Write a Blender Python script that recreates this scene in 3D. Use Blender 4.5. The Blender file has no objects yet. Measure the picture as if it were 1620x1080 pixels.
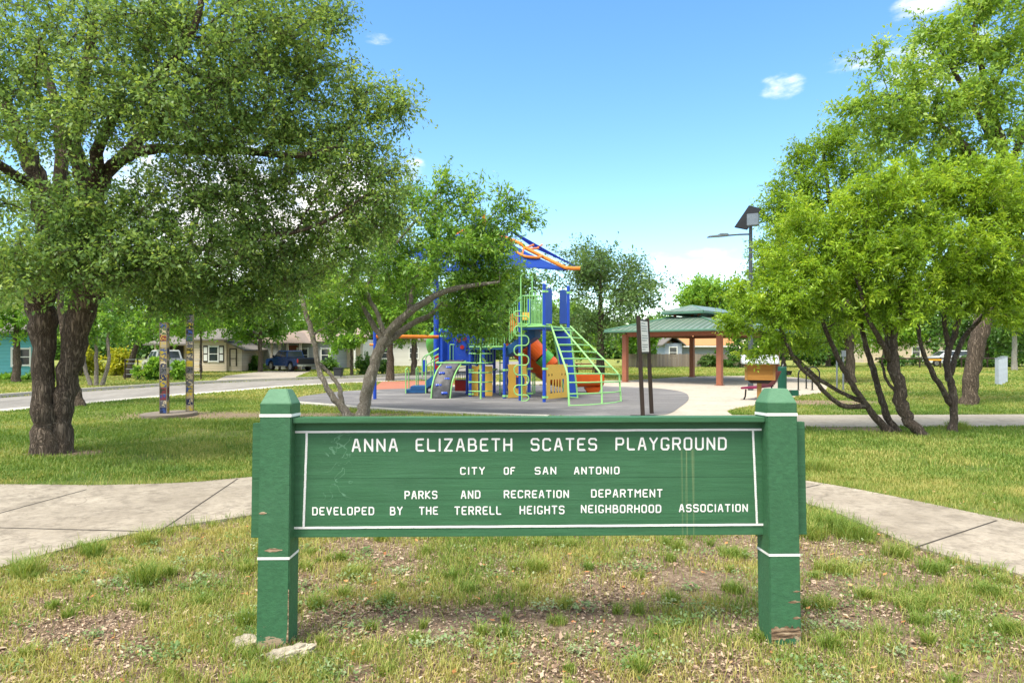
import bpy, bmesh, math, random
import numpy as np
from mathutils import Vector, Matrix
R = math.radians
random.seed(7)
rng = np.random.default_rng(11)
scene = bpy.context.scene
COL = scene.collection

# ------------------------------------------------------------ camera, sky, sun, exposure
F, CX, HY, CH = 1043.0, 810.0, 552.0, 1.7
cam_data = bpy.data.cameras.new("camera")
cam_data.sensor_width = 36.0
cam_data.lens = 36.0 * F / 1620.0
cam_data.shift_y = (HY - 540.0) / 1620.0
cam_data.clip_start = 0.05
cam_data.clip_end = 2000.0
cam = bpy.data.objects.new("camera", cam_data)
cam.location = (0, 0, CH)
cam.rotation_euler = (R(90), 0, 0)
COL.objects.link(cam)
scene.camera = cam

SUN_DIR = Vector((-0.30, -0.36, 0.88)).normalized()
world = bpy.data.worlds.new("World")
scene.world = world
world.use_nodes = True
wt = world.node_tree
wt.nodes.clear()


def wn(t, **kw):
    n = wt.nodes.new(t)
    for k, v in kw.items():
        setattr(n, k, v)
    return n


w_out = wn("ShaderNodeOutputWorld")
w_bg = wn("ShaderNodeBackground")
w_sky = wn("ShaderNodeTexSky", sky_type='NISHITA', sun_disc=False)
w_sky.sun_elevation = math.asin(SUN_DIR.z)
w_sky.sun_rotation = math.atan2(SUN_DIR.x, SUN_DIR.y)
w_sky.air_density = 1.0
w_sky.dust_density = 0.35
w_sky.ozone_density = 1.6
w_bg.inputs[1].default_value = 0.135
w_hs = wn("ShaderNodeHueSaturation")
w_hs.inputs["Hue"].default_value = 0.499
w_hs.inputs["Saturation"].default_value = 1.24
w_hs.inputs["Value"].default_value = 1.06
wt.links.new(w_sky.outputs[0], w_hs.inputs["Color"])
# clouds: soft white puffs at directions of the sky, broken up by noise, plus a low bank near the horizon
w_co = wn("ShaderNodeTexCoord")
w_nz = wn("ShaderNodeTexNoise")
w_nz.inputs["Scale"].default_value = 26.0
w_nz.inputs["Detail"].default_value = 7.0
w_nz.inputs["Roughness"].default_value = 0.6
w_map = wn("ShaderNodeMapping")
w_map.inputs["Scale"].default_value = (1.0, 1.0, 2.6)
wt.links.new(w_co.outputs["Generated"], w_map.inputs[0])
wt.links.new(w_map.outputs[0], w_nz.inputs["Vector"])


def wmath(op, a, b=None, clamp=False):
    n = wn("ShaderNodeMath", operation=op)
    n.use_clamp = clamp
    for i, v in enumerate((a, b)):
        if v is None:
            continue
        if isinstance(v, (int, float)):
            n.inputs[i].default_value = v
        else:
            wt.links.new(v, n.inputs[i])
    return n.outputs[0]


def sky_dir(px, py):
    return Vector(((px - CX) / F, 1.0, (HY - py) / F)).normalized()


def wblob(px, py, rx, ry, strength):
    d = sky_dir(px, py)
    sub = wn("ShaderNodeVectorMath", operation='SUBTRACT')
    wt.links.new(w_co.outputs["Generated"], sub.inputs[0])
    sub.inputs[1].default_value = d
    sc = wn("ShaderNodeVectorMath", operation='MULTIPLY')
    wt.links.new(sub.outputs[0], sc.inputs[0])
    sc.inputs[1].default_value = (F / rx, F / rx, F / ry)
    ln = wn("ShaderNodeVectorMath", operation='LENGTH')
    wt.links.new(sc.outputs[0], ln.inputs[0])
    m = wn("ShaderNodeMapRange", interpolation_type='SMOOTHSTEP')
    wt.links.new(ln.outputs["Value"], m.inputs["Value"])
    m.inputs["From Min"].default_value = 1.0
    m.inputs["From Max"].default_value = 0.0
    m.inputs["To Min"].default_value = 0.0
    m.inputs["To Max"].default_value = strength
    return m.outputs[0]


acc = None
for b in [(1238, 136, 50, 27, 0.72), (1348, 98, 60, 22, 0.68), (1470, 4, 62, 22, 0.85), (600, 62, 52, 14, 0.42),
          (1085, 425, 170, 50, 0.26), (1140, 440, 190, 60, 0.26), (652, 266, 34, 30, 0.62), (560, 310, 90, 110, 0.9), (450, 380, 300, 150, 0.95),
          (300, 300, 320, 190, 0.7), (1480, 120, 110, 120, 0.6)]:
    o = wblob(*b)
    acc = o if acc is None else wmath('ADD', acc, o)
w_sep = wn("ShaderNodeSeparateXYZ")
wt.links.new(w_co.outputs["Generated"], w_sep.inputs[0])
bank = wn("ShaderNodeMapRange", interpolation_type='SMOOTHSTEP')
wt.links.new(w_sep.outputs[2], bank.inputs["Value"])
bank.inputs["From Min"].default_value = 0.22
bank.inputs["From Max"].default_value = 0.02
bank.inputs["To Max"].default_value = 0.24
acc = wmath('ADD', acc, bank.outputs[0])
# unseen broken cloud, added overhead and behind the camera to whiten the fill light
for src, a, b, k in ((w_sep.outputs[2], 0.50, 0.68, 1.15), (w_sep.outputs[1], 0.15, -0.25, 0.7)):
    ov = wn("ShaderNodeMapRange", interpolation_type='SMOOTHSTEP')
    wt.links.new(src, ov.inputs["Value"])
    ov.inputs["From Min"].default_value = a
    ov.inputs["From Max"].default_value = b
    ov.inputs["To Max"].default_value = k
    acc = wmath('ADD', acc, ov.outputs[0])
cl = wmath('ADD', acc, wmath('MULTIPLY', wmath('SUBTRACT', w_nz.outputs[0], 0.5), 1.9))
w_mr = wn("ShaderNodeMapRange", interpolation_type='SMOOTHSTEP')
wt.links.new(wmath('MULTIPLY', cl, wmath('MINIMUM', wmath('MULTIPLY', acc, 4.0), 1.0)), w_mr.inputs["Value"])
w_mr.inputs["From Min"].default_value = 0.15
w_mr.inputs["From Max"].default_value = 1.35
w_mix = wn("ShaderNodeMix", data_type='RGBA')
wt.links.new(w_mr.outputs[0], w_mix.inputs["Factor"])
wt.links.new(w_hs.outputs[0], w_mix.inputs["A"])
w_mix.inputs["B"].default_value = (5.6, 5.45, 5.15, 1)
wt.links.new(w_mix.outputs["Result"], w_bg.inputs[0])
wt.links.new(w_bg.outputs[0], w_out.inputs[0])

sun_data = bpy.data.lights.new("sun", 'SUN')
sun_data.energy = 2.5
sun_data.angle = R(24)
sun_data.color = (1.0, 0.94, 0.82)
sun = bpy.data.objects.new("sun", sun_data)
sun.rotation_euler = SUN_DIR.to_track_quat('Z', 'Y').to_euler()
sun.location = (0, 0, 60)
COL.objects.link(sun)

scene.view_settings.view_transform = 'Standard'
scene.view_settings.look = 'None'
scene.view_settings.gamma = 1.0
scene.view_settings.exposure = 1.2
scene.render.engine = 'CYCLES'
scene.cycles.use_denoising = True
scene.cycles.max_bounces = 8
scene.cycles.diffuse_bounces = 4
scene.cycles.transmission_bounces = 6
scene.cycles.sample_clamp_indirect = 8.0


# ------------------------------------------------------------ geometry helpers
def at(px, py, d):
    return Vector(((px - CX) * d / F, d, CH - (py - HY) * d / F))


def gd(py):
    return CH * F / (py - HY)


def gp(px, py):
    d = gd(py)
    return Vector(((px - CX) * d / F, d, 0.0))


def tag(o, label=None, cat=None, group=None, kind=None):
    if label: o["label"] = label
    if cat: o["category"] = cat
    if group: o["group"] = group
    if kind: o["kind"] = kind
    return o


def empty(name, loc=(0, 0, 0), label=None, cat=None, group=None):
    o = bpy.data.objects.new(name, None)
    o.empty_display_size = 0.2
    o.location = loc
    COL.objects.link(o)
    return tag(o, label, cat, group)


def root_offset(o):
    v = Vector((0, 0, 0))
    while o is not None:
        v += Vector(o.location)
        o = o.parent
    return v


class MB:
    """collects shapes and links them as ONE mesh object"""

    def __init__(self):
        self.v, self.f = [], []

    def add(self, vs, fs):
        b = len(self.v)
        self.v.extend([tuple(p) for p in vs])
        self.f.extend([tuple(i + b for i in f) for f in fs])
        return self

    def box(self, c, s, rz=0.0, rot=None):
        hx, hy, hz = s[0] / 2, s[1] / 2, s[2] / 2
        m = rot if rot is not None else Matrix.Rotation(rz, 3, 'Z')
        c = Vector(c)
        vs = [c + m @ Vector((x * hx, y * hy, z * hz)) for z in (-1, 1) for x, y in ((-1, -1), (1, -1), (1, 1), (-1, 1))]
        return self.add(vs, [(3, 2, 1, 0), (4, 5, 6, 7), (0, 1, 5, 4), (1, 2, 6, 5), (2, 3, 7, 6), (3, 0, 4, 7)])

    def prism(self, pts, off):
        """closed polygon (3-D points) extruded by the vector off"""
        n = len(pts)
        off = Vector(off)
        vs = [Vector(p) for p in pts] + [Vector(p) + off for p in pts]
        fs = [tuple(range(n - 1, -1, -1)), tuple(range(n, 2 * n))]
        fs += [(i, (i + 1) % n, (i + 1) % n + n, i + n) for i in range(n)]
        return self.add(vs, fs)

    def tube(self, pts, r, n=8, cap=True):
        pts = [Vector(p) for p in pts]
        rs = r if isinstance(r, (list, tuple)) else [r] * len(pts)
        k = len(pts)
        b = len(self.v)
        up = None
        for i in range(k):
            t = (pts[min(i + 1, k - 1)] - pts[max(i - 1, 0)])
            t = t.normalized() if t.length > 1e-9 else Vector((0, 0, 1))
            if up is None:
                up = Vector((0, 0, 1)) if abs(t.z) < 0.9 else Vector((1, 0, 0))
            a = up - t * up.dot(t)
            a = a.normalized() if a.length > 1e-6 else t.orthogonal().normalized()
            up = a
            c = t.cross(a)
            for j in range(n):
                w = 2 * math.pi * j / n
                self.v.append(tuple(pts[i] + (a * math.cos(w) + c * math.sin(w)) * rs[i]))
        for i in range(k - 1):
            for j in range(n):
                j2 = (j + 1) % n
                self.f.append((b + i * n + j, b + i * n + j2, b + (i + 1) * n + j2, b + (i + 1) * n + j))
        if cap:
            self.f.append(tuple(b + j for j in range(n - 1, -1, -1)))
            self.f.append(tuple(b + (k - 1) * n + j for j in range(n)))
        return self

    def disc(self, c, normal, r, h, n=24):
        c, nn = Vector(c), Vector(normal).normalized()
        return self.tube([c, c + nn * h], r, n)

    def build(self, name, mat, parent=None, bevel=0.0, smooth=False, local=False, segs=2):
        off = Vector((0, 0, 0)) if (parent is None or local) else root_offset(parent)
        me = bpy.data.meshes.new(name)
        me.from_pydata([tuple(Vector(p) - off) for p in self.v], [], self.f)
        bm = bmesh.new()
        bm.from_mesh(me)
        bmesh.ops.recalc_face_normals(bm, faces=bm.faces)
        if bevel > 0:
            es = [e for e in bm.edges if len(e.link_faces) == 2 and e.calc_face_angle(0) > R(30)]
            bmesh.ops.bevel(bm, geom=es, offset=bevel, segments=segs, affect='EDGES', clamp_overlap=True)
        bm.to_mesh(me)
        bm.free()
        if smooth:
            me.polygons.foreach_set("use_smooth", [True] * len(me.polygons))
        me.materials.append(mat)
        o = bpy.data.objects.new(name, me)
        COL.objects.link(o)
        if parent is not None:
            o.parent = parent
        return o


def bez(pts, n=8):
    """Catmull-Rom through points"""
    P = [Vector(p) for p in pts]
    P = [P[0] * 2 - P[1]] + P + [P[-1] * 2 - P[-2]]
    out = []
    for i in range(1, len(P) - 2):
        for k in range(n):
            t = k / n
            a, b, c, d = P[i - 1], P[i], P[i + 1], P[i + 2]
            out.append(0.5 * ((2 * b) + (c - a) * t + (2 * a - 5 * b + 4 * c - d) * t * t + (3 * b - a - 3 * c + d) * t ** 3))
    out.append(P[-2])
    return out


def copy_tree(o, parent=None):
    c = o.copy()
    COL.objects.link(c)
    c.parent = parent
    for ch in list(o.children):
        copy_tree(ch, c)
    return c


def fast_mesh(name, verts, faces_n, loops, mat, tint=None, parent=None, kind=None, smooth=False):
    """numpy mesh; faces all have faces_n corners"""
    me = bpy.data.meshes.new(name)
    nf = len(loops) // faces_n
    me.vertices.add(len(verts))
    me.vertices.foreach_set("co", np.ascontiguousarray(verts, dtype=np.float32).ravel())
    me.loops.add(len(loops))
    me.loops.foreach_set("vertex_index", np.ascontiguousarray(loops, dtype=np.int32))
    me.polygons.add(nf)
    me.polygons.foreach_set("loop_start", np.arange(0, nf * faces_n, faces_n, dtype=np.int32))
    me.update(calc_edges=True)
    if tint is not None:
        a = me.attributes.new("tint", 'FLOAT', 'FACE')
        a.data.foreach_set("value", np.ascontiguousarray(tint, dtype=np.float32))
    if smooth:
        me.polygons.foreach_set("use_smooth", [True] * nf)
    me.materials.append(mat)
    o = bpy.data.objects.new(name, me)
    COL.objects.link(o)
    if parent is not None:
        o.parent = parent
    if kind:
        o["kind"] = kind
    return o


# ------------------------------------------------------------ materials
class NT:
    def __init__(self, name):
        self.m = bpy.data.materials.new(name)
        self.m.use_nodes = True
        self.t = self.m.node_tree
        self.t.nodes.clear()
        self.out = self.n("ShaderNodeOutputMaterial")

    def n(self, ty, **kw):
        x = self.t.nodes.new(ty)
        for k, v in kw.items():
            setattr(x, k, v)
        return x

    def l(self, a, b):
        self.t.links.new(a, b)

    def put(self, sock, v):
        if isinstance(v, (int, float)):
            sock.default_value = v
        elif isinstance(v, (tuple, list)):
            sock.default_value = tuple(v) + ((1,) if len(v) == 3 and sock.type == 'RGBA' else ())
        else:
            self.l(v, sock)

    def coord(self, kind="Object", scale=(1, 1, 1), rot=(0, 0, 0)):
        c = self.n("ShaderNodeTexCoord")
        m = self.n("ShaderNodeMapping")
        m.inputs["Scale"].default_value = scale
        m.inputs["Rotation"].default_value = rot
        self.l(c.outputs[kind], m.inputs[0])
        return m.outputs[0]

    def noise(self, scale, detail=5, rough=0.55, vec=None, dist=0.0):
        x = self.n("ShaderNodeTexNoise")
        x.inputs["Scale"].default_value = scale
        x.inputs["Detail"].default_value = detail
        x.inputs["Roughness"].default_value = rough
        x.inputs["Distortion"].default_value = dist
        if vec is not None:
            self.l(vec, x.inputs["Vector"])
        return x.outputs[0]

    def vor(self, scale, vec=None, feature='F1', out="Distance", rand=1.0):
        x = self.n("ShaderNodeTexVoronoi", feature=feature)
        x.inputs["Scale"].default_value = scale
        x.inputs["Randomness"].default_value = rand
        if vec is not None:
            self.l(vec, x.inputs["Vector"])
        return x.outputs[out]

    def rng(self, v, a, b, c=0.0, d=1.0):
        x = self.n("ShaderNodeMapRange")
        self.put(x.inputs["Value"], v)
        for k, q in zip(("From Min", "From Max", "To Min", "To Max"), (a, b, c, d)):
            x.inputs[k].default_value = q
        return x.outputs[0]

    def math(self, op, a, b=0.0, c=None):
        x = self.n("ShaderNodeMath", operation=op)
        self.put(x.inputs[0], a)
        self.put(x.inputs[1], b)
        if c is not None:
            self.put(x.inputs[2], c)
        return x.outputs[0]

    def ramp(self, v, stops, mode='LINEAR'):
        x = self.n("ShaderNodeValToRGB")
        x.color_ramp.interpolation = mode
        el = x.color_ramp.elements
        while len(el) > 1:
            el.remove(el[-1])
        el[0].position, el[0].color = stops[0][0], tuple(stops[0][1]) + (1,)
        for p, c in stops[1:]:
            e = el.new(p)
            e.color = tuple(c) + (1,)
        self.put(x.inputs[0], v)
        return x.outputs[0]

    def mix(self, f, a, b, mode='MIX'):
        x = self.n("ShaderNodeMix", data_type='RGBA', blend_type=mode)
        self.put(x.inputs["Factor"], f)
        self.put(x.inputs["A"], a)
        self.put(x.inputs["B"], b)
        return x.outputs["Result"]

    def sep(self, v):
        x = self.n("ShaderNodeSeparateXYZ")
        self.l(v, x.inputs[0])
        return x.outputs

    def bump(self, h, strength=0.3, dist=0.02, normal=None):
        x = self.n("ShaderNodeBump")
        x.inputs["Strength"].default_value = strength
        x.inputs["Distance"].default_value = dist
        self.l(h, x.inputs["Height"])
        if normal is not None:
            self.l(normal, x.inputs["Normal"])
        return x.outputs[0]

    def bsdf(self, color, rough=0.6, metal=0.0, normal=None, spec=0.4, coat=0.0, trans=0.0):
        b = self.n("ShaderNodeBsdfPrincipled")
        self.put(b.inputs["Base Color"], color)
        self.put(b.inputs["Roughness"], rough)
        self.put(b.inputs["Metallic"], metal)
        b.inputs["Specular IOR Level"].default_value = spec
        b.inputs["Coat Weight"].default_value = coat
        if trans:
            b.inputs["Transmission Weight"].default_value = trans
        if normal is not None:
            self.l(normal, b.inputs["Normal"])
        self.l(b.outputs[0], self.out.inputs[0])
        return b


def m_plain(name, col, rough=0.5, metal=0.0, var=0.12, scale=6.0, bump=0.0, spec=0.4, dirt=0.0, coat=0.0):
    t = NT(name)
    v = t.coord()
    nz = t.noise(scale, 6, 0.6, v)
    c = t.mix(t.rng(nz, 0.3, 0.7), tuple(x * (1 - var) for x in col), tuple(min(1, x * (1 + var)) for x in col))
    if dirt:
        d = t.rng(t.noise(scale * 2.7, 8, 0.7, v), 0.52, 0.75, 0, dirt)
        c = t.mix(d, c, (0.09, 0.075, 0.055))
    nrm = t.bump(t.noise(scale * 9, 4, 0.6, v), bump, 0.01) if bump else None
    t.bsdf(c, t.rng(nz, 0.3, 0.7, rough * 0.85, min(1, rough * 1.15)), metal, nrm, spec, coat)
    return t.m


def m_painted_wood(name, col, scratches=False):
    """rough-sawn timber under green paint, grain along local X or Z"""
    t = NT(name)
    grain = t.coord(scale=(2.2, 30, 46) if scratches else (30, 30, 46))
    g = t.noise(1.0, 7, 0.65, grain, 0.3)
    v = t.coord()
    big = t.noise(3.0, 5, 0.6, v)
    c = t.mix(t.rng(g, 0.3, 0.72), tuple(x * 0.78 for x in col), tuple(x * 1.2 for x in col))
    c = t.mix(t.rng(big, 0.35, 0.7, 0, 0.5), c, tuple(x * 0.82 for x in col))
    fade = t.rng(t.noise(1.3, 6, 0.7, v), 0.5, 0.8, 0, 0.35)
    c = t.mix(fade, c, (col[0] * 1.6 + 0.02, col[1] * 1.3 + 0.02, col[2] * 1.6 + 0.02))
    s = t.sep(v)
    if not scratches:
        # faded paint on the cap, with its sky highlight put into the colour
        c = t.mix(t.math('MULTIPLY', t.rng(s[2], 1.383, 1.392), t.rng(big, 0.3, 0.7, 0.35, 0.7)), c, (0.15, 0.31, 0.19))
    # bare, weathered wood where the paint chipped
    chip = t.noise(7.0, 8, 0.75, t.coord(scale=(1, 1, 2.2)))
    low = t.rng(s[2], 0.16, 0.0, 0.0, 0.22)
    f = t.rng(t.math('ADD', chip, 0.0 if scratches else low), 0.705, 0.725)
    if not scratches:
        c = t.mix(f, c, (0.36, 0.27, 0.18))
    else:
        # drips under the title and pale scuffs
        dr = t.noise(1.0, 3, 0.5, t.coord(scale=(60, 1, 0.5)))
        band = t.math('MULTIPLY', t.rng(t.math('ABSOLUTE', t.math('SUBTRACT', s[0], 0.93)), 0.05, 0.02), t.rng(s[2], 1.12, 1.10))
        c = t.mix(t.math('MULTIPLY', t.math('MULTIPLY', band, t.rng(dr, 0.55, 0.66)), 0.42), c, (0.30, 0.34, 0.16))
        sc = t.rng(t.math('ABSOLUTE', t.math('SUBTRACT', t.noise(9.0, 2, 0.5, v, 1.2), 0.5)), 0.012, 0.004)
        left = t.math('MULTIPLY', t.math('MULTIPLY', t.rng(t.math('ABSOLUTE', t.math('ADD', s[0], 1.12)), 0.10, 0.06), t.rng(s[2], 0.78, 0.85)), t.rng(s[2], 1.22, 1.18))
        c = t.mix(t.math('MULTIPLY', t.math('MULTIPLY', sc, left), 0.35), c, (0.22, 0.42, 0.28))
    h = t.math('ADD', t.math('MULTIPLY', g, 1.0), t.math('MULTIPLY', t.noise(60, 3, 0.6, v), 0.4))
    t.bsdf(c, 0.6, 0, t.bump(h, 0.45, 0.006), 0.3)
    return t.m


def m_leaf(name, dark, mid, light, trans=0.35, rough=0.5):
    t = NT(name)
    a = t.n("ShaderNodeAttribute", attribute_name="tint")
    c = t.ramp(a.outputs["Fac"], [(0.0, dark), (0.5, mid), (1.0, light)])
    b = t.n("ShaderNodeBsdfPrincipled")
    t.l(c, b.inputs["Base Color"])
    b.inputs["Roughness"].default_value = rough
    b.inputs["Specular IOR Level"].default_value = 0.45
    tr = t.n("ShaderNodeBsdfTranslucent")
    c2 = t.mix(1.0, c, (1.0, 0.95, 0.45), 'MULTIPLY')
    g = t.n("ShaderNodeGamma")
    t.l(c2, g.inputs[0])
    g.inputs[1].default_value = 0.85
    t.l(g.outputs[0], tr.inputs[0])
    mx = t.n("ShaderNodeMixShader")
    mx.inputs[0].default_value = trans
    t.l(b.outputs[0], mx.inputs[1])
    t.l(tr.outputs[0], mx.inputs[2])
    t.l(mx.outputs[0], t.out.inputs[0])
    return t.m


def m_bark(name, dark, light, scale=1.0, lichen=0.0, ridge=9.0):
    t = NT(name)
    v = t.coord(scale=(ridge * scale, ridge * scale, ridge * 0.13 * scale))
    warp = t.noise(0.8, 4, 0.6, v)
    n1 = t.noise(1.9, 8, 0.72, v, 0.9)
    rid = t.math('ABSOLUTE', t.math('SUBTRACT', t.noise(1.5, 5, 0.6, v, 1.3), 0.5))
    h = t.math('ADD', t.rng(rid, 0.0, 0.13), t.math('MULTIPLY', n1, 0.7))
    h = t.math('ADD', h, t.math('MULTIPLY', t.noise(30, 6, 0.7, t.coord()), 0.35))
    c = t.mix(t.rng(h, 0.45, 1.45), dark, light)
    c = t.mix(t.rng(warp, 0.35, 0.65, 0.0, 0.35), c, tuple(x * 0.55 for x in light))
    if lichen:
        li = t.rng(t.noise(7, 6, 0.7, t.coord()), 0.57, 0.66, 0, lichen)
        c = t.mix(li, c, (0.42, 0.42, 0.36))
    t.bsdf(c, 0.9, 0, t.bump(h, 1.0, 0.03), 0.15)
    return t.m


SIGN_G = (0.041, 0.138, 0.062)
M = {}
M['sign_post'] = m_painted_wood("green_painted_post", SIGN_G)
M['sign_board'] = m_painted_wood("green_painted_board", SIGN_G, True)
M['white_paint'] = m_plain("white_paint", (0.80, 0.80, 0.77), 0.6, var=0.06, scale=20, dirt=0.12)
M['blue_metal'] = m_plain("blue_powder_coat", (0.012, 0.062, 0.43), 0.35, var=0.06)
M['navy_metal'] = m_plain("navy_plastisol", (0.012, 0.035, 0.12), 0.6)
M['deck_blue'] = m_plain("blue_deck_coating", (0.014, 0.09, 0.25), 0.6, dirt=0.3)
M['green_metal'] = m_plain("pale_green_powder_coat", (0.27, 0.58, 0.20), 0.35, var=0.08)
M['lime_plastic'] = m_plain("green_plastic", (0.12, 0.48, 0.08), 0.4)
M['yellow_plastic'] = m_plain("yellow_plastic", (0.84, 0.50, 0.08), 0.45, var=0.05, dirt=0.15)
M['orange_plastic'] = m_plain("orange_plastic", (0.72, 0.115, 0.012), 0.38, var=0.08)
M['orange_metal'] = m_plain("orange_powder_coat", (0.78, 0.22, 0.02), 0.35)
M['red_plastic'] = m_plain("red_plastic", (0.42, 0.02, 0.015), 0.4)
M['rock_panel'] = m_plain("grey_climbing_rock", (0.085, 0.085, 0.095), 0.5, var=0.7, scale=2.6, bump=0.3)
M['brown_metal'] = m_plain("dark_brown_metal", (0.03, 0.018, 0.013), 0.45, dirt=0.2)
M['rust_post'] = m_plain("terracotta_steel", (0.32, 0.115, 0.062), 0.5, var=0.12, scale=2.5, dirt=0.2)
M['rust_beam'] = m_plain("terracotta_beam", (0.26, 0.09, 0.05), 0.5)
M['soffit'] = m_plain("pale_soffit", (0.55, 0.52, 0.46), 0.7)
M['grey_metal'] = m_plain("galvanised_grey", (0.20, 0.23, 0.25), 0.4, 0.5)
M['pole_metal'] = m_plain("dark_grey_pole", (0.075, 0.09, 0.10), 0.45, 0.3)
M['solar'] = m_plain("solar_backsheet", (0.022, 0.024, 0.027), 0.9, spec=0.05)
M['bin_green'] = m_plain("dark_green_metal", (0.006, 0.075, 0.045), 0.4)
M['black_metal'] = m_plain("black_metal", (0.012, 0.013, 0.013), 0.4)
M['crimson'] = m_plain("crimson_coated_metal", (0.20, 0.012, 0.06), 0.45, dirt=0.15)
M['cedar'] = None
M['white_wall'] = m_plain("white_wall_paint", (0.72, 0.72, 0.70), 0.7)
M['glass_dark'] = m_plain("window_glass", (0.035, 0.045, 0.05), 0.08, spec=0.7)
M['rubber_tyre'] = m_plain("tyre_rubber", (0.014, 0.014, 0.015), 0.8)
M['chrome'] = m_plain("wheel_metal", (0.45, 0.45, 0.46), 0.3, 0.7)
M['car_blue'] = m_plain("blue_car_paint", (0.018, 0.05, 0.16), 0.25, var=0.05, coat=0.6)
M['car_white'] = m_plain("white_car_paint", (0.66, 0.68, 0.70), 0.25, var=0.03, coat=0.6)
M['dial_navy'] = m_plain("navy_dial", (0.012, 0.03, 0.16), 0.4)
M['black_trim'] = m_plain("black_trim", (0.015, 0.015, 0.016), 0.5)
M['amber'] = m_plain("amber_paint", (0.7, 0.36, 0.03), 0.5)
M['red_lamp'] = m_plain("red_lamp", (0.4, 0.02, 0.02), 0.25)
M['wheelie'] = m_plain("grey_bin_plastic", (0.03, 0.034, 0.038), 0.5)
M['slab_grey'] = m_plain("bluegrey_post", (0.42, 0.47, 0.54), 0.6, dirt=0.15)
M['wood_post'] = m_plain("raw_timber", (0.42, 0.22, 0.07), 0.7)
M['rock'] = m_plain("pale_limestone", (0.40, 0.35, 0.27), 0.9, var=0.45, scale=14, bump=0.8, dirt=0.6)
M['stained_concrete'] = m_plain("weathered_concrete", (0.20, 0.165, 0.13), 0.85, var=0.2, scale=5, bump=0.3, dirt=0.3)
M['kerb'] = m_plain("pale_kerb_concrete", (0.46, 0.43, 0.38), 0.85, var=0.15, bump=0.2, dirt=0.25)


def m_planks(name, c1, c2, plank=0.16, axis=2):
    t = NT(name)
    v = t.coord()
    s = t.sep(v)
    q = t.math('DIVIDE', s[axis], plank)
    idx = t.math('FLOOR', q)
    fr = t.math('FRACT', q)
    wn_ = t.n("ShaderNodeTexWhiteNoise", noise_dimensions='1D')
    t.l(idx, wn_.inputs["W"])
    g = t.noise(1.0, 6, 0.6, t.coord(scale=(3, 25, 25) if axis == 2 else (25, 25, 3)))
    c = t.mix(t.math('ADD', t.math('MULTIPLY', wn_.outputs[0], 0.55), t.math('MULTIPLY', g, 0.5)), c1, c2)
    edge = t.math('MULTIPLY', t.rng(fr, 0.0, 0.06), t.rng(fr, 1.0, 0.94))
    c = t.mix(t.rng(edge, 0, 1, 0.55, 0.0), c, tuple(x * 0.3 for x in c1))
    t.bsdf(c, 0.75, 0, t.bump(t.math('ADD', edge, t.math('MULTIPLY', g, 0.4)), 0.5, 0.02), 0.25)
    return t.m


M['cedar'] = m_planks("cedar_boards", (0.44, 0.19, 0.045), (0.60, 0.30, 0.08), 0.1)
M['siding_beige'] = m_planks("beige_siding", (0.62, 0.50, 0.37), (0.72, 0.60, 0.47), 0.2)
M['siding_teal'] = m_planks("turquoise_siding", (0.13, 0.42, 0.47), (0.17, 0.50, 0.55), 0.2)
M['siding_grey'] = m_planks("grey_siding", (0.30, 0.32, 0.31), (0.38, 0.40, 0.39), 0.2)
M['siding_blue'] = m_planks("bluegrey_siding", (0.29, 0.34, 0.42), (0.35, 0.40, 0.48), 0.2)
M['siding_white'] = m_planks("white_siding", (0.60, 0.58, 0.54), (0.70, 0.68, 0.64), 0.2)
M['fence_wood'] = m_planks("weathered_fence_boards", (0.16, 0.125, 0.10), (0.34, 0.28, 0.23), 0.15, 0)


def m_roof(name, c1, c2):
    t = NT(name)
    v = t.coord(scale=(3, 3, 3))
    n = t.noise(4, 7, 0.7, v)
    w = t.vor(6.0, v, 'F1', "Color")
    c = t.mix(t.math('MULTIPLY', n, 1.0), c1, c2)
    c = t.mix(0.12, c, w, 'MULTIPLY')
    t.bsdf(c, 0.9, 0, t.bump(n, 0.4, 0.02), 0.2)
    return t.m


M['roof_grey'] = m_roof("grey_shingles", (0.12, 0.11, 0.10), (0.26, 0.24, 0.22))
M['roof_pink'] = m_roof("tan_shingles", (0.22, 0.17, 0.14), (0.36, 0.29, 0.25))
M['roof_orange'] = m_roof("orange_shingles", (0.42, 0.19, 0.08), (0.60, 0.30, 0.14))


def m_tin(name, col, pitch, axis):
    t = NT(name)
    s = t.sep(t.coord())
    w = t.math('FRACT', t.math('DIVIDE', s[axis], pitch))
    rib = t.math('MULTIPLY', t.rng(w, 0.0, 0.12), t.rng(w, 1.0, 0.88))
    nz = t.noise(1.5, 6, 0.6, t.coord())
    c = t.mix(t.rng(nz, 0.35, 0.7), col, tuple(min(1, x * 1.35 + 0.02) for x in col))
    t.bsdf(c, 0.4, 0.25, t.bump(rib, 0.8, 0.04), 0.4)
    return t.m


M['tin_green'] = m_tin("green_standing_seam", (0.15, 0.205, 0.165), 0.30, 0)
M['tin_green_side'] = m_tin("green_standing_seam_side", (0.15, 0.205, 0.165), 0.30, 1)
M['tin_trim'] = m_plain("green_metal_trim", (0.09, 0.20, 0.14), 0.4, 0.2)
M['tin_silver'] = m_tin("silver_ribbed_tin", (0.50, 0.53, 0.56), 0.08, 0)


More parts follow.
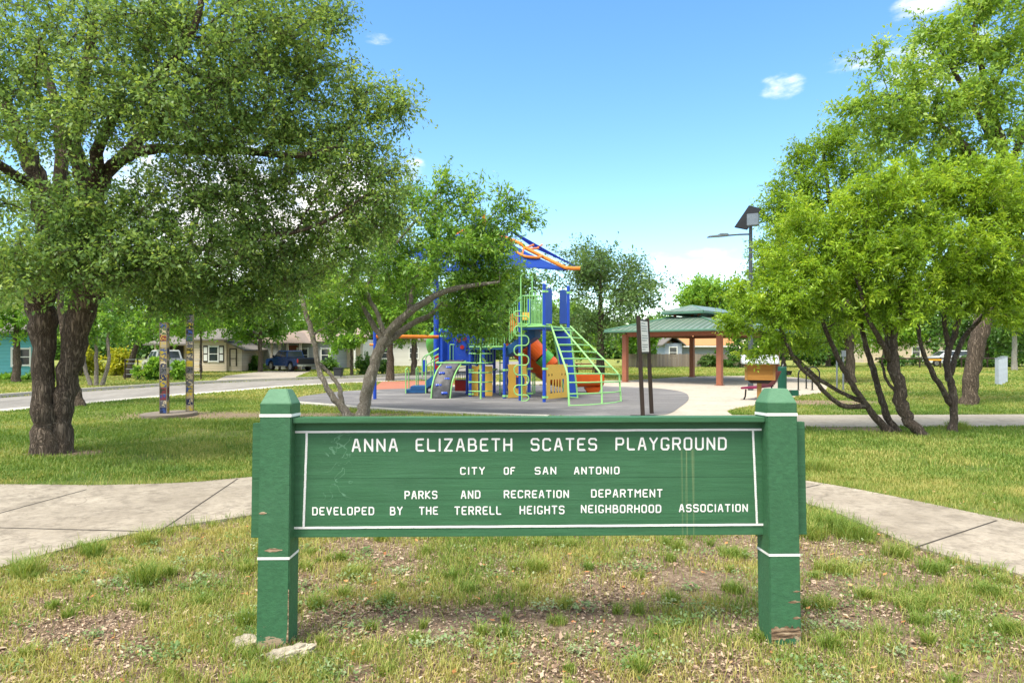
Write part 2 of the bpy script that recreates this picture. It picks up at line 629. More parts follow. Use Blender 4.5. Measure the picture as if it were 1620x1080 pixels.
def m_mosaic():
    t = NT("painted_mosaic_tiles")
    c = t.n("ShaderNodeTexCoord")
    s = t.sep(c.outputs["Object"])
    q = t.math('DIVIDE', s[2], 0.165)
    idx = t.math('FLOOR', q)
    fr = t.math('FRACT', q)
    g = t.n("ShaderNodeNewGeometry")
    info = t.n("ShaderNodeObjectInfo")
    nn = t.sep(g.outputs["Normal"])
    side = t.math('ROUND', t.math('MULTIPLY', nn[0], 3.0))
    cm = t.n("ShaderNodeCombineXYZ")
    t.put(cm.inputs[0], idx)
    t.put(cm.inputs[1], side)
    t.put(cm.inputs[2], t.math('MULTIPLY', info.outputs["Random"], 37.0))
    w = t.n("ShaderNodeTexWhiteNoise", noise_dimensions='3D')
    t.l(cm.outputs[0], w.inputs["Vector"])
    base = t.ramp(w.outputs["Value"], [(0.0, (0.40, 0.30, 0.025)), (0.15, (0.012, 0.02, 0.07)), (0.36, (0.18, 0.025, 0.03)), (0.46, (0.40, 0.33, 0.22)),
                                      (0.58, (0.02, 0.02, 0.02)), (0.7, (0.05, 0.11, 0.03)), (0.8, (0.10, 0.10, 0.12)), (0.9, (0.45, 0.36, 0.05))], 'CONSTANT')
    alt = t.ramp(t.math('FRACT', t.math('MULTIPLY', w.outputs["Value"], 7.31)), [(0.0, (0.02, 0.03, 0.02)), (0.3, (0.55, 0.46, 0.30)), (0.55, (0.03, 0.07, 0.25)), (0.75, (0.6, 0.42, 0.04))], 'CONSTANT')
    pat = t.noise(17, 2, 0.4, c.outputs["Object"], 0.8)
    col = t.mix(t.rng(pat, 0.53, 0.56), base, alt)
    edge = t.math('MULTIPLY', t.rng(fr, 0.02, 0.08), t.rng(fr, 0.98, 0.92))
    col = t.mix(edge, (0.16, 0.15, 0.13), col)
    t.bsdf(col, 0.35, 0, t.bump(edge, 0.5, 0.006), 0.5)
    return t.m


M['mosaic'] = m_mosaic()


def m_concrete(name, c1, c2, stain=0.35, stretch=(1, 1, 1), cracks=0.0):
    t = NT(name)
    v = t.coord(scale=stretch)
    n1 = t.noise(0.9, 8, 0.65, v)
    n2 = t.noise(14, 8, 0.75, v)
    n3 = t.noise(3.2, 9, 0.75, v, 0.5)
    c = t.mix(t.rng(n1, 0.3, 0.7), c1, c2)
    c = t.mix(t.rng(n2, 0.42, 0.68, 0, 0.5), c, tuple(x * 0.62 for x in c1))
    c = t.mix(t.rng(n3, 0.50, 0.7, 0, stain), c, (0.13, 0.11, 0.085))
    c = t.mix(t.rng(t.noise(6.5, 10, 0.85, v, 0.5), 0.50, 0.64, 0, stain * 0.85), c, (0.15, 0.125, 0.10))
    if cracks:
        w = t.n("ShaderNodeVectorMath", operation='ADD')
        t.l(v, w.inputs[0])
        d3 = t.n("ShaderNodeTexNoise")
        d3.inputs["Scale"].default_value = 1.7
        d3.inputs["Detail"].default_value = 6
        t.l(v, d3.inputs["Vector"])
        t.l(d3.outputs["Color"], w.inputs[1])
        e = t.vor(0.33, w.outputs[0], 'DISTANCE_TO_EDGE')
        c = t.mix(t.math('MULTIPLY', t.rng(e, 0.006, 0.002), t.rng(n1, 0.45, 0.55, 0, cracks)), c, (0.07, 0.055, 0.045))
        big = t.rng(t.noise(0.45, 6, 0.7, v, 0.6), 0.42, 0.62, 0, 0.45)
        c = t.mix(big, c, tuple(x * 0.68 for x in c1))
    t.bsdf(c, 0.9, 0, t.bump(t.math('ADD', n2, t.noise(80, 4, 0.7, v)), 0.35, 0.008), 0.2)
    return t.m


M['sidewalk'] = m_concrete("old_sidewalk_concrete", (0.30, 0.258, 0.205), (0.48, 0.425, 0.35), 0.85, (1, 1, 1), 0.35)
M['plaza'] = m_concrete("pale_plaza_concrete", (0.42, 0.37, 0.305), (0.52, 0.47, 0.395), 0.3)
M['path'] = m_concrete("path_concrete", (0.33, 0.295, 0.245), (0.43, 0.39, 0.33), 0.4)
M['street'] = m_concrete("worn_street_asphalt", (0.20, 0.19, 0.175), (0.33, 0.31, 0.285), 0.45, (1, 0.3, 1))
M['gutter'] = m_concrete("gutter_concrete", (0.50, 0.47, 0.42), (0.60, 0.57, 0.51), 0.25)
t = NT("grey_rubber_safety_surface")
v = t.coord()
c = t.mix(t.rng(t.noise(140, 4, 0.7, v), 0.35, 0.65), (0.115, 0.112, 0.116), (0.20, 0.196, 0.20))
c = t.mix(t.rng(t.noise(0.55, 8, 0.68, t.coord(scale=(0.6, 1.5, 1)), 0.8), 0.50, 0.62, 0, 0.6), c, (0.29, 0.28, 0.275))
c = t.mix(t.rng(t.noise(0.9, 7, 0.7, v, 0.5), 0.55, 0.7, 0, 0.5), c, (0.085, 0.083, 0.085))
t.bsdf(c, 0.95, 0, t.bump(t.noise(90, 4, 0.7, v), 0.4, 0.006), 0.15)
M['rubber_grey'] = t.m
M['rubber_red'] = m_concrete("faded_red_rubber_surface", (0.36, 0.135, 0.085), (0.44, 0.19, 0.13), 0.15)


def m_ground():
    t = NT("lawn_and_leaf_litter")
    c = t.n("ShaderNodeTexCoord")
    v = c.outputs["Object"]
    s = t.sep(v)
    n_big = t.noise(0.16, 5, 0.6, v)
    n_mid = t.noise(0.9, 7, 0.65, v)
    n_fin = t.noise(14, 8, 0.75, v)
    n_mic = t.noise(70, 5, 0.7, v)
    grass = t.mix(t.rng(n_fin, 0.3, 0.7), (0.055, 0.105, 0.018), (0.15, 0.215, 0.05))
    grass = t.mix(t.rng(n_big, 0.36, 0.62, 0, 0.75), grass, (0.25, 0.25, 0.08))
    grass = t.mix(t.rng(s[1], 30, 48, 0, 0.5), grass, (0.30, 0.32, 0.09))  # far lawn lightened, its sunlit bands put into the colour
    dirt = t.mix(t.rng(n_fin, 0.35, 0.7), (0.11, 0.08, 0.058), (0.27, 0.20, 0.145))
    litter = t.ramp(t.vor(34, v, 'F1', "Color"), [(0.0, (0.13, 0.085, 0.055)), (0.4, (0.28, 0.20, 0.14)), (0.75, (0.42, 0.32, 0.22)), (1.0, (0.56, 0.46, 0.36))])
    dirt = t.mix(t.rng(n_mic, 0.36, 0.56, 0.0, 0.9), dirt, litter)
    near = t.rng(s[1], 5.2, 7.2, 0.40, 0.0)
    bare = t.rng(t.math('ADD', n_mid, near), 0.60, 0.74)
    # worn earth round mosaic posts and trees; the right-hand spots also paint tree shade
    def spot(x, y, rx, ry):
        dx = t.math('DIVIDE', t.math('SUBTRACT', s[0], x), rx)
        dy = t.math('DIVIDE', t.math('SUBTRACT', s[1], y), ry)
        rr = t.math('ADD', t.math('MULTIPLY', dx, dx), t.math('MULTIPLY', dy, dy))
        return t.rng(t.math('ADD', t.math('SQRT', rr), t.math('MULTIPLY', n_mid, 0.9)), 1.5, 0.85)
    for q in ((-8.0, 16.9, 3.2, 1.3), (-4.6, 16.9, 3.6, 0.9), (-7.2, 10.9, 1.0, 0.6), (7.3, 14.0, 1.4, 0.5), (9.5, 21, 3.5, 1.6), (12, 27, 5, 1.6), (6, 44, 12, 1.0), (1.45, 4.75, 0.5, 0.5), (15, 23, 4, 0.8)):
        bare = t.math('MAXIMUM', bare, t.math('MULTIPLY', spot(*q), 0.92))
    col = t.mix(bare, grass, dirt)
    h = t.math('ADD', n_fin, t.math('MULTIPLY', n_mic, 0.6))
    t.bsdf(col, 0.95, 0, t.bump(h, 0.8, 0.05), 0.1)
    return t.m


M['ground'] = m_ground()
M['blade'] = m_leaf("grass_blades", (0.085, 0.18, 0.018), (0.22, 0.32, 0.05), (0.50, 0.45, 0.14), 0.35, 0.6)
M['litter'] = m_leaf("dry_leaves", (0.085, 0.05, 0.034), (0.33, 0.215, 0.145), (0.62, 0.49, 0.36), 0.1, 0.8)
M['leaf_elm'] = m_leaf("elm_leaves", (0.095, 0.190, 0.042), (0.225, 0.385, 0.100), (0.46, 0.60, 0.13), 0.50, 0.42)
M['leaf_myrtle'] = m_leaf("myrtle_leaves", (0.086, 0.211, 0.030), (0.216, 0.432, 0.056), (0.447, 0.634, 0.075), 0.46, 0.42)
M['leaf_vitex'] = m_leaf("lime_leaves", (0.162, 0.296, 0.022), (0.312, 0.515, 0.035), (0.589, 0.750, 0.071), 0.48, 0.42)
M['leaf_pecan'] = m_leaf("fresh_pale_leaves", (0.171, 0.327, 0.041), (0.299, 0.493, 0.067), (0.498, 0.646, 0.108), 0.50, 0.42)
M['leaf_oak'] = m_leaf("grey_green_leaves", (0.060, 0.129, 0.036), (0.129, 0.241, 0.069), (0.248, 0.373, 0.109), 0.38, 0.42)
M['leaf_dark'] = m_leaf("deep_green_leaves", (0.038, 0.101, 0.019), (0.084, 0.202, 0.034), (0.181, 0.333, 0.053), 0.38, 0.42)
M['leaf_bright'] = m_leaf("bright_green_leaves", (0.096, 0.232, 0.024), (0.202, 0.420, 0.043), (0.393, 0.605, 0.068), 0.46, 0.42)
M['leaf_yellow'] = m_leaf("yellow_green_leaves", (0.200, 0.251, 0.020), (0.466, 0.495, 0.029), (0.721, 0.681, 0.053), 0.43, 0.42)
M['bark_elm'] = m_bark("furrowed_brown_bark", (0.038, 0.027, 0.02), (0.29, 0.225, 0.17), 1.0, 0.0, 13.0)
M['bark_grey'] = m_bark("smooth_grey_bark", (0.20, 0.165, 0.135), (0.58, 0.51, 0.43), 1.0, 0.45, 18.0)
M['bark_dark'] = m_bark("dark_bark", (0.065, 0.048, 0.038), (0.26, 0.205, 0.16), 1.0, 0.25, 18.0)
M['bark_far'] = m_bark("brown_bark", (0.05, 0.04, 0.03), (0.20, 0.16, 0.12), 1.0, 0.0, 9.0)
M['bark_pale'] = m_bark("pale_bark", (0.34, 0.31, 0.26), (0.60, 0.56, 0.48), 1.0, 0.0, 9.0)


# ------------------------------------------------------------ the setting
def sheet(name, pts, z, mat, thick=0.0):
    mb = MB()
    if thick:
        mb.prism([(p[0], p[1], z - thick) for p in pts], (0, 0, thick))
    else:
        mb.add([(p[0], p[1], z) for p in pts], [tuple(range(len(pts)))])
    return tag(mb.build(name, mat), kind='structure')


def smooth2(pts, n=6):
    return [(p.x, p.y) for p in bez([(a, b, 0) for a, b in pts], n)]


def px2(pts):
    return [(gp(*p).x, gp(*p).y) for p in pts]


g = MB()
g.add([(-400, -60, 0), (400, -60, 0), (400, 700, 0), (-400, 700, 0)], [(0, 1, 2, 3)])
tag(g.build("ground", M['ground']), kind='structure')

walk_out = smooth2([(-14, 7.7), (-9, 8.05), (-6.34, 8.17), (-5.1, 8.13), (-4.06, 8.3), (-3.4, 8.65), (-1.5, 9.55), (0.3, 9.85), (2.2, 9.4), (3.75, 8.4), (4.83, 6.54), (5.6, 4.7), (6.3, 2.5)])
walk_in = smooth2([(4.9, 2.0), (4.3, 3.9), (3.8, 4.88), (3.44, 5.61), (3.19, 7.15), (2.0, 7.95), (0.3, 8.2), (-1.4, 7.75), (-2.62, 6.67), (-3.24, 6.2), (-3.71, 5.61), (-3.95, 5.02), (-4.6, 3.4), (-5.2, 1.8)])
SIDEWALK = walk_out + walk_in + [(-7.5, 1.6), (-9, 4.6), (-14, 5.9)]
walk = sheet("sidewalk", SIDEWALK, 0.028, M['sidewalk'], 0.09)
jm = NT("dark_joint_filler")  # dark joint lines between the slabs
jm.bsdf((0.05, 0.042, 0.034), 0.95)
M['joint'] = jm.m
jl = MB()
for a, b in (((253, 840), (376, 757)), ((-160, 855), (137, 774)), ((-100, 832), (262, 841)), ((1447, 866), (1577, 823)), ((1262, 774), (1298, 766))):
    h0 = 0.028
    def on(p):
        d = (CH - h0) * F / (p[1] - HY)
        return Vector(((p[0] - CX) * d / F, d, h0))
    A, B = on(a), on(b)
    t_ = (B - A).normalized()
    s_ = Vector((-t_.y, t_.x, 0)) * 0.009
    up_ = Vector((0, 0, 0.0025))
    jl.add([A - s_ + up_, B - s_ + up_, B + s_ + up_, A + s_ + up_], [(0, 1, 2, 3)])
jl.build("joint_lines", M['joint'], walk)

RUBBER = smooth2(px2([(452, 634), (480, 638), (529, 642), (613, 648), (700, 653), (780, 656.5), (900, 660), (1000, 660), (1054, 656), (1075, 645), (1089.5, 632), (1083, 621.5), (1054, 616), (1021, 613.5), (981, 612), (900, 610), (800, 610), (690, 613.5), (587, 617), (530, 620.5), (480, 627)]), 4)
RED = px2([(587, 617), (690, 613.6), (720, 609), (715, 603), (660, 602.5), (604, 604)])
PLAZA = px2([(1000, 700), (1110, 700), (1180, 672), (1150, 651), (1168, 646), (1205, 640), (1265, 626.5), (1303, 621.5), (1310, 612), (1290, 602), (1260, 597), (1200, 594.5), (1095, 595.5), (1000, 601.5), (940, 602), (800, 604), (735, 606), (720, 609), (690, 613), (800, 609), (900, 609)]) 
sheet("plaza", PLAZA, 0.012, M['plaza'])
sheet("playground_surface", RUBBER, 0.020, M['rubber_grey'])
sheet("red_playground_surface", RED, 0.016, M['rubber_red'])
PATH = smooth2([(3.0, 14.3), (8, 14.35), (13, 14.5), (26, 15.2)]) + smooth2([(26, 17.6), (13, 17.0), (8, 16.85), (3.0, 16.8)])
sheet("path", PATH, 0.020, M['path'], 0.08)
edge = MB()
fe = [p for p in RUBBER if p[1] < 22.5 and p[0] < 1.4]
for a, b in zip(fe[:-1], fe[1:]):
    a, b = Vector((a[0], a[1], 0)), Vector((b[0], b[1], 0))
    if (b - a).length > 3:
        continue
    n_ = Vector(((b - a).y, -(b - a).x, 0)).normalized() * 0.30
    edge.prism([a, b, b + n_, a + n_], (0, 0, 0.06))
tag(edge.build("playground_kerb", M['kerb']), kind='structure')

ST_NEAR = smooth2([(-15.2, 4), (-14.4, 11), (-13.8, 17.7), (-12.8, 21.9), (-11.1, 26.9), (-9.5, 31), (-6.1, 35.2), (-3.0, 39), (-0.5, 46), (1.5, 62), (3, 90)])
ST_FAR = smooth2([(-21.0, 4), (-20, 12), (-18.3, 20), (-17.4, 25), (-16.3, 29), (-14.4, 33.6), (-11.2, 37.0), (-7.6, 41), (-5.6, 47), (-4.0, 62), (-3, 90)])
STREET = ST_NEAR + ST_FAR[::-1]
sheet("street", STREET, 0.006, M['street'])


def ribbon(name, line, w0, w1, z, h, mat):
    mb = MB()
    P = [Vector((a, b, 0)) for a, b in line]
    for i in range(len(P) - 1):
        qs = []
        for j in (i, i + 1):
            t_ = (P[min(j + 1, len(P) - 1)] - P[max(j - 1, 0)]).normalized()
            n_ = Vector((t_.y, -t_.x, 0))
            qs.append((P[j] + n_ * w0, P[j] + n_ * w1))
        pts = [qs[0][0] + Vector((0, 0, z)), qs[1][0] + Vector((0, 0, z)), qs[1][1] + Vector((0, 0, z)), qs[0][1] + Vector((0, 0, z))]
        if h:
            mb.prism(pts, (0, 0, h))
        else:
            mb.add(pts, [(0, 1, 2, 3)])
    return tag(mb.build(name, mat), kind='structure')


ribbon("street_gutter", ST_NEAR, -0.75, 0.05, 0.011, 0.0, M['gutter'])
ribbon("street_kerb", ST_FAR, -0.28, -0.10, -0.02, 0.15, M['kerb'])
DRIVE = [(-15.2, 33.2), (-12.2, 36.4), (-13.8, 43), (-15.5, 51), (-19, 51), (-18.2, 42)]
sheet("driveway", DRIVE, 0.010, M['path'])

# dirt verge strip on the far side of the street
VERGE = [(a - 0.35, b) for a, b in ST_FAR if 8 < b < 31] + [(a - 1.6, b) for a, b in ST_FAR[::-1] if 8 < b < 31]
t = NT("dry_verge_dirt")
t.bsdf(t.mix(t.rng(t.noise(3, 8, 0.7, t.coord()), 0.35, 0.7), (0.22, 0.14, 0.08), (0.36, 0.26, 0.17)), 0.95)
sheet("verge", VERGE, 0.012, t.m)

# ------------------------------------------------------------ the park sign
SIGN_LEAN, SIGN_YAW = R(-2.4), R(1.2)
sign = empty("park_sign", (0.1075, 3.83, 0), "green painted timber park sign with routed white lettering between two capped posts", "sign")
sign.rotation_euler = (SIGN_LEAN, 0, SIGN_YAW)
SW = Matrix.Translation(sign.location) @ sign.rotation_euler.to_matrix().to_4x4()
SWI = SW.inverted()
PANEL_Y = -0.004


def on_panel(px, py, y=PANEL_Y):
    o = SWI @ Vector((0, 0, CH))
    d = SWI.to_3x3() @ Vector(((px - CX) / F, 1.0, (HY - py) / F))
    k = (y - o.y) / d.y
    p = o + d * k
    return p.x, p.z


HW = 0.089


def sign_post(cx, ragged):
    h = MB()
    zs = [-0.25, 0.4, 0.9, 1.384]
    # octagon-free square post with a truncated pyramid cap
    vs, fs = [], []
    for z in zs:
        vs += [(cx - HW, -HW, z), (cx + HW, -HW, z), (cx + HW, HW, z), (cx - HW, HW, z)]
    c = 0.052
    vs += [(cx - c, -c, 1.468), (cx + c, -c, 1.468), (cx + c, c, 1.468), (cx - c, c, 1.468)]
    for k in range(len(zs)):
        for j in range(4):
            j2 = (j + 1) % 4
            fs.append((k * 4 + j, k * 4 + j2, k * 4 + 4 + j2, k * 4 + 4 + j))
    fs.append(tuple(4 * len(zs) + j for j in range(4)))
    fs.append((3, 2, 1, 0))
    h.add(vs, fs)
    p = h.build("post", M['sign_post'], sign, bevel=0.005, local=True)
    for z, w in ((1.318, 0.017), (0.513, 0.015)):
        r = MB()
        e = HW + 0.0015
        for a, b in (((-e, -e), (e, -e)), ((e, -e), (e, e)), ((e, e), (-e, e)), ((-e, e), (-e, -e))):
            r.add([(cx + a[0], a[1], z - w / 2), (cx + b[0], b[1], z - w / 2), (cx + b[0], b[1], z + w / 2), (cx + a[0], a[1], z + w / 2)], [(0, 1, 2, 3)])
        r.build("painted_band", M['white_paint'], p, local=True)
    # splits and bare-wood chips, thin wedges let into the face
    for (x, z, w, hh) in ragged:
        s = MB()
        n_ = 7
        top, bot = [], []
        for i in range(n_ + 1):
            q = i / n_
            th = hh * (0.15 + math.sin(math.pi * min(1, q * 1.15)) * random.uniform(0.6, 1.0))
            top.append((x + w * q, -HW - 0.0012, z + th * 0.6 + w * 0.06 * q))
            bot.append((x + w * q, -HW - 0.0012, z - th * 0.4 + w * 0.02 * q))
        s.add(top + bot[::-1], [tuple(range(2 * n_ + 2))])
        s.build("split", M['bare_wood'], p, local=True)
    return p


t = NT("bare_split_wood")
nz = t.noise(40, 6, 0.7, t.coord(scale=(0.3, 1, 2.5)))
t.bsdf(t.ramp(nz, [(0.36, (0.02, 0.012, 0.008)), (0.5, (0.22, 0.14, 0.08)), (0.62, (0.50, 0.38, 0.26))]), 0.9)
M['bare_wood'] = t.m
post_l = sign_post(-1.46, [(-1.51, 0.556, 0.10, 0.022), (-1.545, 0.765, 0.045, 0.016)])
post_r = sign_post(1.46, [(1.475, 0.245, 0.073, 0.014), (1.505, 0.305, 0.044, 0.010), (1.50, 0.155, 0.048, 0.018)])
# worn bare foot of the right post
s = MB()
xs = np.linspace(1.46 - HW + 0.004, 1.46 + HW - 0.004, 15)
tp = [(x, -HW - 0.0012, 0.105 + random.uniform(-0.014, 0.012)) for x in xs]
bt = [(x, -HW - 0.0012, 0.055 + random.uniform(-0.02, 0.012) - 0.03 * (1 - k / 14)) for k, x in enumerate(xs)]
s.add(tp + bt[::-1], [tuple(range(30))])
s.build("bare_foot", M['bare_wood'], post_r, local=True)
s = MB()
zz = np.linspace(0.02, 0.34, 15)
a_ = [(-1.46 + HW + 0.001, -HW - 0.0014, z) for z in zz]
b_ = [(-1.46 + HW - 0.002 - 0.012 * max(0, 1 - z / 0.16) * random.uniform(0.6, 1.2) - random.uniform(0, 0.003), -HW - 0.0014, z) for z in zz]
s.add(a_ + b_[::-1], [tuple(range(30))])
s.build("worn_edge", M['bare_wood'], post_l, local=True)

for z0, z1 in ((0.947, 1.269), (0.609, 0.9466)):
    b = MB()
    b.box((0.006, PANEL_Y + 0.024, (z0 + z1) / 2), (3.25, 0.048, z1 - z0))
    b.build("board", M['sign_board'], sign, bevel=0.0012, local=True)
b = MB()
b.box((0, 0.018, 1.2865), (2 * (1.46 - HW) - 0.004, 0.172, 0.031))
b.build("top_rail", M['sign_board'], sign, bevel=0.004, local=True)


def ribbon_stroke(mb, pts, w, y, k0):
    """a painted stroke: segments and round joints, each a hair proud of the last"""
    k = k0
    for a, b in zip(pts[:-1], pts[1:]):
        a2, b2 = Vector((a[0], 0, a[1])), Vector((b[0], 0, b[1]))
        t_ = (b2 - a2).normalized()
        n_ = Vector((-t_.z, 0, t_.x)) * (w / 2)
        yy = Vector((0, y - 0.00004 * k, 0))
        mb.add([a2 - n_ + yy, b2 - n_ + yy, b2 + n_ + yy, a2 + n_ + yy], [(0, 1, 2, 3)])
        k += 1
    for p in pts:
        yy = y - 0.00004 * k
        mb.add([(p[0] + math.cos(j * math.pi / 6) * w / 2, yy, p[1] + math.sin(j * math.pi / 6) * w / 2) for j in range(12)], [tuple(range(12))])
        k += 1
    return k


GLYPH = {
    'A': (4, [[(0, 0), (1.55, 6), (2.45, 6), (4, 0)], [(0.6, 2), (3.4, 2)]]),
    'B': (4, [[(0, 0), (0, 6), (2.7, 6), (3.6, 5.2), (3.6, 3.9), (2.9, 3.1), (4, 2.4), (4, 0.8), (3.1, 0), (0, 0)], [(0.0, 3.1), (2.9, 3.1)]]),
    'C': (4, [[(4, 5.2), (3.3, 6), (0.8, 6), (0, 5.2), (0, 0.8), (0.8, 0), (3.3, 0), (4, 0.8)]]),
    'D': (4, [[(0, 0), (0, 6), (3, 6), (4, 5), (4, 1), (3, 0), (0, 0)]]),
    'E': (3.7, [[(3.7, 6), (0.7, 6), (0, 5.3), (0, 0.7), (0.7, 0), (3.7, 0)], [(0, 3), (2.8, 3)]]),
    'F': (3.6, [[(0, 0), (0, 5.3), (0.7, 6), (3.6, 6)], [(0, 3.2), (2.6, 3.2)]]),
    'G': (4, [[(4, 5.2), (3.3, 6), (0.8, 6), (0, 5.2), (0, 0.8), (0.8, 0), (3.3, 0), (4, 0.8), (4, 2.2), (3.0, 2.2)]]),
    'H': (4, [[(0, 0), (0, 6)], [(4, 0), (4, 6)], [(0, 3), (4, 3)]]),
    'I': (0.4, [[(0.2, 0), (0.2, 6)]]),
    'K': (4, [[(0, 0), (0, 6)], [(3.7, 6), (0.3, 3), (3.9, 0)]]),
    'L': (3.6, [[(0, 6), (0, 0.7), (0.7, 0), (3.6, 0)]]),
    'M': (4.6, [[(0, 0), (0, 6), (2.3, 3.2), (4.6, 6), (4.6, 0)]]),
    'N': (4, [[(0, 0), (0, 6), (4, 0), (4, 6)]]),
    'O': (4, [[(0.8, 0), (0, 0.8), (0, 5.2), (0.8, 6), (3.2, 6), (4, 5.2), (4, 0.8), (3.2, 0), (0.8, 0)]]),
    'P': (4, [[(0, 0), (0, 6), (3.2, 6), (4, 5.2), (4, 3.5), (3.2, 2.7), (0, 2.7)]]),
    'R': (4, [[(0, 0), (0, 6), (3.2, 6), (4, 5.2), (4, 3.7), (3.2, 2.9), (0, 2.9)], [(2.3, 2.9), (4, 0)]]),
    'S': (4, [[(4, 5.3), (3.3, 6), (0.8, 6), (0, 5.3), (0, 3.8), (0.8, 3.1), (3.2, 3.1), (4, 2.4), (4, 0.8), (3.2, 0), (0.7, 0), (0, 0.7)]]),
    'T': (4, [[(0, 6), (4, 6)], [(2, 0), (2, 6)]]),
    'U': (4, [[(0, 6), (0, 0.8), (0.8, 0), (3.2, 0), (4, 0.8), (4, 6)]]),
    'V': (4, [[(0, 6), (2, 0), (4, 6)]]),
    'Y': (4, [[(0, 6), (2, 3), (4, 6)], [(2, 3), (2, 0)]]),
    'Z': (4, [[(0, 6), (4, 6), (0, 0), (4, 0)]]),
}


def word(mb, txt, x0, x1, ya, yb, w, gap, k):
    """ya / yb: (top, bottom) pixel rows at the two ends of the word"""
    tot = sum(GLYPH[c][0] for c in txt) + gap * (len(txt) - 1)
    x = 0.0
    L0, L1 = on_panel(x0, ya[1]), on_panel(x1, yb[1])
    T0, T1 = on_panel(x0, ya[0]), on_panel(x1, yb[0])
    for c in txt:
        wd, strokes = GLYPH[c]
        for s in strokes:
            pts = []
            for gx, gz in s:
                u, v = (x + gx) / tot, gz / 6.0
                bx, bz = L0[0] + (L1[0] - L0[0]) * u, L0[1] + (L1[1] - L0[1]) * u
                tx, tz = T0[0] + (T1[0] - T0[0]) * u, T0[1] + (T1[1] - T0[1]) * u
                pts.append((bx + (tx - bx) * v, bz + (tz - bz) * v))
            ribbon_stroke(mb, pts, w, PANEL_Y - 0.0016, 0)
        x += wd + gap
    return k


ROWS = [
    (0.0108, 2.7, [("ANNA", 558, 628, 695, 713), ("ELIZABETH", 659, 809, 694.5, 712.5), ("SCATES", 841, 943, 694, 711.5), ("PLAYGROUND", 975, 1148, 693, 710.5)]),
    (0.0074, 2.9, [("CITY", 729, 766, 739.5, 749.5), ("OF", 798, 814, 739.5, 749.5), ("SAN", 847, 879, 739.2, 749.3), ("ANTONIO", 909, 979, 739, 749)]),
    (0.0076, 2.7, [("PARKS", 641, 691, 777, 788), ("AND", 730, 759, 776.5, 787.5), ("RECREATION", 798, 899, 776, 786.5), ("DEPARTMENT", 936, 1047, 774.5, 785.5)]),
    (0.0076, 2.7, [("DEVELOPED", 495, 591, 802.5, 813.5), ("BY", 618, 636, 802, 813.5), ("THE", 664, 692, 802, 813), ("TERRELL", 720, 792, 801.5, 813),
                   ("HEIGHTS", 823, 892, 800.5, 812), ("NEIGHBORHOOD", 920, 1045, 799, 810), ("ASSOCIATION", 1075, 1182, 798, 808.5)]),
]
for w_, gap_, words in ROWS:
    for (tx, a, b, yt, yb) in words:
        mb = MB()
        word(mb, tx, a, b, (yt, yb), (yt - 0.4, yb - 0.4), w_, gap_, 0)
        mb.build("lettering", M['white_paint'], sign, local=True)
for (a, b, w_) in (((467, 683), (1209, 679), 0.0125), ((464, 834.5), (1211, 829), 0.013), ((485.5, 683), (480.5, 834), 0.013), ((1191, 679), (1197.5, 829), 0.0125)):
    mb = MB()
    A, B = on_panel(*a), on_panel(*b)
    n_ = 40
    pts = [(A[0] + (B[0] - A[0]) * i / n_ + random.uniform(-0.0006, 0.0006), A[1] + (B[1] - A[1]) * i / n_ + random.uniform(-0.0006, 0.0006)) for i in range(n_ + 1)]
    ribbon_stroke(mb, pts, w_, PANEL_Y - 0.0030 if abs(A[0] - B[0]) > 1 else PANEL_Y - 0.0010, 0)
    mb.build("border_line", M['white_paint'], sign, local=True)


# lumps of old footing at the left post
def rock(name, c, s, label, seed, mat='rock'):
    rr = random.Random(seed)
    bm = bmesh.new()
    bmesh.ops.create_icosphere(bm, subdivisions=4, radius=1.0)
    from mathutils import noise
    for v in bm.verts:
        n_ = noise.noise(v.co * 1.6 + Vector((seed * 3.1, 0, 0))) * 0.35 + noise.noise(v.co * 5 + Vector((0, seed, 0))) * 0.22 + noise.noise(v.co * 12) * 0.08
        v.co *= 1 + n_
        v.co.x *= s[0]; v.co.y *= s[1]; v.co.z *= s[2]
    me = bpy.data.meshes.new(name)
    bm.to_mesh(me)
    bm.free()
    me.materials.append(M[mat])
    o = bpy.data.objects.new(name, me)
    o.location = c
    COL.objects.link(o)
    tag(o, label, "rock")
    return o


o = rock("footing_lump", (-1.23, 3.62, 0.02), (0.135, 0.055, 0.05), "pitted pale concrete lump in front of the left sign post foot", 3)
o.rotation_euler = (0, R(-12), R(14))
o = rock("footing_lump", (-1.52, 3.80, 0.012), (0.10, 0.06, 0.035), "low pale stone lump at the outer side of the left sign post", 5)


# ------------------------------------------------------------ trees
def prim_tree(nodes, par, tips, bal, trunk_bias):
    """connect tips to the growing skeleton, favouring short total wood and short paths"""
    n0 = len(nodes)
    P = [np.array(p, dtype=float) for p in nodes]
    plen = [0.0] * n0
    for i in range(1, n0):
        plen[i] = plen[par[i]] + float(np.linalg.norm(P[i] - P[par[i]]))
    T = np.array(tips)
    N = len(T)
    best = np.full(N, 1e9)
    bi = np.zeros(N, dtype=int)
    done = np.zeros(N, dtype=bool)
    pl = np.zeros(N)
    for i in trunk_bias:
        d = np.linalg.norm(T - P[i], axis=1)
        # wood prefers to run outward and upward from its parent
        c = d + bal * (plen[i] + d)
        m = c < best
        best[m] = c[m]; bi[m] = i; pl[m] = plen[i] + d[m]
    for _ in range(N):
        k = int(np.argmin(np.where(done, 1e9, best)))
        done[k] = True
        P.append(T[k]); par.append(int(bi[k])); plen.append(float(pl[k]))
        i = len(P) - 1
        d = np.linalg.norm(T - T[k], axis=1)
        c = d + bal * (plen[i] + d)
        m = (c < best) & (~done)
        best[m] = c[m]; bi[m] = i; pl[m] = plen[i] + d[m]
    return np.array(P), par


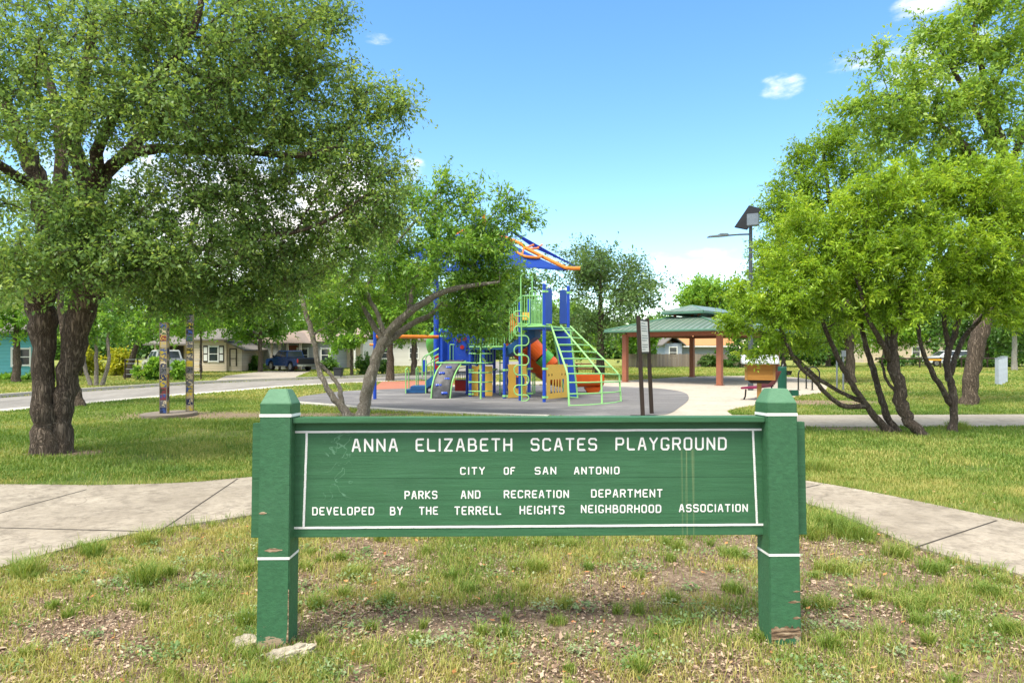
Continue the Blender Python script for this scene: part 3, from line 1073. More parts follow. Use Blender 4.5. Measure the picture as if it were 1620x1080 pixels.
def build_tree(name, label, cat, trunks, clumps, leaf, leafmat, barkmat, group=None, tips_per_m3=None, leaves=60, spread=0.28, bal=0.35,
               droop=0.15, twig=0.006, branch_from=0.35, max_r=0.2, tip_scale=1.0, sides=12, tintbias=0.0, seed=1, aspect=0.5, limb_name="limbs"):
    """trunks: list of lists of (x, y, z, r), the first point of a later list starts on the earlier one;
    clumps: (x, y, z, rx, ry, rz, number of tips)"""
    rg = np.random.default_rng(seed)
    base = Vector(trunks[0][0][:3])
    root = empty(name, (base.x, base.y, 0), label, cat, group)
    off = np.array([base.x, base.y, 0.0])
    tm = MB()
    nodes, par, rad, starts = [], [], [], []
    for ti, tr in enumerate(trunks):
        sp = bez([q[:3] for q in tr], 5)
        rsp = [p.x for p in bez([(q[3], 0, 0) for q in tr], 5)]
        sp = [p + Vector((rg.normal(0, 1), rg.normal(0, 1), 0)) * (min(rsp[i], 0.12) * 0.16 if 0 < i < len(sp) - 1 else 0) for i, p in enumerate(sp)]
        rsp = [q * (1 + rg.normal(0, 0.05)) for q in rsp]
        if ti == 0 or tr[0][2] < 0.25:
            flare = [1.18, 1.09, 1.03] + [1.0] * len(rsp)
            rs2 = [r * flare[i] for i, r in enumerate(rsp)]
            sp2 = [sp[0] - Vector((0, 0, 0.12))] + sp
            rs2 = [rs2[0] * 1.12] + rs2
        else:
            sp2, rs2 = sp, rsp
        tm.tube(sp2, rs2, sides if rsp[0] > 0.05 else 8)
        # attach to nearest existing node
        if nodes:
            D = [(Vector(n_) - sp[0]).length for n_ in nodes]
            p0 = int(np.argmin(D))
        else:
            p0 = 0
        for i, p in enumerate(sp):
            nodes.append(tuple(p)); rad.append(rsp[i])
            par.append(p0 if i == 0 else len(nodes) - 2)
            if i >= branch_from * len(sp):
                starts.append(len(nodes) - 1)
    tips = []
    tint_c = []
    for ci, (x, y, z, rx, ry, rz, n_) in enumerate(clumps):
        d = rg.normal(size=(n_, 3))
        d /= np.linalg.norm(d, axis=1)[:, None]
        rr = rg.random(n_) ** 0.42
        q = np.array([x, y, z]) + d * rr[:, None] * np.array([rx, ry, rz])
        tips.append(q)
        tint_c += list(rg.normal(0, 0.10) + rg.normal(0, 0.11, n_))
    tips = np.concatenate(tips)
    n0 = len(nodes)
    P, par = prim_tree(nodes, par, tips, bal, starts)
    n = len(P)
    kids = [[] for _ in range(n)]
    for i in range(1, n):
        if par[i] != i:
            kids[par[i]].append(i)
    r = np.zeros(n)
    r[:n0] = rad
    for i in range(n - 1, n0 - 1, -1):
        s_ = sum(r[k] ** 2.3 for k in kids[i] if k >= n0)
        r[i] = min(max(twig, s_ ** (1 / 2.3)), max_r)
    for _ in range(3):
        Q = P.copy()
        for i in range(n0, n):
            ks = kids[i]
            if ks:
                k = max(ks, key=lambda q: r[q])
                Q[i] = P[i] * 0.5 + (P[par[i]] + P[k]) * 0.25
        P = Q
    # limbs as tubes along main chains
    lm = tm
    seen = set()
    order = sorted(range(n0, n), key=lambda i: -r[i])
    for i in order:
        if i in seen:
            continue
        chain = [i]
        seen.add(i)
        while True:
            ks = [k for k in kids[chain[-1]] if k not in seen and k >= n0]
            if not ks:
                break
            k = max(ks, key=lambda q: r[q])
            chain.append(k); seen.add(k)
        pts = [Vector(P[par[i]])] + [Vector(P[k]) for k in chain]
        rs = [min(r[par[i]] * 0.9, r[i] * 1.08)] + [r[k] for k in chain]
        jit = []
        for a in range(len(pts) - 1):
            L = (pts[a + 1] - pts[a]).length
            jit += [pts[a], pts[a].lerp(pts[a + 1], 0.5) + Vector(rg.normal(size=3)) * L * 0.055]
        jit.append(pts[-1])
        rj = []
        for a in range(len(rs) - 1):
            rj += [rs[a], (rs[a] + rs[a + 1]) / 2]
        rj.append(rs[-1] * 0.6)
        lm.tube(jit, rj, 7 if rs[0] > 0.04 else (5 if rs[0] > 0.012 else 3), cap=False)
    tr_o = tm.build("trunk", M[barkmat], root, smooth=True)
    # leaves: sprays round every tip and along its twig
    tipn = np.arange(n0, n)
    pp = np.array([P[par[i]] for i in tipn])
    tp = P[tipn]
    cnt = rg.poisson(leaves, size=len(tipn))
    idx = np.repeat(np.arange(len(tipn)), cnt)
    m = len(idx)
    dirv = tp - pp
    L = np.linalg.norm(dirv, axis=1)
    dirv = dirv / np.maximum(L, 1e-6)[:, None]
    # each tip carries a handful of twiglets; leaves sit along them
    ntw = 7
    tw = rg.normal(size=(len(tipn), ntw, 3))
    tw /= np.linalg.norm(tw, axis=2)[:, :, None]
    tw = tw * 0.85 + dirv[:, None, :] * 0.55
    tw[:, :, 2] -= droop
    tw *= spread * rg.uniform(0.5, 1.5, size=(len(tipn), ntw, 1))
    which = rg.integers(0, ntw, m)
    along = rg.random(m) ** 0.7
    tvec = tw[idx, which]
    pos = tp[idx] + tvec * along[:, None] + rg.normal(size=(m, 3)) * spread * 0.10
    back = rg.random(m) < 0.22
    pos[back] = (pp[idx] + (tp - pp)[idx] * rg.random(m)[:, None] + rg.normal(size=(m, 3)) * spread * 0.3)[back]
    tdir = tvec / np.maximum(np.linalg.norm(tvec, axis=1), 1e-6)[:, None]
    ld = tdir * 0.5 + rg.normal(size=(m, 3)) * 0.55
    ld[:, 2] -= droop
    ld /= np.linalg.norm(ld, axis=1)[:, None]
    nrm = rg.normal(size=(m, 3)) * 0.65 + np.array([0, 0, 0.75])
    sd = np.cross(ld, nrm)
    sd /= np.maximum(np.linalg.norm(sd, axis=1), 1e-6)[:, None]
    nn = np.cross(sd, ld)
    ln = leaf * rg.uniform(0.45, 1.4, m)[:, None]
    wd = ln * aspect * rg.uniform(0.8, 1.2, m)[:, None]
    fold = wd * 0.18
    v0 = pos
    v1 = pos + ld * ln * 0.45 + sd * wd * 0.5 + nn * fold
    v2 = pos + ld * ln - nn * ln * 0.12
    v3 = pos + ld * ln * 0.45 - sd * wd * 0.5 + nn * fold
    V = np.stack([v0, v1, v2, v3], axis=1).reshape(-1, 3) - off
    tint = 0.42 + tintbias + np.array(tint_c)[idx] * 1.2 + rg.normal(0, 0.17, m) + 0.12 * (along - 0.5)
    tint = np.clip(tint, 0, 1)
    nleaf = m
    if leaf * F / max(base.y, 1) > 3.5:
        # bare twiglets that carry the sprays near the tips of bigger trees
        A = np.repeat(tp, ntw, axis=0)
        B = A + tw.reshape(-1, 3) * 0.9
        quads = []
        for q in range(2):
            s1 = np.cross(B - A, rg.normal(size=A.shape))
            s1 /= np.maximum(np.linalg.norm(s1, axis=1), 1e-6)[:, None]
            s1 *= 0.0032
            quads.append(np.stack([A + s1, A - s1, B - s1 * 0.3, B + s1 * 0.3], axis=1).reshape(-1, 3) - off)
        V = np.concatenate([V] + quads)
        tint = np.concatenate([tint, np.zeros(2 * len(A))])
        m = len(V) // 4
    o = fast_mesh("crown", V, 4, np.arange(4 * m), M[leafmat], tint, root)
    if m > nleaf:
        o.data.materials.append(M[barkmat])
        mi = np.zeros(m, dtype=np.int32)
        mi[nleaf:] = 1
        o.data.polygons.foreach_set("material_index", mi)
    return root


def tp(px, py, d, rpx):
    p = at(px, py, d)
    return (p.x, p.y, p.z, rpx * d / F)


def cl(px, py, d, rpx, n, ry=None, flat=0.8, rz=None):
    p = at(px, py, d)
    r = rpx * d / F
    return (p.x, p.y, p.z, r, r * (ry or 1.0), (rz * d / F) if rz else r * flat, n)


# the big twin-stemmed tree
def ground_fix(lst):
    lst[0] = (lst[0][0], lst[0][1], 0.0, lst[0][3])
    return lst


big_tr = [
    ground_fix([tp(74, 717, 10.7, 20), tp(70, 660, 10.7, 17), tp(67, 600, 10.75, 15), tp(68, 520, 10.75, 18.5), tp(66, 465, 10.75, 20), tp(78, 380, 10.7, 18), tp(64, 290, 10.6, 15), tp(30, 215, 10.4, 11), tp(-10, 120, 10.2, 8)]),
    ground_fix([tp(93, 712, 10.8, 18), tp(97, 660, 10.85, 16), tp(107, 600, 10.9, 15.5), tp(121, 530, 10.9, 19), tp(134, 470, 10.9, 20), tp(139, 390, 10.8, 17), tp(140, 310, 10.6, 14), tp(118, 230, 10.4, 11), tp(135, 120, 10.2, 8), tp(150, 20, 10.0, 6)]),
    [tp(66, 450, 10.75, 15), tp(85, 370, 11.0, 11), tp(97, 260, 11.1, 10), tp(90, 180, 11.3, 7), tp(60, 60, 11.4, 6)],
    [tp(128, 490, 10.9, 14), tp(150, 470, 11.1, 9), tp(215, 440, 11.3, 7), tp(300, 400, 11.3, 6)],
    [tp(140, 340, 10.7, 13), tp(178, 262, 10.5, 10), tp(240, 236, 10.3, 8), tp(300, 238, 10.2, 7), tp(380, 238, 10.1, 6), tp(470, 246, 10.0, 4.5), tp(540, 230, 10.0, 3)],
    [tp(139, 400, 10.8, 9), tp(200, 410, 10.6, 6.5), tp(290, 396, 10.5, 5.2), tp(330, 391, 10.4, 4.8), tp(400, 374, 10.3, 4), tp(471, 366, 10.2, 3.2), tp(530, 342, 10.1, 2.2), tp(590, 300, 10.0, 1)],
    [tp(140, 310, 10.6, 10), tp(170, 200, 10.0, 8), tp(240, 130, 9.4, 6), tp(300, 60, 9.0, 5), tp(330, -40, 8.8, 4)],
    [tp(178, 262, 10.5, 9), tp(260, 190, 11.0, 7), tp(350, 130, 11.3, 6), tp(450, 70, 11.5, 4), tp(520, 10, 11.5, 3)],
    [tp(60, 300, 10.6, 9), tp(0, 260, 10.0, 7), tp(-60, 200, 9.5, 5)],
]
big_cl = [
    cl(60, 70, 9.6, 120, 80), cl(200, 40, 9.2, 110, 90), cl(330, 60, 9.4, 110, 100), cl(440, 50, 10, 95, 95), cl(500, 120, 10.4, 70, 60),
    cl(590, 170, 10.4, 48, 38), cl(628, 168, 10.4, 20, 10), cl(560, 250, 10.4, 70, 55), cl(610, 330, 10.2, 48, 26), cl(540, 330, 10.5, 70, 55), cl(470, 250, 10.2, 85, 75), cl(400, 170, 9.8, 90, 80),
    cl(300, 170, 9.3, 95, 85), cl(190, 160, 9.2, 95, 70), cl(80, 190, 9.3, 85, 50), cl(0, 150, 9.6, 100, 50), cl(330, 280, 9.7, 85, 60), cl(230, 330, 9.5, 70, 45), cl(400, 320, 10.3, 80, 60),
    cl(470, 380, 10.8, 75, 40), cl(380, 420, 11.0, 80, 42, rz=48), cl(300, 440, 10.8, 70, 36, rz=40), cl(540, 400, 11.2, 60, 24), cl(520, 30, 10.6, 26, 12), cl(548, 20, 10.6, 14, 5),
    cl(150, 400, 9.3, 75, 70, rz=50), cl(70, 410, 9.2, 65, 60, rz=55), cl(0, 400, 9.6, 75, 55), cl(230, 420, 9.6, 60, 42, rz=40), cl(110, 330, 9.2, 60, 40), cl(-30, 300, 10, 80, 40), cl(250, 465, 10.2, 45, 24, rz=28), cl(340, 470, 10.6, 60, 34, rz=30), cl(420, 470, 11.2, 50, 26, rz=32), cl(450, 420, 10.6, 60, 30, rz=40), cl(360, 380, 9.6, 50, 26, rz=34), cl(270, 390, 9.3, 46, 24, rz=34), cl(612, 285, 10.2, 34, 12),
    cl(300, -120, 10, 200, 60), cl(80, -120, 10, 180, 50), cl(480, -60, 11, 90, 34), cl(-150, 100, 10, 140, 40),
    cl(150, 130, 12.6, 150, 70), cl(330, 180, 12.8, 150, 75), cl(470, 200, 12.6, 100, 50), cl(150, 320, 13, 110, 50), cl(20, 300, 13, 110, 40), cl(330, 370, 13, 110, 45, rz=60), cl(480, 400, 12.8, 75, 30), cl(40, 440, 13, 80, 26, rz=50),
]
build_tree("shade_tree", "large spreading tree with twin furrowed trunks standing on the lawn by the sidewalk", "tree", big_tr, big_cl, 0.062, 'leaf_elm', 'bark_elm',
           leaves=72, spread=0.33, bal=0.30, branch_from=0.45, max_r=0.045, sides=28, seed=3, aspect=0.55, twig=0.005)

# the pale-barked tree clump at the edge of the rubber surface
mid_tr = [
    ground_fix([tp(573, 660, 16.4, 11.05), tp(578, 632, 16.4, 9.78), tp(588, 592, 16.4, 9.35), tp(600, 556, 16.4, 8.50), tp(611, 534, 16.4, 7.65), tp(640, 500, 16.2, 6.38), tp(682, 471, 16.0, 5.10), tp(722, 456, 15.9, 4.25), tp(790, 446, 15.8, 2.12)]),
    ground_fix([tp(552, 662, 16.6, 7.65), tp(540, 643, 16.6, 6.38), tp(522, 622, 16.6, 4.67), tp(505, 585, 16.7, 4.25), tp(497, 540, 16.7, 4.25), tp(484, 495, 16.8, 3.82), tp(470, 440, 16.9, 2.55)]),
    [tp(606, 545, 16.4, 6.80), tp(620, 536, 16.5, 5.52), tp(655, 510, 16.7, 4.67), tp(682, 498, 16.8, 3.82), tp(700, 478, 16.9, 2.55)],
    [tp(607, 538, 16.4, 5.52), tp(586, 506, 16.5, 4.25), tp(566, 470, 16.6, 3.06), tp(540, 440, 16.7, 2.12)],
    [tp(611, 534, 16.4, 4.25), tp(598, 500, 16.3, 3.57), tp(582, 460, 16.3, 2.98), tp(600, 420, 16.3, 2.55), tp(640, 370, 16.3, 2.12), tp(690, 310, 16.3, 1.53)],
    [tp(648, 494, 16.2, 4.25), tp(652, 460, 16.3, 3.40), tp(664, 440, 16.3, 2.55), tp(720, 395, 16.3, 1.70), tp(780, 340, 16.3, 1.27), tp(808, 300, 16.3, 0.85)],
    [tp(541, 640, 16.6, 4.67), tp(537, 615, 16.7, 3.57), tp(528, 598, 16.8, 3.23), tp(506, 575, 16.9, 2.98)],
]
mid_cl = [
    cl(640, 395, 16.9, 60, 45), cl(690, 340, 16.3, 48, 34), cl(700, 290, 16.3, 22, 8), cl(745, 310, 16.4, 24, 8), cl(720, 390, 16.0, 55, 50), cl(770, 400, 16.2, 45, 34), cl(792, 430, 16.2, 26, 16), cl(755, 462, 16.6, 52, 44, rz=34),
    cl(765, 492, 16.2, 36, 24, rz=28), cl(735, 495, 16.9, 52, 38, rz=28), cl(765, 525, 16.4, 30, 12, rz=18), cl(800, 310, 16.3, 26, 9), cl(838, 345, 16.3, 16, 5), cl(800, 350, 16.3, 30, 10), cl(760, 355, 16.3, 34, 14),
    cl(560, 440, 17.8, 60, 34), cl(500, 460, 17.8, 48, 30), cl(520, 510, 17.8, 42, 20), cl(600, 360, 16.8, 44, 26), cl(560, 380, 17.2, 42, 24), cl(640, 450, 18.2, 60, 34), cl(470, 430, 17.4, 36, 22), cl(650, 310, 16.5, 26, 10), cl(610, 425, 16.0, 44, 20), cl(660, 430, 15.8, 36, 14), cl(545, 455, 16.2, 40, 16), cl(505, 480, 16.3, 36, 14), cl(560, 490, 18.2, 40, 14),
]
build_tree("leaning_tree", "small pale-barked tree with two leaning stems at the edge of the grey rubber surface", "tree", mid_tr, mid_cl, 0.115, 'leaf_myrtle', 'bark_grey',
           leaves=78, spread=0.36, bal=0.3, branch_from=0.5, max_r=0.045, seed=5, aspect=0.34, twig=0.006)

# bushy lime-green trees right of the sign
build_tree("bushy_tree", "lime green multi-stemmed small tree whose long thin stems lean over towards the bench", "tree", [
    ground_fix([tp(1412, 684, 13.4, 6.88), tp(1392, 668, 13.4, 6.02), tp(1372, 642, 13.4, 4.73), tp(1350, 610, 13.3, 4.30), tp(1330, 575, 13.3, 3.87), tp(1310, 530, 13.2, 3.44), tp(1285, 470, 13.2, 2.58)]),
    ground_fix([tp(1420, 682, 13.5, 6.02), tp(1402, 655, 13.5, 5.16), tp(1392, 620, 13.5, 4.73), tp(1378, 575, 13.5, 4.30), tp(1366, 530, 13.5, 3.87), tp(1350, 470, 13.5, 3.44), tp(1330, 400, 13.5, 2.58)]),
    [tp(1372, 642, 13.4, 4.73), tp(1335, 642, 13.3, 3.87), tp(1310, 625, 13.2, 3.44), tp(1285, 598, 13.1, 3.10), tp(1258, 570, 13.0, 2.75), tp(1235, 520, 12.9, 2.24), tp(1215, 460, 12.9, 1.72)],
    [tp(1362, 634, 13.4, 3.61), tp(1330, 620, 13.5, 3.10), tp(1290, 595, 13.6, 2.75), tp(1250, 558, 13.6, 2.24), tp(1195, 520, 13.6, 1.72)],
], [cl(1215, 500, 13.0, 55, 44), cl(1160, 505, 13.0, 26, 14), cl(1185, 470, 13.2, 36, 20), cl(1270, 470, 12.8, 60, 55), cl(1320, 420, 12.8, 60, 60), cl(1240, 420, 13.2, 45, 34), cl(1200, 555, 13.2, 26, 8, rz=14), cl(1262, 545, 13.4, 36, 14, rz=18),
    cl(1300, 350, 13.0, 55, 46), cl(1350, 480, 12.9, 60, 40), cl(1260, 370, 13.6, 40, 24)],
    0.088, 'leaf_vitex', 'bark_dark', "bushy trees right of the sign", leaves=112, spread=0.215, bal=0.3, branch_from=0.55, max_r=0.035, seed=8, aspect=0.30, twig=0.005)
build_tree("bushy_tree", "lime green bushy tree with the thickest leaning dark trunk of the row", "tree", [
    ground_fix([tp(1461, 690, 12.9, 7.74), tp(1441, 668, 12.95, 8.60), tp(1428, 640, 13.0, 9.46), tp(1420, 600, 13.0, 8.60), tp(1411, 555, 13.0, 8.60), tp(1414, 520, 13.0, 7.74), tp(1430, 470, 13.0, 5.16), tp(1445, 400, 13.0, 3.87), tp(1450, 320, 13.0, 2.58)]),
    [tp(1412, 545, 13.0, 6.88), tp(1400, 510, 13.2, 5.16), tp(1392, 450, 13.3, 3.87), tp(1380, 370, 13.4, 3.01)],
    [tp(1409, 570, 13.0, 5.16), tp(1395, 540, 12.8, 4.30), tp(1375, 508, 12.6, 3.44), tp(1355, 440, 12.4, 2.58)],
    [tp(1418, 620, 13.0, 2.58), tp(1402, 600, 13.1, 2.24), tp(1396, 575, 13.2, 1.89)],
], [cl(1390, 320, 12.8, 60, 66), cl(1450, 290, 12.9, 60, 66), cl(1400, 400, 12.4, 60, 66), cl(1470, 380, 12.5, 60, 66), cl(1430, 470, 12.5, 60, 50), cl(1350, 380, 12.7, 50, 46), cl(1500, 300, 13.4, 50, 44), cl(1480, 470, 12.9, 50, 30),
    cl(1440, 350, 14.2, 80, 40), cl(1390, 440, 14, 60, 30)],
    0.088, 'leaf_vitex', 'bark_dark', "bushy trees right of the sign", leaves=112, spread=0.215, bal=0.3, branch_from=0.5, max_r=0.04, seed=9, aspect=0.30, twig=0.005)
build_tree("bushy_tree", "lime green small tree forking knee-high, last of the row before the thick trunk", "tree", [
    ground_fix([tp(1507, 684, 13.5, 6.88), tp(1509, 655, 13.5, 5.59), tp(1507, 615, 13.5, 5.59), tp(1499, 588, 13.5, 5.16), tp(1500, 555, 13.5, 4.73), tp(1513, 520, 13.5, 4.30), tp(1520, 460, 13.5, 3.44), tp(1535, 380, 13.5, 2.58)]),
    [tp(1505, 640, 13.5, 4.73), tp(1488, 612, 13.4, 4.13), tp(1468, 575, 13.3, 3.78), tp(1456, 540, 13.2, 3.01), tp(1450, 490, 13.2, 2.15)],
    [tp(1503, 592, 13.5, 4.73), tp(1514, 560, 13.6, 3.87), tp(1528, 530, 13.7, 3.44), tp(1560, 490, 13.8, 2.58), tp(1580, 420, 13.8, 2.06)],
    [tp(1501, 548, 13.5, 3.87), tp(1494, 510, 13.4, 3.44), tp(1500, 440, 13.3, 2.58)],
], [cl(1550, 300, 13.0, 55, 56), cl(1600, 350, 13.0, 60, 60), cl(1540, 400, 12.8, 60, 56), cl(1600, 430, 12.9, 60, 50), cl(1560, 470, 13.0, 50, 32), cl(1660, 380, 13.2, 70, 46), cl(1610, 280, 13.2, 55, 40), cl(1500, 440, 13.2, 46, 26), cl(1600, 500, 13.4, 40, 14, rz=20), cl(1580, 350, 14.4, 90, 40)],
    0.088, 'leaf_vitex', 'bark_dark', "bushy trees right of the sign", leaves=112, spread=0.215, bal=0.3, branch_from=0.5, max_r=0.035, seed=10, aspect=0.30, twig=0.005)

# tall trees behind them
build_tree("tall_tree", "tall thick-trunked tree with airy pale green crown rising behind the bushy trees", "tree", [
    ground_fix([tp(1532, 641, 20.1, 12), tp(1536, 610, 20.1, 11), tp(1543, 560, 20.1, 11.5), tp(1552, 515, 20.1, 12.5), tp(1575, 440, 20.1, 12), tp(1590, 340, 20.1, 10), tp(1585, 240, 20.1, 8), tp(1560, 140, 20.1, 5), tp(1540, 40, 20, 3)]),
    [tp(1560, 500, 20.1, 9), tp(1600, 440, 20.3, 7), tp(1640, 360, 20.4, 6)],
    [tp(1588, 330, 20.1, 7), tp(1540, 245, 19.9, 4.6), tp(1490, 200, 19.8, 3.2), tp(1440, 165, 19.6, 2), tp(1405, 150, 19.5, 0.8)],
    [tp(1589, 280, 20.1, 6), tp(1630, 180, 20.1, 5), tp(1640, 90, 20.1, 3)],
    [tp(1575, 230, 20.1, 5), tp(1530, 150, 20.1, 4), tp(1490, 80, 20.1, 2.6)],
], [cl(1440, 130, 19.8, 60, 34), cl(1500, 80, 20, 60, 36), cl(1570, 60, 20, 70, 40), cl(1400, 170, 19.6, 50, 26), cl(1350, 170, 19.5, 28, 8), cl(1460, 200, 19.8, 60, 34), cl(1530, 160, 19.8, 60, 36), cl(1600, 150, 20, 65, 34), cl(1560, 230, 20, 60, 30), cl(1640, 70, 20, 70, 30),
    cl(1400, 215, 19.8, 50, 22), cl(1470, 45, 20, 34, 12), cl(1560, 5, 20, 40, 20), cl(1620, -10, 20, 60, 24), cl(1500, 250, 20.4, 60, 26), cl(1640, 250, 20, 60, 26), cl(1600, -80, 20, 100, 30), cl(1380, 80, 19.8, 26, 6), cl(1600, 470, 20.4, 60, 20, rz=34), cl(1650, 420, 20.4, 60, 20)],
    0.14, 'leaf_pecan', 'bark_elm', leaves=80, spread=0.46, bal=0.35, branch_from=0.5, max_r=0.05, seed=12, tintbias=0.08, aspect=0.42, twig=0.008, droop=0.25)
build_tree("park_tree", "dense green tree with a straight brown trunk beyond the bike hoops", "tree", [
    ground_fix([tp(1345, 606, 33, 8), tp(1344, 570, 33, 7), tp(1342, 500, 33, 7), tp(1330, 400, 33, 5), tp(1310, 300, 33, 3), tp(1300, 220, 33, 2)]),
    [tp(1342, 500, 33, 5), tp(1280, 430, 32.5, 4), tp(1240, 350, 32, 2.5)],
    [tp(1338, 450, 33, 5), tp(1380, 370, 33.5, 3.5), tp(1400, 300, 34, 2)],
], [cl(1290, 250, 33, 40, 42), cl(1320, 220, 33, 34, 30), cl(1260, 290, 33, 40, 40), cl(1240, 340, 32.5, 42, 40), cl(1225, 400, 32.5, 42, 40), cl(1300, 330, 33, 60, 60), cl(1350, 270, 33.5, 50, 46), cl(1260, 440, 32.5, 60, 46), cl(1340, 420, 33, 70, 50), cl(1400, 380, 33.5, 60, 40),
    cl(1330, 530, 33.5, 46, 20, rz=26), cl(1200, 440, 32.5, 26, 14), cl(1290, 510, 33.5, 46, 20, rz=22), cl(1400, 480, 34, 60, 30)],
    0.17, 'leaf_vitex', 'bark_far', leaves=90, spread=0.6, bal=0.35, branch_from=0.4, max_r=0.09, seed=14, aspect=0.4, twig=0.014, tintbias=-0.28)


def simple_tree(name, label, px, base_y, d, top_y, crown_cy, half_w, leafmat, seed, trunk_px=5, bark='bark_far', group="trees beyond the playground and street", leaf=None, n=110, leaves=46, lean=0, low=None, cat="tree", tint=0.0, stems=1):
    """a tree or shrub farther off: own trunk, limbs and crown of several uneven clumps"""
    rg = random.Random(seed)
    k = d / F
    b = at(px, base_y, d)
    cz = CH - (crown_cy - HY) * k
    tz = CH - (top_y - HY) * k
    w = half_w * k
    low = low if low is not None else crown_cy + (crown_cy - top_y) * 0.8
    lz = max(0.15, CH - (low - HY) * k)
    trs = []
    for s in range(stems):
        ox = (s - (stems - 1) / 2) * 0.22 * (1 if stems > 1 else 0)
        sx = (s - (stems - 1) / 2) * w * 0.5 if stems > 1 else 0
        r0 = trunk_px * k
        trs.append([(b.x + ox, d + ox * 0.3, 0, r0), (b.x + ox * 1.5 + lean * 0.3 + sx * 0.3, d, cz * 0.35, r0 * 0.85), (b.x + lean * 0.7 + sx * 0.7, d, cz * 0.75, r0 * 0.65), (b.x + lean + sx, d, (cz + tz) / 2, r0 * 0.3)])
    cls = []
    m = 9
    for i in range(m):
        a = 2 * math.pi * i / m + rg.uniform(-0.3, 0.3)
        rr = rg.uniform(0.35, 0.72)
        z = lz + (tz - lz) * rg.uniform(0.18, 0.82)
        f = math.sqrt(max(0.15, 1 - ((z - (lz + tz) / 2) / ((tz - lz) / 2 + 1e-6)) ** 2 * 0.75))
        s = rg.uniform(0.34, 0.52)
        cls.append((b.x + lean + math.cos(a) * w * rr * f, d + math.sin(a) * w * rr * f * 0.8, z, w * s, w * s, min(w * s * 0.8, (tz - lz) * 0.3), max(3, n // m)))
    cls.append((b.x + lean, d, tz - (tz - lz) * 0.22, w * 0.5, w * 0.5, (tz - lz) * 0.22, max(3, n // 8)))
    lf = leaf or max(0.10, 3.4 * d / 1000 * 1.55)
    return build_tree(name, label, cat, trs, cls, lf, leafmat, bark, group, leaves=leaves, spread=max(0.3, w * 0.2), bal=0.35, branch_from=0.45, max_r=trunk_px * k * 0.5, seed=seed, aspect=0.5, twig=max(0.006, 0.3 * k), sides=8, tintbias=tint)


G1 = "trees beyond the playground and street"
simple_tree("oak_tree", "grey-green oak with an open crown and dark trunk between playset and pavilion", 950, 598, 38.5, 392, 470, 105, 'leaf_oak', 21, 7, leaf=0.19, n=330, leaves=44, low=545, tint=0.05)
simple_tree("far_tree", "rounded bright green tree rising behind the pavilion roof", 1118, 575, 78, 440, 490, 58, 'leaf_bright', 22, 4, n=170, low=545, tint=0.1)
simple_tree("far_tree", "low bright green tree seen between oak and pavilion posts", 1010, 582, 60, 500, 535, 42, 'leaf_bright', 23, 3, n=110)
simple_tree("far_tree", "green tree filling the gap right behind the climbing net", 885, 584, 56, 470, 525, 55, 'leaf_bright', 24, 4, n=130, low=570)
simple_tree("far_tree", "tree with a dark trunk in front of the turquoise house", 26, 604, 34, 440, 500, 62, 'leaf_bright', 25, 6, 'bark_elm', n=130, low=545)
simple_tree("crape_myrtle", "pale multi-stemmed crape myrtle standing on the verge across the street", 152, 610, 30.5, 455, 505, 55, 'leaf_myrtle', 26, 3.2, 'bark_grey', n=110, low=550, stems=3)
simple_tree("far_tree", "tree with a dark straight trunk behind the vine-covered fence", 200, 598, 38.5, 410, 480, 95, 'leaf_bright', 27, 5, 'bark_elm', n=260, low=556, lean=1.6)
simple_tree("far_tree", "leafy yard tree overhanging the front of the beige house roof", 318, 588, 47, 430, 490, 46, 'leaf_bright', 46, 2.2, n=130, low=548)
simple_tree("far_tree", "broad tree rising behind the beige house", 325, 582, 66, 400, 480, 95, 'leaf_bright', 28, 5, n=230, low=545)
simple_tree("far_tree", "broad dense tree standing between the beige house and the blue pickup", 412, 586, 49, 420, 495, 66, 'leaf_bright', 29, 4, n=210, low=566, tint=-0.1)
simple_tree("far_tree", "tree standing behind the house with the brown roof", 500, 582, 72, 410, 490, 75, 'leaf_bright', 30, 5, n=170, low=545)
simple_tree("far_tree", "street tree with a thick brown trunk by the red rubber patch", 617, 602, 35.5, 430, 505, 62, 'leaf_bright', 31, 6.5, 'bark_elm', n=180, low=550, tint=-0.1)
simple_tree("far_tree", "dark trunked tree on the far side of the street behind the steps", 655, 594, 43, 400, 490, 70, 'leaf_dark', 32, 5, n=180, low=555, tint=0.1)
simple_tree("far_tree", "dense tree behind the blue play panels", 720, 592, 46, 410, 500, 72, 'leaf_dark', 33, 5, n=170, low=570, tint=0.1)
simple_tree("far_tree", "dense tree behind the middle of the playset", 800, 590, 50, 410, 500, 78, 'leaf_dark', 34, 5, n=170, low=570, tint=0.1)
simple_tree("far_tree", "slim street tree in front of the pale house by the grey bin", 556, 602, 42, 478, 530, 44, 'leaf_bright', 35, 2.6, n=90, low=562)
simple_tree("far_tree", "dark tree behind the turquoise house", -20, 585, 56, 410, 490, 90, 'leaf_dark', 36, 5, n=170, low=560, tint=0.15)
simple_tree("far_tree", "dark tree filling the gap between turquoise and beige houses", 115, 585, 56, 400, 485, 90, 'leaf_dark', 37, 5, n=190, low=560, tint=0.15)
simple_tree("far_tree", "pale-trunked street tree near the grey posts", 1605, 585, 53, 430, 490, 45, 'leaf_oak', 38, 4, 'bark_pale', n=110, low=530, tint=0.2)
simple_tree("far_tree", "dark green tree over the white parked car", 1480, 582, 72, 420, 500, 80, 'leaf_dark', 39, 4, n=180, low=552, tint=0.15)
simple_tree("far_tree", "yellowish tree behind the brown street railing", 1400, 582, 70, 440, 505, 60, 'leaf_bright', 40, 4, n=150, low=555, tint=0.15)
simple_tree("far_tree", "dark green tree near the pale-trunked street tree", 1560, 582, 66, 410, 495, 80, 'leaf_dark', 41, 4, n=180, low=560, tint=0.1)
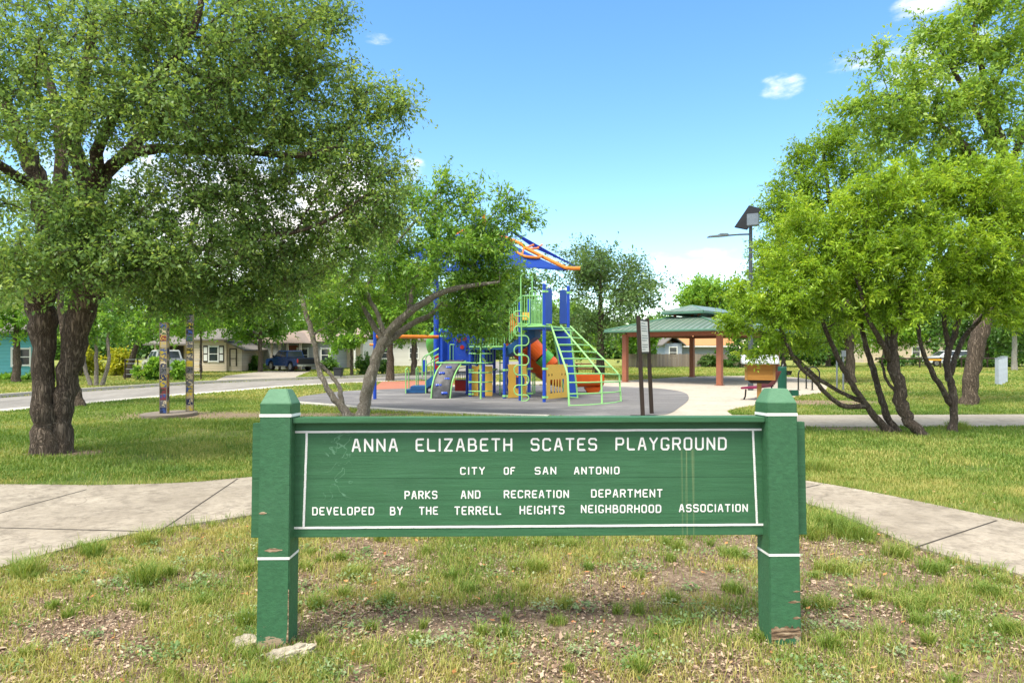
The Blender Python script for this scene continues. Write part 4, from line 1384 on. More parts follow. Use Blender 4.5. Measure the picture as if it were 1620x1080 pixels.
simple_tree("far_tree", "dark green tree at the far end of the lawn past the grey posts", 1660, 582, 62, 400, 495, 80, 'leaf_dark', 42, 4, n=150, low=560, tint=0.1)
simple_tree("far_tree", "dark round tree between pavilion and bike hoops", 1240, 582, 62, 460, 525, 60, 'leaf_dark', 43, 4, n=150, low=572, tint=0.15)
simple_tree("far_tree", "green tree against the fence behind the bike hoops", 1310, 582, 64, 450, 520, 60, 'leaf_dark', 44, 4, n=150, low=572, tint=0.15)

# a continuous far belt of woodland that closes the horizon
def treeline():
    rg = np.random.default_rng(77)
    m = 150000
    x = rg.uniform(-150, 150, m)
    y = 105 + rg.uniform(0, 12, m) + 6 * np.sin(x * 0.11)
    top = 7.0 + 2.2 * np.sin(x * 0.21) + 1.6 * np.sin(x * 0.53 + 1) + 1.0 * np.sin(x * 1.3)
    z = rg.random(m) ** 0.8 * top
    pos = np.stack([x, y, z], 1)
    s = rg.uniform(0.4, 0.95, m)[:, None]
    a = rg.normal(size=(m, 3)); a /= np.linalg.norm(a, axis=1)[:, None]
    b = np.cross(a, rg.normal(size=(m, 3))); b /= np.linalg.norm(b, axis=1)[:, None]
    V = np.stack([pos, pos + a * s * 0.5 + b * s * 0.3, pos + a * s, pos + a * s * 0.5 - b * s * 0.3], 1).reshape(-1, 3)
    fast_mesh("far_woods", V, 4, np.arange(4 * m), M['leaf_dark'], np.clip(rg.normal(0.5, 0.2, m), 0, 1), None, "stuff")


treeline()

# shrubs
def shrub(label, px, base_y, d, top_y, half_w, leafmat, seed, n=60, tint=0.0, leaf=None):
    k = d / F
    tz = CH - (top_y - HY) * k
    w = half_w * k
    b = at(px, base_y, d)
    rg = random.Random(seed)
    trs = [[(b.x + rg.uniform(-.1, .1), d, 0, 0.03), (b.x + s * w * 0.2, d, tz * 0.3, 0.025), (b.x + s * w * 0.45, d, tz * 0.6, 0.015)] for s in (-1, 0.1, 1)]
    cls = []
    for i in range(8):
        s = rg.uniform(0.3, 0.45)
        cls.append((b.x + rg.uniform(-.62, .62) * w, d + rg.uniform(-.5, .5) * min(w, 1.5), tz * rg.uniform(0.2, 0.68), w * s, min(w, 1.5) * s, tz * 0.28, n // 8 + 1))
    return build_tree("shrub", label, "shrub", trs, cls, leaf or max(0.07, d * 0.0042), leafmat, 'bark_far', "shrubs along street and fences", leaves=44, spread=max(0.16, min(w, tz) * 0.2), bal=0.2, branch_from=0.3, max_r=0.03, seed=seed, aspect=0.5, twig=0.006, sides=6, tintbias=tint, limb_name="stems")


shrub("bright yellow-green shrub to the right of the twin trunks", 182, 592, 42, 540, 26, 'leaf_yellow', 50, 90)
shrub("bright yellow-green shrub seen between the twin trunks", 128, 592, 42, 546, 30, 'leaf_yellow', 51, 90)
shrub("vine mass on the wire fence left of the mosaic posts", 236, 602, 36, 560, 24, 'leaf_bright', 52, 80)
shrub("vine mass on the wire fence between the two mosaic posts", 279, 601, 36, 556, 15, 'leaf_bright', 53, 50)
shrub("dark bush at the beige house corner near the blue truck", 404, 588, 52, 560, 16, 'leaf_dark', 54, 40, 0.1)
shrub("round dark green bush left of the grey bin", 520, 588, 50, 566, 18, 'leaf_dark', 55, 46, 0.1)
shrub("wide dark bush at the street corner behind the blue pole", 590, 596, 44, 558, 30, 'leaf_dark', 56, 80)
shrub("clipped reddish-green bush against the wooden fence", 1113, 578, 62, 562, 9, 'leaf_oak', 57, 30)
shrub("slim dark green bush against the wooden fence", 1130, 578, 62, 553, 5, 'leaf_dark', 58, 20)
shrub("large dark bush at the fence end behind the pavilion", 1172, 578, 60, 540, 24, 'leaf_dark', 59, 70)
shrub("small low bush at the fence foot beside the big one", 1150, 578, 61, 569, 8, 'leaf_dark', 60, 20)
shrub("low hedge bush in front of the turquoise house", 62, 604, 36.5, 588, 34, 'leaf_bright', 61, 60)
shrub("low bush at the foot of the turquoise wall", 8, 604, 36.5, 592, 26, 'leaf_bright', 62, 40)
shrub("dark bush behind the railing beside the white car", 1545, 582, 61, 562, 34, 'leaf_dark', 63, 80)
shrub("dark bush behind the railing left of the white car", 1430, 581, 64, 560, 30, 'leaf_dark', 64, 60)
shrub("dark bush at the railing end by the pale trunk", 1596, 582, 62, 560, 20, 'leaf_dark', 65, 40)
shrub("dark bush beyond the grey poles on the lawn edge", 1300, 582, 66, 555, 40, 'leaf_dark', 66, 80, 0.1)

# ------------------------------------------------------------ grass, litter
def pip(x, y, poly):
    ins = np.zeros(len(x), dtype=bool)
    px_, py_ = np.array([p[0] for p in poly]), np.array([p[1] for p in poly])
    j = len(poly) - 1
    for i in range(len(poly)):
        c = ((py_[i] > y) != (py_[j] > y)) & (x < (px_[j] - px_[i]) * (y - py_[i]) / (py_[j] - py_[i] + 1e-12) + px_[i])
        ins ^= c
        j = i
    return ins


def vnoise(x, y, s, seed):
    rg = np.random.default_rng(seed)
    tab = rg.random((256, 256))
    x, y = x * s + 1000.3, y * s + 1000.7
    xi, yi = np.floor(x).astype(int), np.floor(y).astype(int)
    fx, fy = x - xi, y - yi
    fx, fy = fx * fx * (3 - 2 * fx), fy * fy * (3 - 2 * fy)
    T = lambda a, b: tab[a % 256, b % 256]
    return (T(xi, yi) * (1 - fx) + T(xi + 1, yi) * fx) * (1 - fy) + (T(xi, yi + 1) * (1 - fx) + T(xi + 1, yi + 1) * fx) * fy


def fbm(x, y, s, seed):
    return 0.5 * vnoise(x, y, s, seed) + 0.3 * vnoise(x, y, s * 2.3, seed + 1) + 0.2 * vnoise(x, y, s * 5.1, seed + 2)


HARD = [SIDEWALK, RUBBER, PLAZA, PATH, STREET, DRIVE, RED, VERGE]


def free(x, y):
    ok = np.ones(len(x), dtype=bool)
    for p in HARD:
        ok &= ~pip(x, y, p)
    return ok


def in_view(x, y, m=0.6):
    return (np.abs(x) < y * 0.80 + m)


def blades(x, y, h, w, rg, tint, lean=0.6, segs=2):
    m = len(x)
    a = rg.uniform(0, 2 * np.pi, m)
    dx, dy = np.cos(a), np.sin(a)
    b = a + np.pi / 2 + rg.normal(0, 0.5, m)
    sx, sy = np.cos(b) * w / 2, np.sin(b) * w / 2
    ln = h * lean * rg.uniform(0.15, 1.0, m)
    z0 = np.zeros(m)
    v0 = np.stack([x - sx, y - sy, z0 - 0.01], 1)
    v1 = np.stack([x + sx, y + sy, z0 - 0.01], 1)
    mx, my = x + dx * ln * 0.4, y + dy * ln * 0.4
    v2 = np.stack([mx + sx * 0.8, my + sy * 0.8, h * 0.62], 1)
    v3 = np.stack([mx - sx * 0.8, my - sy * 0.8, h * 0.62], 1)
    hz = h * rg.uniform(0.75, 1.0, m)
    v4 = np.stack([x + dx * ln, y + dy * ln, hz], 1)
    return np.stack([v0, v1, v2, v3, v4], 1), tint


def grass_object(name, parts, rg):
    V = np.concatenate([p[0] for p in parts]); T = np.concatenate([p[1] for p in parts])
    m = len(V)
    k = np.arange(m) * 5
    tri = np.stack([k, k + 1, k + 2, k, k + 2, k + 3, k + 3, k + 2, k + 4], 1).ravel()
    fast_mesh(name, V.reshape(-1, 3), 3, tri, M['blade'], np.repeat(np.clip(T, 0, 1), 3), None, "stuff")


def cover(x, y):
    """how grassy the lawn is, 0..1"""
    n_ = fbm(x, y, 1.1, 5)
    c = np.clip((n_ - 0.30) * 4.2, 0.12, 1)
    near = np.clip((6.4 - y) / 1.8, 0, 1)
    n2 = 0.55 * fbm(x, y, 3.0, 15) + 0.45 * fbm(x, y, 1.2, 16)
    c_near = np.clip((n2 - 0.385) * 5.5, 0.10, 1)
    c = c * (1 - near) + np.minimum(c, 0.9) * c_near * near
    far = np.clip((y - 7.5) / 2, 0, 1)
    c = np.maximum(c, far * np.clip((n_ - 0.22) * 4.0, 0.15, 1))
    for (sx, sy, rx, ry) in ((1.45, 4.75, 0.55, 0.5), (-8.0, 16.9, 3.2, 1.3), (-4.6, 16.9, 3.4, 0.8), (7.3, 14.0, 1.2, 0.5), (9.5, 21, 3.2, 1.4), (-7.2, 10.7, 0.8, 0.5), (-0.4, 4.1, 0.9, 0.35), (-2.6, 4.0, 0.5, 0.3)):
        c *= np.clip((((x - sx) / rx) ** 2 + ((y - sy) / ry) ** 2) * 1.2 - 0.25 + (n2 - 0.5), 0.06, 1)
    return c


def make_grass():
    rg = np.random.default_rng(21)
    parts = []
    # close turf
    m = 760000
    y = rg.uniform(2.4, 9.0, m); x = rg.uniform(-1, 1, m) * (y * 0.92 + 1.8)
    ok = free(x, y) & (rg.random(m) < cover(x, y))
    x, y = x[ok], y[ok]
    n_ = fbm(x, y, 1.6, 30)
    h = rg.uniform(0.018, 0.062, len(x)) * (0.7 + 0.9 * fbm(x, y, 3.0, 31))
    parts.append(blades(x, y, h, rg.uniform(0.0028, 0.006, len(x)), rg, 0.62 + 1.3 * (n_ - 0.45) + rg.normal(0, 0.26, len(x)), 1.05))
    # tufts
    tufts = [(gp(230, 925), 0.13, 0.24), (gp(228, 862), 0.10, 0.17), (gp(150, 882), 0.09, 0.20), (gp(45, 912), 0.14, 0.2), (gp(852, 905), 0.10, 0.15), (gp(1010, 970), 0.06, 0.10), (gp(1010, 1065), 0.07, 0.13), (gp(1160, 935), 0.11, 0.09), (gp(1075, 868), 0.09, 0.10),
             (gp(1310, 838), 0.25, 0.2), (gp(1350, 850), 0.25, 0.18), (gp(1285, 850), 0.16, 0.16), (gp(1420, 880), 0.15, 0.14), (gp(1475, 905), 0.13, 0.12), (gp(1300, 960), 0.11, 0.1), (gp(390, 990), 0.08, 0.14), (gp(502, 960), 0.08, 0.12), (gp(1560, 940), 0.15, 0.1),
             (gp(1290, 745), 0.35, 0.22), (gp(1600, 1000), 0.14, 0.1), (gp(830, 935), 0.06, 0.09), (gp(560, 910), 0.12, 0.09), (gp(1160, 880), 0.16, 0.1), (gp(1330, 905), 0.16, 0.10), (gp(1440, 960), 0.14, 0.09), (gp(1515, 680), 0.3, 0.25)]
    for _ in range(150):
        yy = rg.uniform(3.2, 7.6); xx = rg.uniform(-1, 1) * yy * 0.8
        tufts.append((Vector((xx, yy, 0)), rg.uniform(0.03, 0.09), rg.uniform(0.05, 0.11)))
    for p, r_, hh in tufts:
        k = int(240 * max(r_ / 0.1, 0.4) ** 1.3)
        a = rg.uniform(0, 2 * np.pi, k); q = r_ * rg.random(k) ** 0.8 * 0.75
        x, y = p.x + np.cos(a) * q, p.y + np.sin(a) * q
        ok = free(x, y)
        x, y = x[ok], y[ok]
        if len(x) == 0:
            continue
        parts.append(blades(x, y, hh * rg.uniform(0.4, 1.05, len(x)), rg.uniform(0.003, 0.006, len(x)), rg, rg.normal(0.42 + rg.uniform(-0.1, 0.2), 0.18, len(x)), 1.25))
    # straggly blades along path edges
    for poly in (walk_in, walk_out):
        for a, b in zip(poly[:-1], poly[1:]):
            L = math.hypot(b[0] - a[0], b[1] - a[1])
            k = int(L * 230)
            u = rg.random(k)
            x = a[0] + (b[0] - a[0]) * u + rg.normal(0, 0.035, k); y = a[1] + (b[1] - a[1]) * u + rg.normal(0, 0.035, k)
            ok = (rg.random(k) < 0.25 + fbm(x, y, 1.5, 44))
            x, y = x[ok], y[ok]
            parts.append(blades(x, y, rg.uniform(0.03, 0.12, len(x)) * (0.5 + fbm(x, y, 0.9, 45)), rg.uniform(0.003, 0.006, len(x)), rg, rg.normal(0.36, 0.2, len(x)), 1.0))
    # middle lawn
    m = 500000
    y = 8.5 + (rg.random(m) ** 1.3) * 14; x = rg.uniform(-1, 1, m) * (y * 0.90 + 2.5)
    ok = free(x, y) & (rg.random(m) < cover(x, y))
    x, y = x[ok], y[ok]
    n_ = fbm(x, y, 0.5, 33)
    parts.append(blades(x, y, rg.uniform(0.03, 0.085, len(x)), 0.0045 + 0.0006 * y * rg.uniform(0.6, 1.2, len(x)), rg, 0.42 + 1.3 * (n_ - 0.5) + rg.normal(0, 0.2, len(x)), 0.8))
    # far lawn, blades tinted lighter for the sun on it
    m = 260000
    y = 22 + (rg.random(m) ** 1.4) * 45; x = rg.uniform(-1, 1, m) * (y * 0.86 + 3)
    ok = free(x, y) & (rg.random(m) < 0.4 + cover(x, y))
    x, y = x[ok], y[ok]
    n_ = fbm(x, y, 0.25, 34)
    parts.append(blades(x, y, rg.uniform(0.03, 0.08, len(x)), 0.0016 * y * rg.uniform(0.6, 1.2, len(x)), rg, 0.66 + 1.1 * (n_ - 0.5) + rg.normal(0, 0.2, len(x)), 0.8))
    grass_object("grass", parts, rg)


def make_litter():
    rg = np.random.default_rng(23)
    m = 380000
    y = rg.uniform(2.4, 8.4, m); x = rg.uniform(-1, 1, m) * (y * 0.92 + 1.8)
    near = np.clip((7.2 - y) / 3.0, 0.05, 1)
    ok = free(x, y) & (rg.random(m) < near * np.clip(0.2 + (0.72 - fbm(x, y, 1.3, 50)) * 2.6, 0, 1) * (1.05 - 0.5 * cover(x, y)))
    bare = ((x - 1.45) / 0.42) ** 2 + ((y - 4.75) / 0.38) ** 2 < 1
    ok &= ~(bare & (rg.random(m) < 0.9))
    x, y = x[ok], y[ok]
    y2 = rg.uniform(8.5, 24, 6000); x2 = rg.uniform(-1, 1, 6000) * y2 * 0.8
    ok = free(x2, y2) & (cover(x2, y2) < 0.75)
    x, y = np.concatenate([x, x2[ok]]), np.concatenate([y, y2[ok]])
    k = len(x)
    pos = np.stack([x, y, rg.uniform(0.002, 0.018, k)], 1)
    big = rg.random(k) < 0.07
    ln = np.where(big, rg.uniform(0.03, 0.06, k), rg.uniform(0.008, 0.026, k))[:, None]
    a = rg.uniform(0, 2 * np.pi, k)
    ld = np.stack([np.cos(a), np.sin(a), rg.normal(0, 0.22, k)], 1)
    nr = np.stack([rg.normal(0, 0.35, k), rg.normal(0, 0.35, k), np.ones(k)], 1)
    sd = np.cross(ld, nr); sd /= np.linalg.norm(sd, axis=1)[:, None]
    nn = np.cross(sd, ld)
    wd = ln * rg.uniform(0.25, 0.55, k)[:, None]
    cu = ln * rg.uniform(-0.05, 0.25, k)[:, None]
    V = np.stack([pos, pos + ld * ln * .35 + sd * wd * .5 + nn * cu, pos + ld * ln + nn * cu * 0.5, pos + ld * ln * .4 - sd * wd * .5 + nn * cu], 1)
    V[:, :, 2] = np.maximum(V[:, :, 2], 0.002)
    tint = np.clip(rg.normal(0.52, 0.36, k), 0, 1)
    fast_mesh("leaf_litter", V.reshape(-1, 3), 4, np.arange(4 * k), M['litter'], tint, None, "stuff")
    # orange fallen leaves
    m = 420
    y = rg.uniform(3.2, 8, m); x = rg.uniform(-1, 1, m) * y * 0.8
    ok = free(x, y); x, y = x[ok], y[ok]; k = len(x)
    pos = np.stack([x, y, rg.uniform(0.01, 0.03, k)], 1)
    ln = rg.uniform(0.025, 0.055, k)[:, None]
    a = rg.uniform(0, 2 * np.pi, k)
    ld = np.stack([np.cos(a), np.sin(a), rg.normal(0, 0.25, k)], 1)
    sd = np.stack([-np.sin(a), np.cos(a), rg.normal(0, 0.3, k)], 1)
    wd = ln * 0.5
    V = np.stack([pos, pos + ld * ln * .4 + sd * wd * .5, pos + ld * ln, pos + ld * ln * .4 - sd * wd * .5], 1)
    V[:, :, 2] = np.maximum(V[:, :, 2], 0.004)
    fast_mesh("orange_leaf_litter", V.reshape(-1, 3), 4, np.arange(4 * k), M['litter_orange'], np.clip(rg.normal(.5, .25, k), 0, 1), None, "stuff")


M['litter_orange'] = m_leaf("orange_dry_leaves", (0.35, 0.13, 0.05), (0.55, 0.24, 0.09), (0.66, 0.40, 0.20), 0.1, 0.7)
make_grass()
make_litter()


# small soft weeds with rosettes of round leaves, among the litter
def make_weeds():
    rg = np.random.default_rng(29)
    Vs, Ts = [], []
    spots = [gp(730, 1020), gp(790, 1035), gp(815, 1045), gp(1000, 1040), gp(1050, 1050), gp(1090, 985), gp(1130, 975), gp(1060, 990), gp(520, 1070), gp(545, 1075), gp(400, 1060), gp(620, 985), gp(1110, 980), gp(1260, 1060)]
    for _ in range(170):
        yy = rg.uniform(3.0, 6.5)
        spots.append(Vector((rg.uniform(-1, 1) * yy * 0.8, yy, 0)))
    for p in spots:
        k = int(rg.integers(30, 90))
        r_ = rg.uniform(0.03, 0.11)
        x = p.x + rg.normal(0, r_, k); y = p.y + rg.normal(0, r_ * 0.8, k)
        ok = free(x, y); x, y = x[ok], y[ok]; k = len(x)
        pos = np.stack([x, y, rg.uniform(0.006, 0.05, k)], 1)
        ln = rg.uniform(0.010, 0.026, k)[:, None]
        a = rg.uniform(0, 2 * np.pi, k)
        ld = np.stack([np.cos(a), np.sin(a), rg.normal(0.3, 0.3, k)], 1)
        sd = np.stack([-np.sin(a), np.cos(a), rg.normal(0, 0.3, k)], 1)
        Vs.append(np.stack([pos, pos + ld * ln * .5 + sd * ln * .4, pos + ld * ln, pos + ld * ln * .5 - sd * ln * .4], 1))
        Ts.append(np.full(k, rg.uniform(0.2, 0.9)) + rg.normal(0, 0.1, k))
    V = np.concatenate(Vs)
    fast_mesh("weeds", V.reshape(-1, 3), 4, np.arange(4 * len(V)), M['leaf_weed'], np.clip(np.concatenate(Ts), 0, 1), None, "stuff")


M['leaf_weed'] = m_leaf("weed_leaves", (0.08, 0.17, 0.04), (0.18, 0.29, 0.09), (0.38, 0.45, 0.26), 0.3)
make_weeds()

# ------------------------------------------------------------ the playset
play = empty("play_structure", (0.3, 23, 0), "blue, green, yellow and orange climbing playset with slides on the grey rubber surface", "playground")


def pp(name, mb, mat, parent=play, **kw):
    return mb.build(name, M[mat], parent, **kw)


def zc(px, py, d):
    return at(px, py, d)


POSTS = [(823, 634, 478), (861, 636.7, 451), (899, 627, 454), (798, 631, 545), (837, 629, 475), (744, 628, 545), (765, 629, 540), (782, 622, 552), (739, 624, 528), (699, 628, 522), (709, 622, 514), (803, 619, 550)]
for (px, by, ty) in POSTS:
    d = gd(by)
    b = gp(px, by)
    top = CH - (ty - HY) * d / F
    p = pp("post", MB().tube([b - Vector((0, 0, 0.1)), b + Vector((0, 0, top))], 0.055, 14), 'blue_metal', smooth=False)
    pp("post_cap", MB().tube([b + Vector((0, 0, top + 0.001)), b + Vector((0, 0, top + 0.03)), b + Vector((0, 0, top + 0.045))], [0.058, 0.052, 0.02], 14), 'blue_metal', p)


def clamp(px, py, d, r=0.072, w=0.07):
    c = zc(px, py, d)
    m = MB().tube([c - Vector((0, 0, w / 2)), c + Vector((0, 0, w / 2))], r, 14)
    m.box(c + Vector((r + 0.02, -0.01, 0)), (0.07, 0.05, w * 0.8))
    pp("clamp", m, 'green_metal')


for (px, py, by) in ((861, 461, 636.7), (899, 463, 627), (861, 583, 636.7), (861, 628, 636.7), (899, 582, 627), (798, 585, 631), (798, 626, 631), (837, 583, 629), (837, 622, 629), (744, 585, 628), (744, 623, 628), (782, 584, 622), (699, 531, 628), (823, 512, 634), (823, 560, 634), (744, 604, 628)):
    clamp(px, py, gd(by))


def deck(pts, z, th, name="deck"):
    q = [Vector((zc(px, 500, d).x, d, z - th)) for px, d in pts]
    o = pp(name, MB().prism(q, (0, 0, th)), 'deck_blue', bevel=0.01)
    m = MB()
    for a, b in zip(q, q[1:] + q[:1]):
        up = Vector((0, 0, th * 0.8))
        m.tube([a + up, b + up], 0.03, 8)
    pp("deck_rim", m, 'green_metal', o)


deck([(822, 21.6), (861, 20.85), (901, 23.4), (838, 23.2)], 2.45, 0.12)
deck([(743, 23.2), (800, 22.5), (806, 25.4), (742, 25.2)], 1.80, 0.12)
deck([(690, 23.2), (744, 23.2), (742, 25.0), (692, 25.2)], 1.24, 0.12)
# stair flight between the decks
A, B = zc(800, 549, 22.9), zc(846, 517, 22.3)
m = MB()
side = Vector((0.25, 1.05, 0))
m.prism([A, B, B - Vector((0, 0, 0.34)), A - Vector((0, 0, 0.34))], side)
fl = pp("stair_flight", m, 'deck_blue', bevel=0.01)
for k in range(5):
    c = A.lerp(B, (k + 0.5) / 5) + side * 0.5 + Vector((0, 0, 0.03))
    pp("tread", MB().box(c, (0.28, 1.0, 0.04)), 'navy_metal', fl)


def bars(pts_bot, pts_top, n, r=0.014, mat='green_metal', name="guard_rail", rails=True):
    m = MB()
    (b0, b1), (t0, t1) = pts_bot, pts_top
    for i in range(n):
        u = i / (n - 1)
        m.tube([b0.lerp(b1, u), t0.lerp(t1, u)], r, 8)
    if rails:
        m.tube([t0, t1], r * 1.5, 8)
        m.tube([b0, b1], r * 1.5, 8)
    return pp(name, m, mat)


bars((zc(826, 513, 21.55), zc(858, 514, 20.95)), (zc(826, 468, 21.55), zc(858, 468, 20.95)), 9)
bars((zc(806, 541, 22.6), zc(822, 519, 21.8)), (zc(806, 489, 22.6), zc(822, 470, 21.8)), 6)
bars((zc(768, 549, 22.9), zc(798, 548, 22.5)), (zc(768, 529, 22.9), zc(798, 529, 22.5)), 8)
bars((zc(840, 513, 23.1), zc(868, 513, 23.3)), (zc(840, 475, 23.1), zc(868, 475, 23.3)), 8)
bars((zc(712, 572, 24), zc(742, 572, 24)), (zc(712, 545, 24), zc(742, 545, 24)), 7)
bars((zc(746, 573, 24), zc(780, 573, 24)), (zc(746, 552, 24), zc(780, 552, 24)), 8)
# arches of the pole entry
for (x0, x1, yb, yt, d, r) in ((824, 842, 512, 433, 21.5, 0.022), (838, 847.5, 512, 460, 21.3, 0.018)):
    w = (x1 - x0) * 0.28
    P = [zc(x0, yb, d), zc(x0, yt + w, d), zc(x0 + w * 0.3, yt + w * 0.3, d), zc(x0 + w, yt, d), zc(x1 - w, yt, d), zc(x1 - w * 0.3, yt + w * 0.3, d), zc(x1, yt + w, d), zc(x1, yb, d)]
    pp("grab_arch", MB().tube(P, r, 8), 'green_metal')
# orange infill of the stair guard
m = MB()
a, b = zc(807, 527, 22.7), zc(820, 514, 22.0)
m.prism([a, b, zc(820, 494, 22.0), zc(807, 497, 22.7)], (0.01, 0.03, 0))
pp("guard_panel", m, 'orange_metal')
m = MB()
m.prism([zc(826, 506, 23.0), zc(838, 506, 22.9), zc(838, 494, 22.9), zc(826, 494, 23.0)], (0, 0.03, 0))
pp("guard_panel", m, 'yellow_plastic')
# snaking climbing pole
m = MB()
seq = []
x_l, x_r = 813.5, 836.5
ys = [492, 500, 515.5, 531, 546.5, 562, 577.5, 593, 609, 624.5, 634]
P = []
for i in range(len(ys) - 1):
    xa = x_r if i % 2 else x_l
    y0, y1 = ys[i], ys[i + 1]
    h = (y1 - y0) / 2
    P += [(825, y0), (825 + (xa - 825) * 0.62, y0 + h * 0.04), (825 + (xa - 825) * 0.95, y0 + h * 0.5), (xa, y0 + h), (825 + (xa - 825) * 0.95, y1 - h * 0.5), (825 + (xa - 825) * 0.62, y1 - h * 0.04)]
P.append((825, ys[-1]))
m.tube(bez([zc(x, y, 21.35) for x, y in P], 4), 0.02, 8)
m.tube([zc(825, 508, 21.35), zc(825.5, 636, 21.35)], 0.024, 8)
pp("snake_climber", m, 'green_metal')
# rung climber
m = MB()
m.tube([zc(760, 533, 22.5), zc(760, 575, 22.3), zc(760.5, 632, 22.2)], 0.03, 8)
for y in (544.4, 559, 573.8, 589, 604, 618.4):
    m.tube([zc(742, y, 22.9), zc(749, y + 0.3, 22.4), zc(760, y + 0.5, 22.25), zc(771, y + 0.3, 22.4), zc(778, y, 22.9)], 0.02, 8)
pp("rung_climber", m, 'green_metal')
m = MB()
for y in (560, 574, 588, 602, 616):
    m.tube([zc(790, y, 24.2), zc(797, y, 24.0)], 0.018, 8)
m.tube([zc(791, 556, 24.2), zc(791, 624, 24.2)], 0.022, 8)
pp("rung_climber", m, 'green_metal')


# play panels
def plate(pts, th=0.03):
    a, b, c = pts[0], pts[1], pts[2]
    n_ = (b - a).cross(c - a).normalized()
    if n_.y < 0:
        n_ = -n_
    return n_ * th


def panel_slots():
    m = MB()
    L, Rr = zc(864.5, 0, 21.0), zc(897.5, 0, 22.0)
    z0, z1 = 0.10, 1.20
    def P(u, v, k=0.0):
        q = L.lerp(Rr, u)
        return Vector((q.x, q.y, z0 + (z1 - z0) * v))
    off = Vector((0.9, 3.0, 0)).normalized() * 0.03
    def blk(u0, u1, v0, v1):
        m.prism([P(u0, v0), P(u1, v0), P(u1, v1), P(u0, v1)], off)
    blk(0, 1, 0.56, 1); blk(0, 1, 0, 0.16); blk(0, 0.17, 0.16, 0.56); blk(0.83, 1, 0.16, 0.56)
    for k in range(4):
        u = 0.17 + 0.66 * (k + 1) / 5
        blk(u - 0.03, u + 0.03, 0.16, 0.56)
    o = pp("slotted_panel", m, 'yellow_plastic')
    m = MB()
    for u in (0.10, 0.24, 0.72, 0.88):
        c = P(u, 0.70) - off * 0.08
        m.add([c + Vector((math.cos(j * math.pi / 6) * 0.028, 0, math.sin(j * math.pi / 6) * 0.045)) for j in range(12)], [tuple(range(12))])
    pp("hole_disc", m, 'black_metal', o)  # flat black discs paint the dark of small open holes


panel_slots()
m = MB()
L, Rr = zc(802.5, 0, 22.3), zc(834.5, 0, 22.8)
prof = []
for k in range(13):
    v = k / 12
    prof.append((0.02 + 0.045 * math.sin(v * math.pi * 3) ** 2, v))
q = [L.lerp(Rr, u) + Vector((0, 0, 0.05 + 1.13 * v - L.z)) for u, v in prof]
for v_ in (q,):
    pass
def PV(u, v):
    w = L.lerp(Rr, u)
    return Vector((w.x, w.y, 0.05 + 1.13 * v))
outline = [PV(u, v) for u, v in prof] + [PV(1 - u, v) for u, v in prof[::-1]]
m.prism(outline, Vector((0, 0.03, 0)))
o = pp("dial_panel", m, 'yellow_plastic')
c = PV(0.5, 0.5)
d_ = pp("dial", MB().disc(c, (0.15, -1, 0), 0.25, 0.03, 28), 'dial_navy', o)
m = MB()
for a, r_ in ((0.3, 0.12), (1.6, 0.15), (2.9, 0.10), (4.2, 0.14), (5.3, 0.12)):
    cc = c + Vector((math.cos(a) * r_, -0.035, math.sin(a) * r_))
    m.disc(cc, (0.15, -1, 0), 0.035, 0.012, 10)
pp("dial_mark", m, 'orange_plastic', d_)
m = MB()
for (x0, x1, y0, y1) in ((746.5, 756.5, 579, 626), (767.5, 779, 579, 626)):
    m.prism([zc(x0, y1, 23.5), zc(x1, y1, 23.5), zc(x1, y0, 23.5), zc(x0, y0, 23.5)], (0, 0.03, 0))
m.prism([zc(756.5, 584, 23.5), zc(767.5, 584, 23.5), zc(767.5, 577, 23.5), zc(756.5, 577, 23.5)], (0, 0.03, 0))
pp("window_panel", m, 'yellow_plastic')


def rounded_plate(x0, x1, y0, y1, d0, d1, name, mat, r=4, th=0.035, parent=play):
    """upright plate between two pixel columns, rounded top"""
    out = [zc(x0, y1, d0), zc(x1, y1, d1)]
    n_ = 6
    w = (x1 - x0)
    r = min(r, w * 0.48)
    for k in range(n_ + 1):
        a = math.pi / 2 * k / n_
        x = x1 - r + r * math.cos(a); y = y0 + r - r * math.sin(a)
        out.append(zc(x, y, d0 + (d1 - d0) * (x - x0) / w))
    for k in range(n_ + 1):
        a = math.pi / 2 + math.pi / 2 * k / n_
        x = x0 + r + r * math.cos(a); y = y0 + r - r * math.sin(a)
        out.append(zc(x, y, d0 + (d1 - d0) * (x - x0) / w))
    return pp(name, MB().prism(out, (0, th, 0)), mat, parent, bevel=0.006)


rounded_plate(863.5, 873.5, 456, 512, 20.95, 21.5, "entry_panel", 'blue_metal', 5)
rounded_plate(885.5, 896.5, 458, 512, 22.7, 23.3, "entry_panel", 'blue_metal', 5)
rounded_plate(694, 708, 522, 573, 23.3, 23.6, "tower_panel", 'blue_metal', 7)
rounded_plate(711, 716, 516, 573, 24.0, 24.1, "tower_panel", 'blue_metal', 2)
o = rounded_plate(719, 743, 526, 576, 23.7, 23.7, "play_panel", 'blue_metal', 10)
m = MB()
for (x, y) in ((726, 538), (735, 536), (731, 549)):
    m.disc(zc(x, y, 23.69), (0, -1, 0), 0.075, 0.02, 14)
pp("bead", m, 'red_plastic', o)
m = MB()
m.tube([zc(722, 545, 23.66), zc(727, 531, 23.66), zc(734, 531, 23.66), zc(739, 545, 23.66), zc(737, 558, 23.66)], 0.02, 8)
pp("bead_track", m, 'navy_metal', o)
rounded_plate(745.5, 765, 530, 577, 24.4, 24.4, "play_panel", 'blue_metal', 6)
rounded_plate(768, 781, 549, 577, 24.9, 24.9, "play_panel", 'blue_metal', 3)
rounded_plate(708, 719, 534, 575, 24.5, 24.5, "tower_panel", 'blue_metal', 4)
o = rounded_plate(719.5, 738.5, 600, 618.5, 24.6, 24.6, "shop_panel", 'red_plastic', 2)
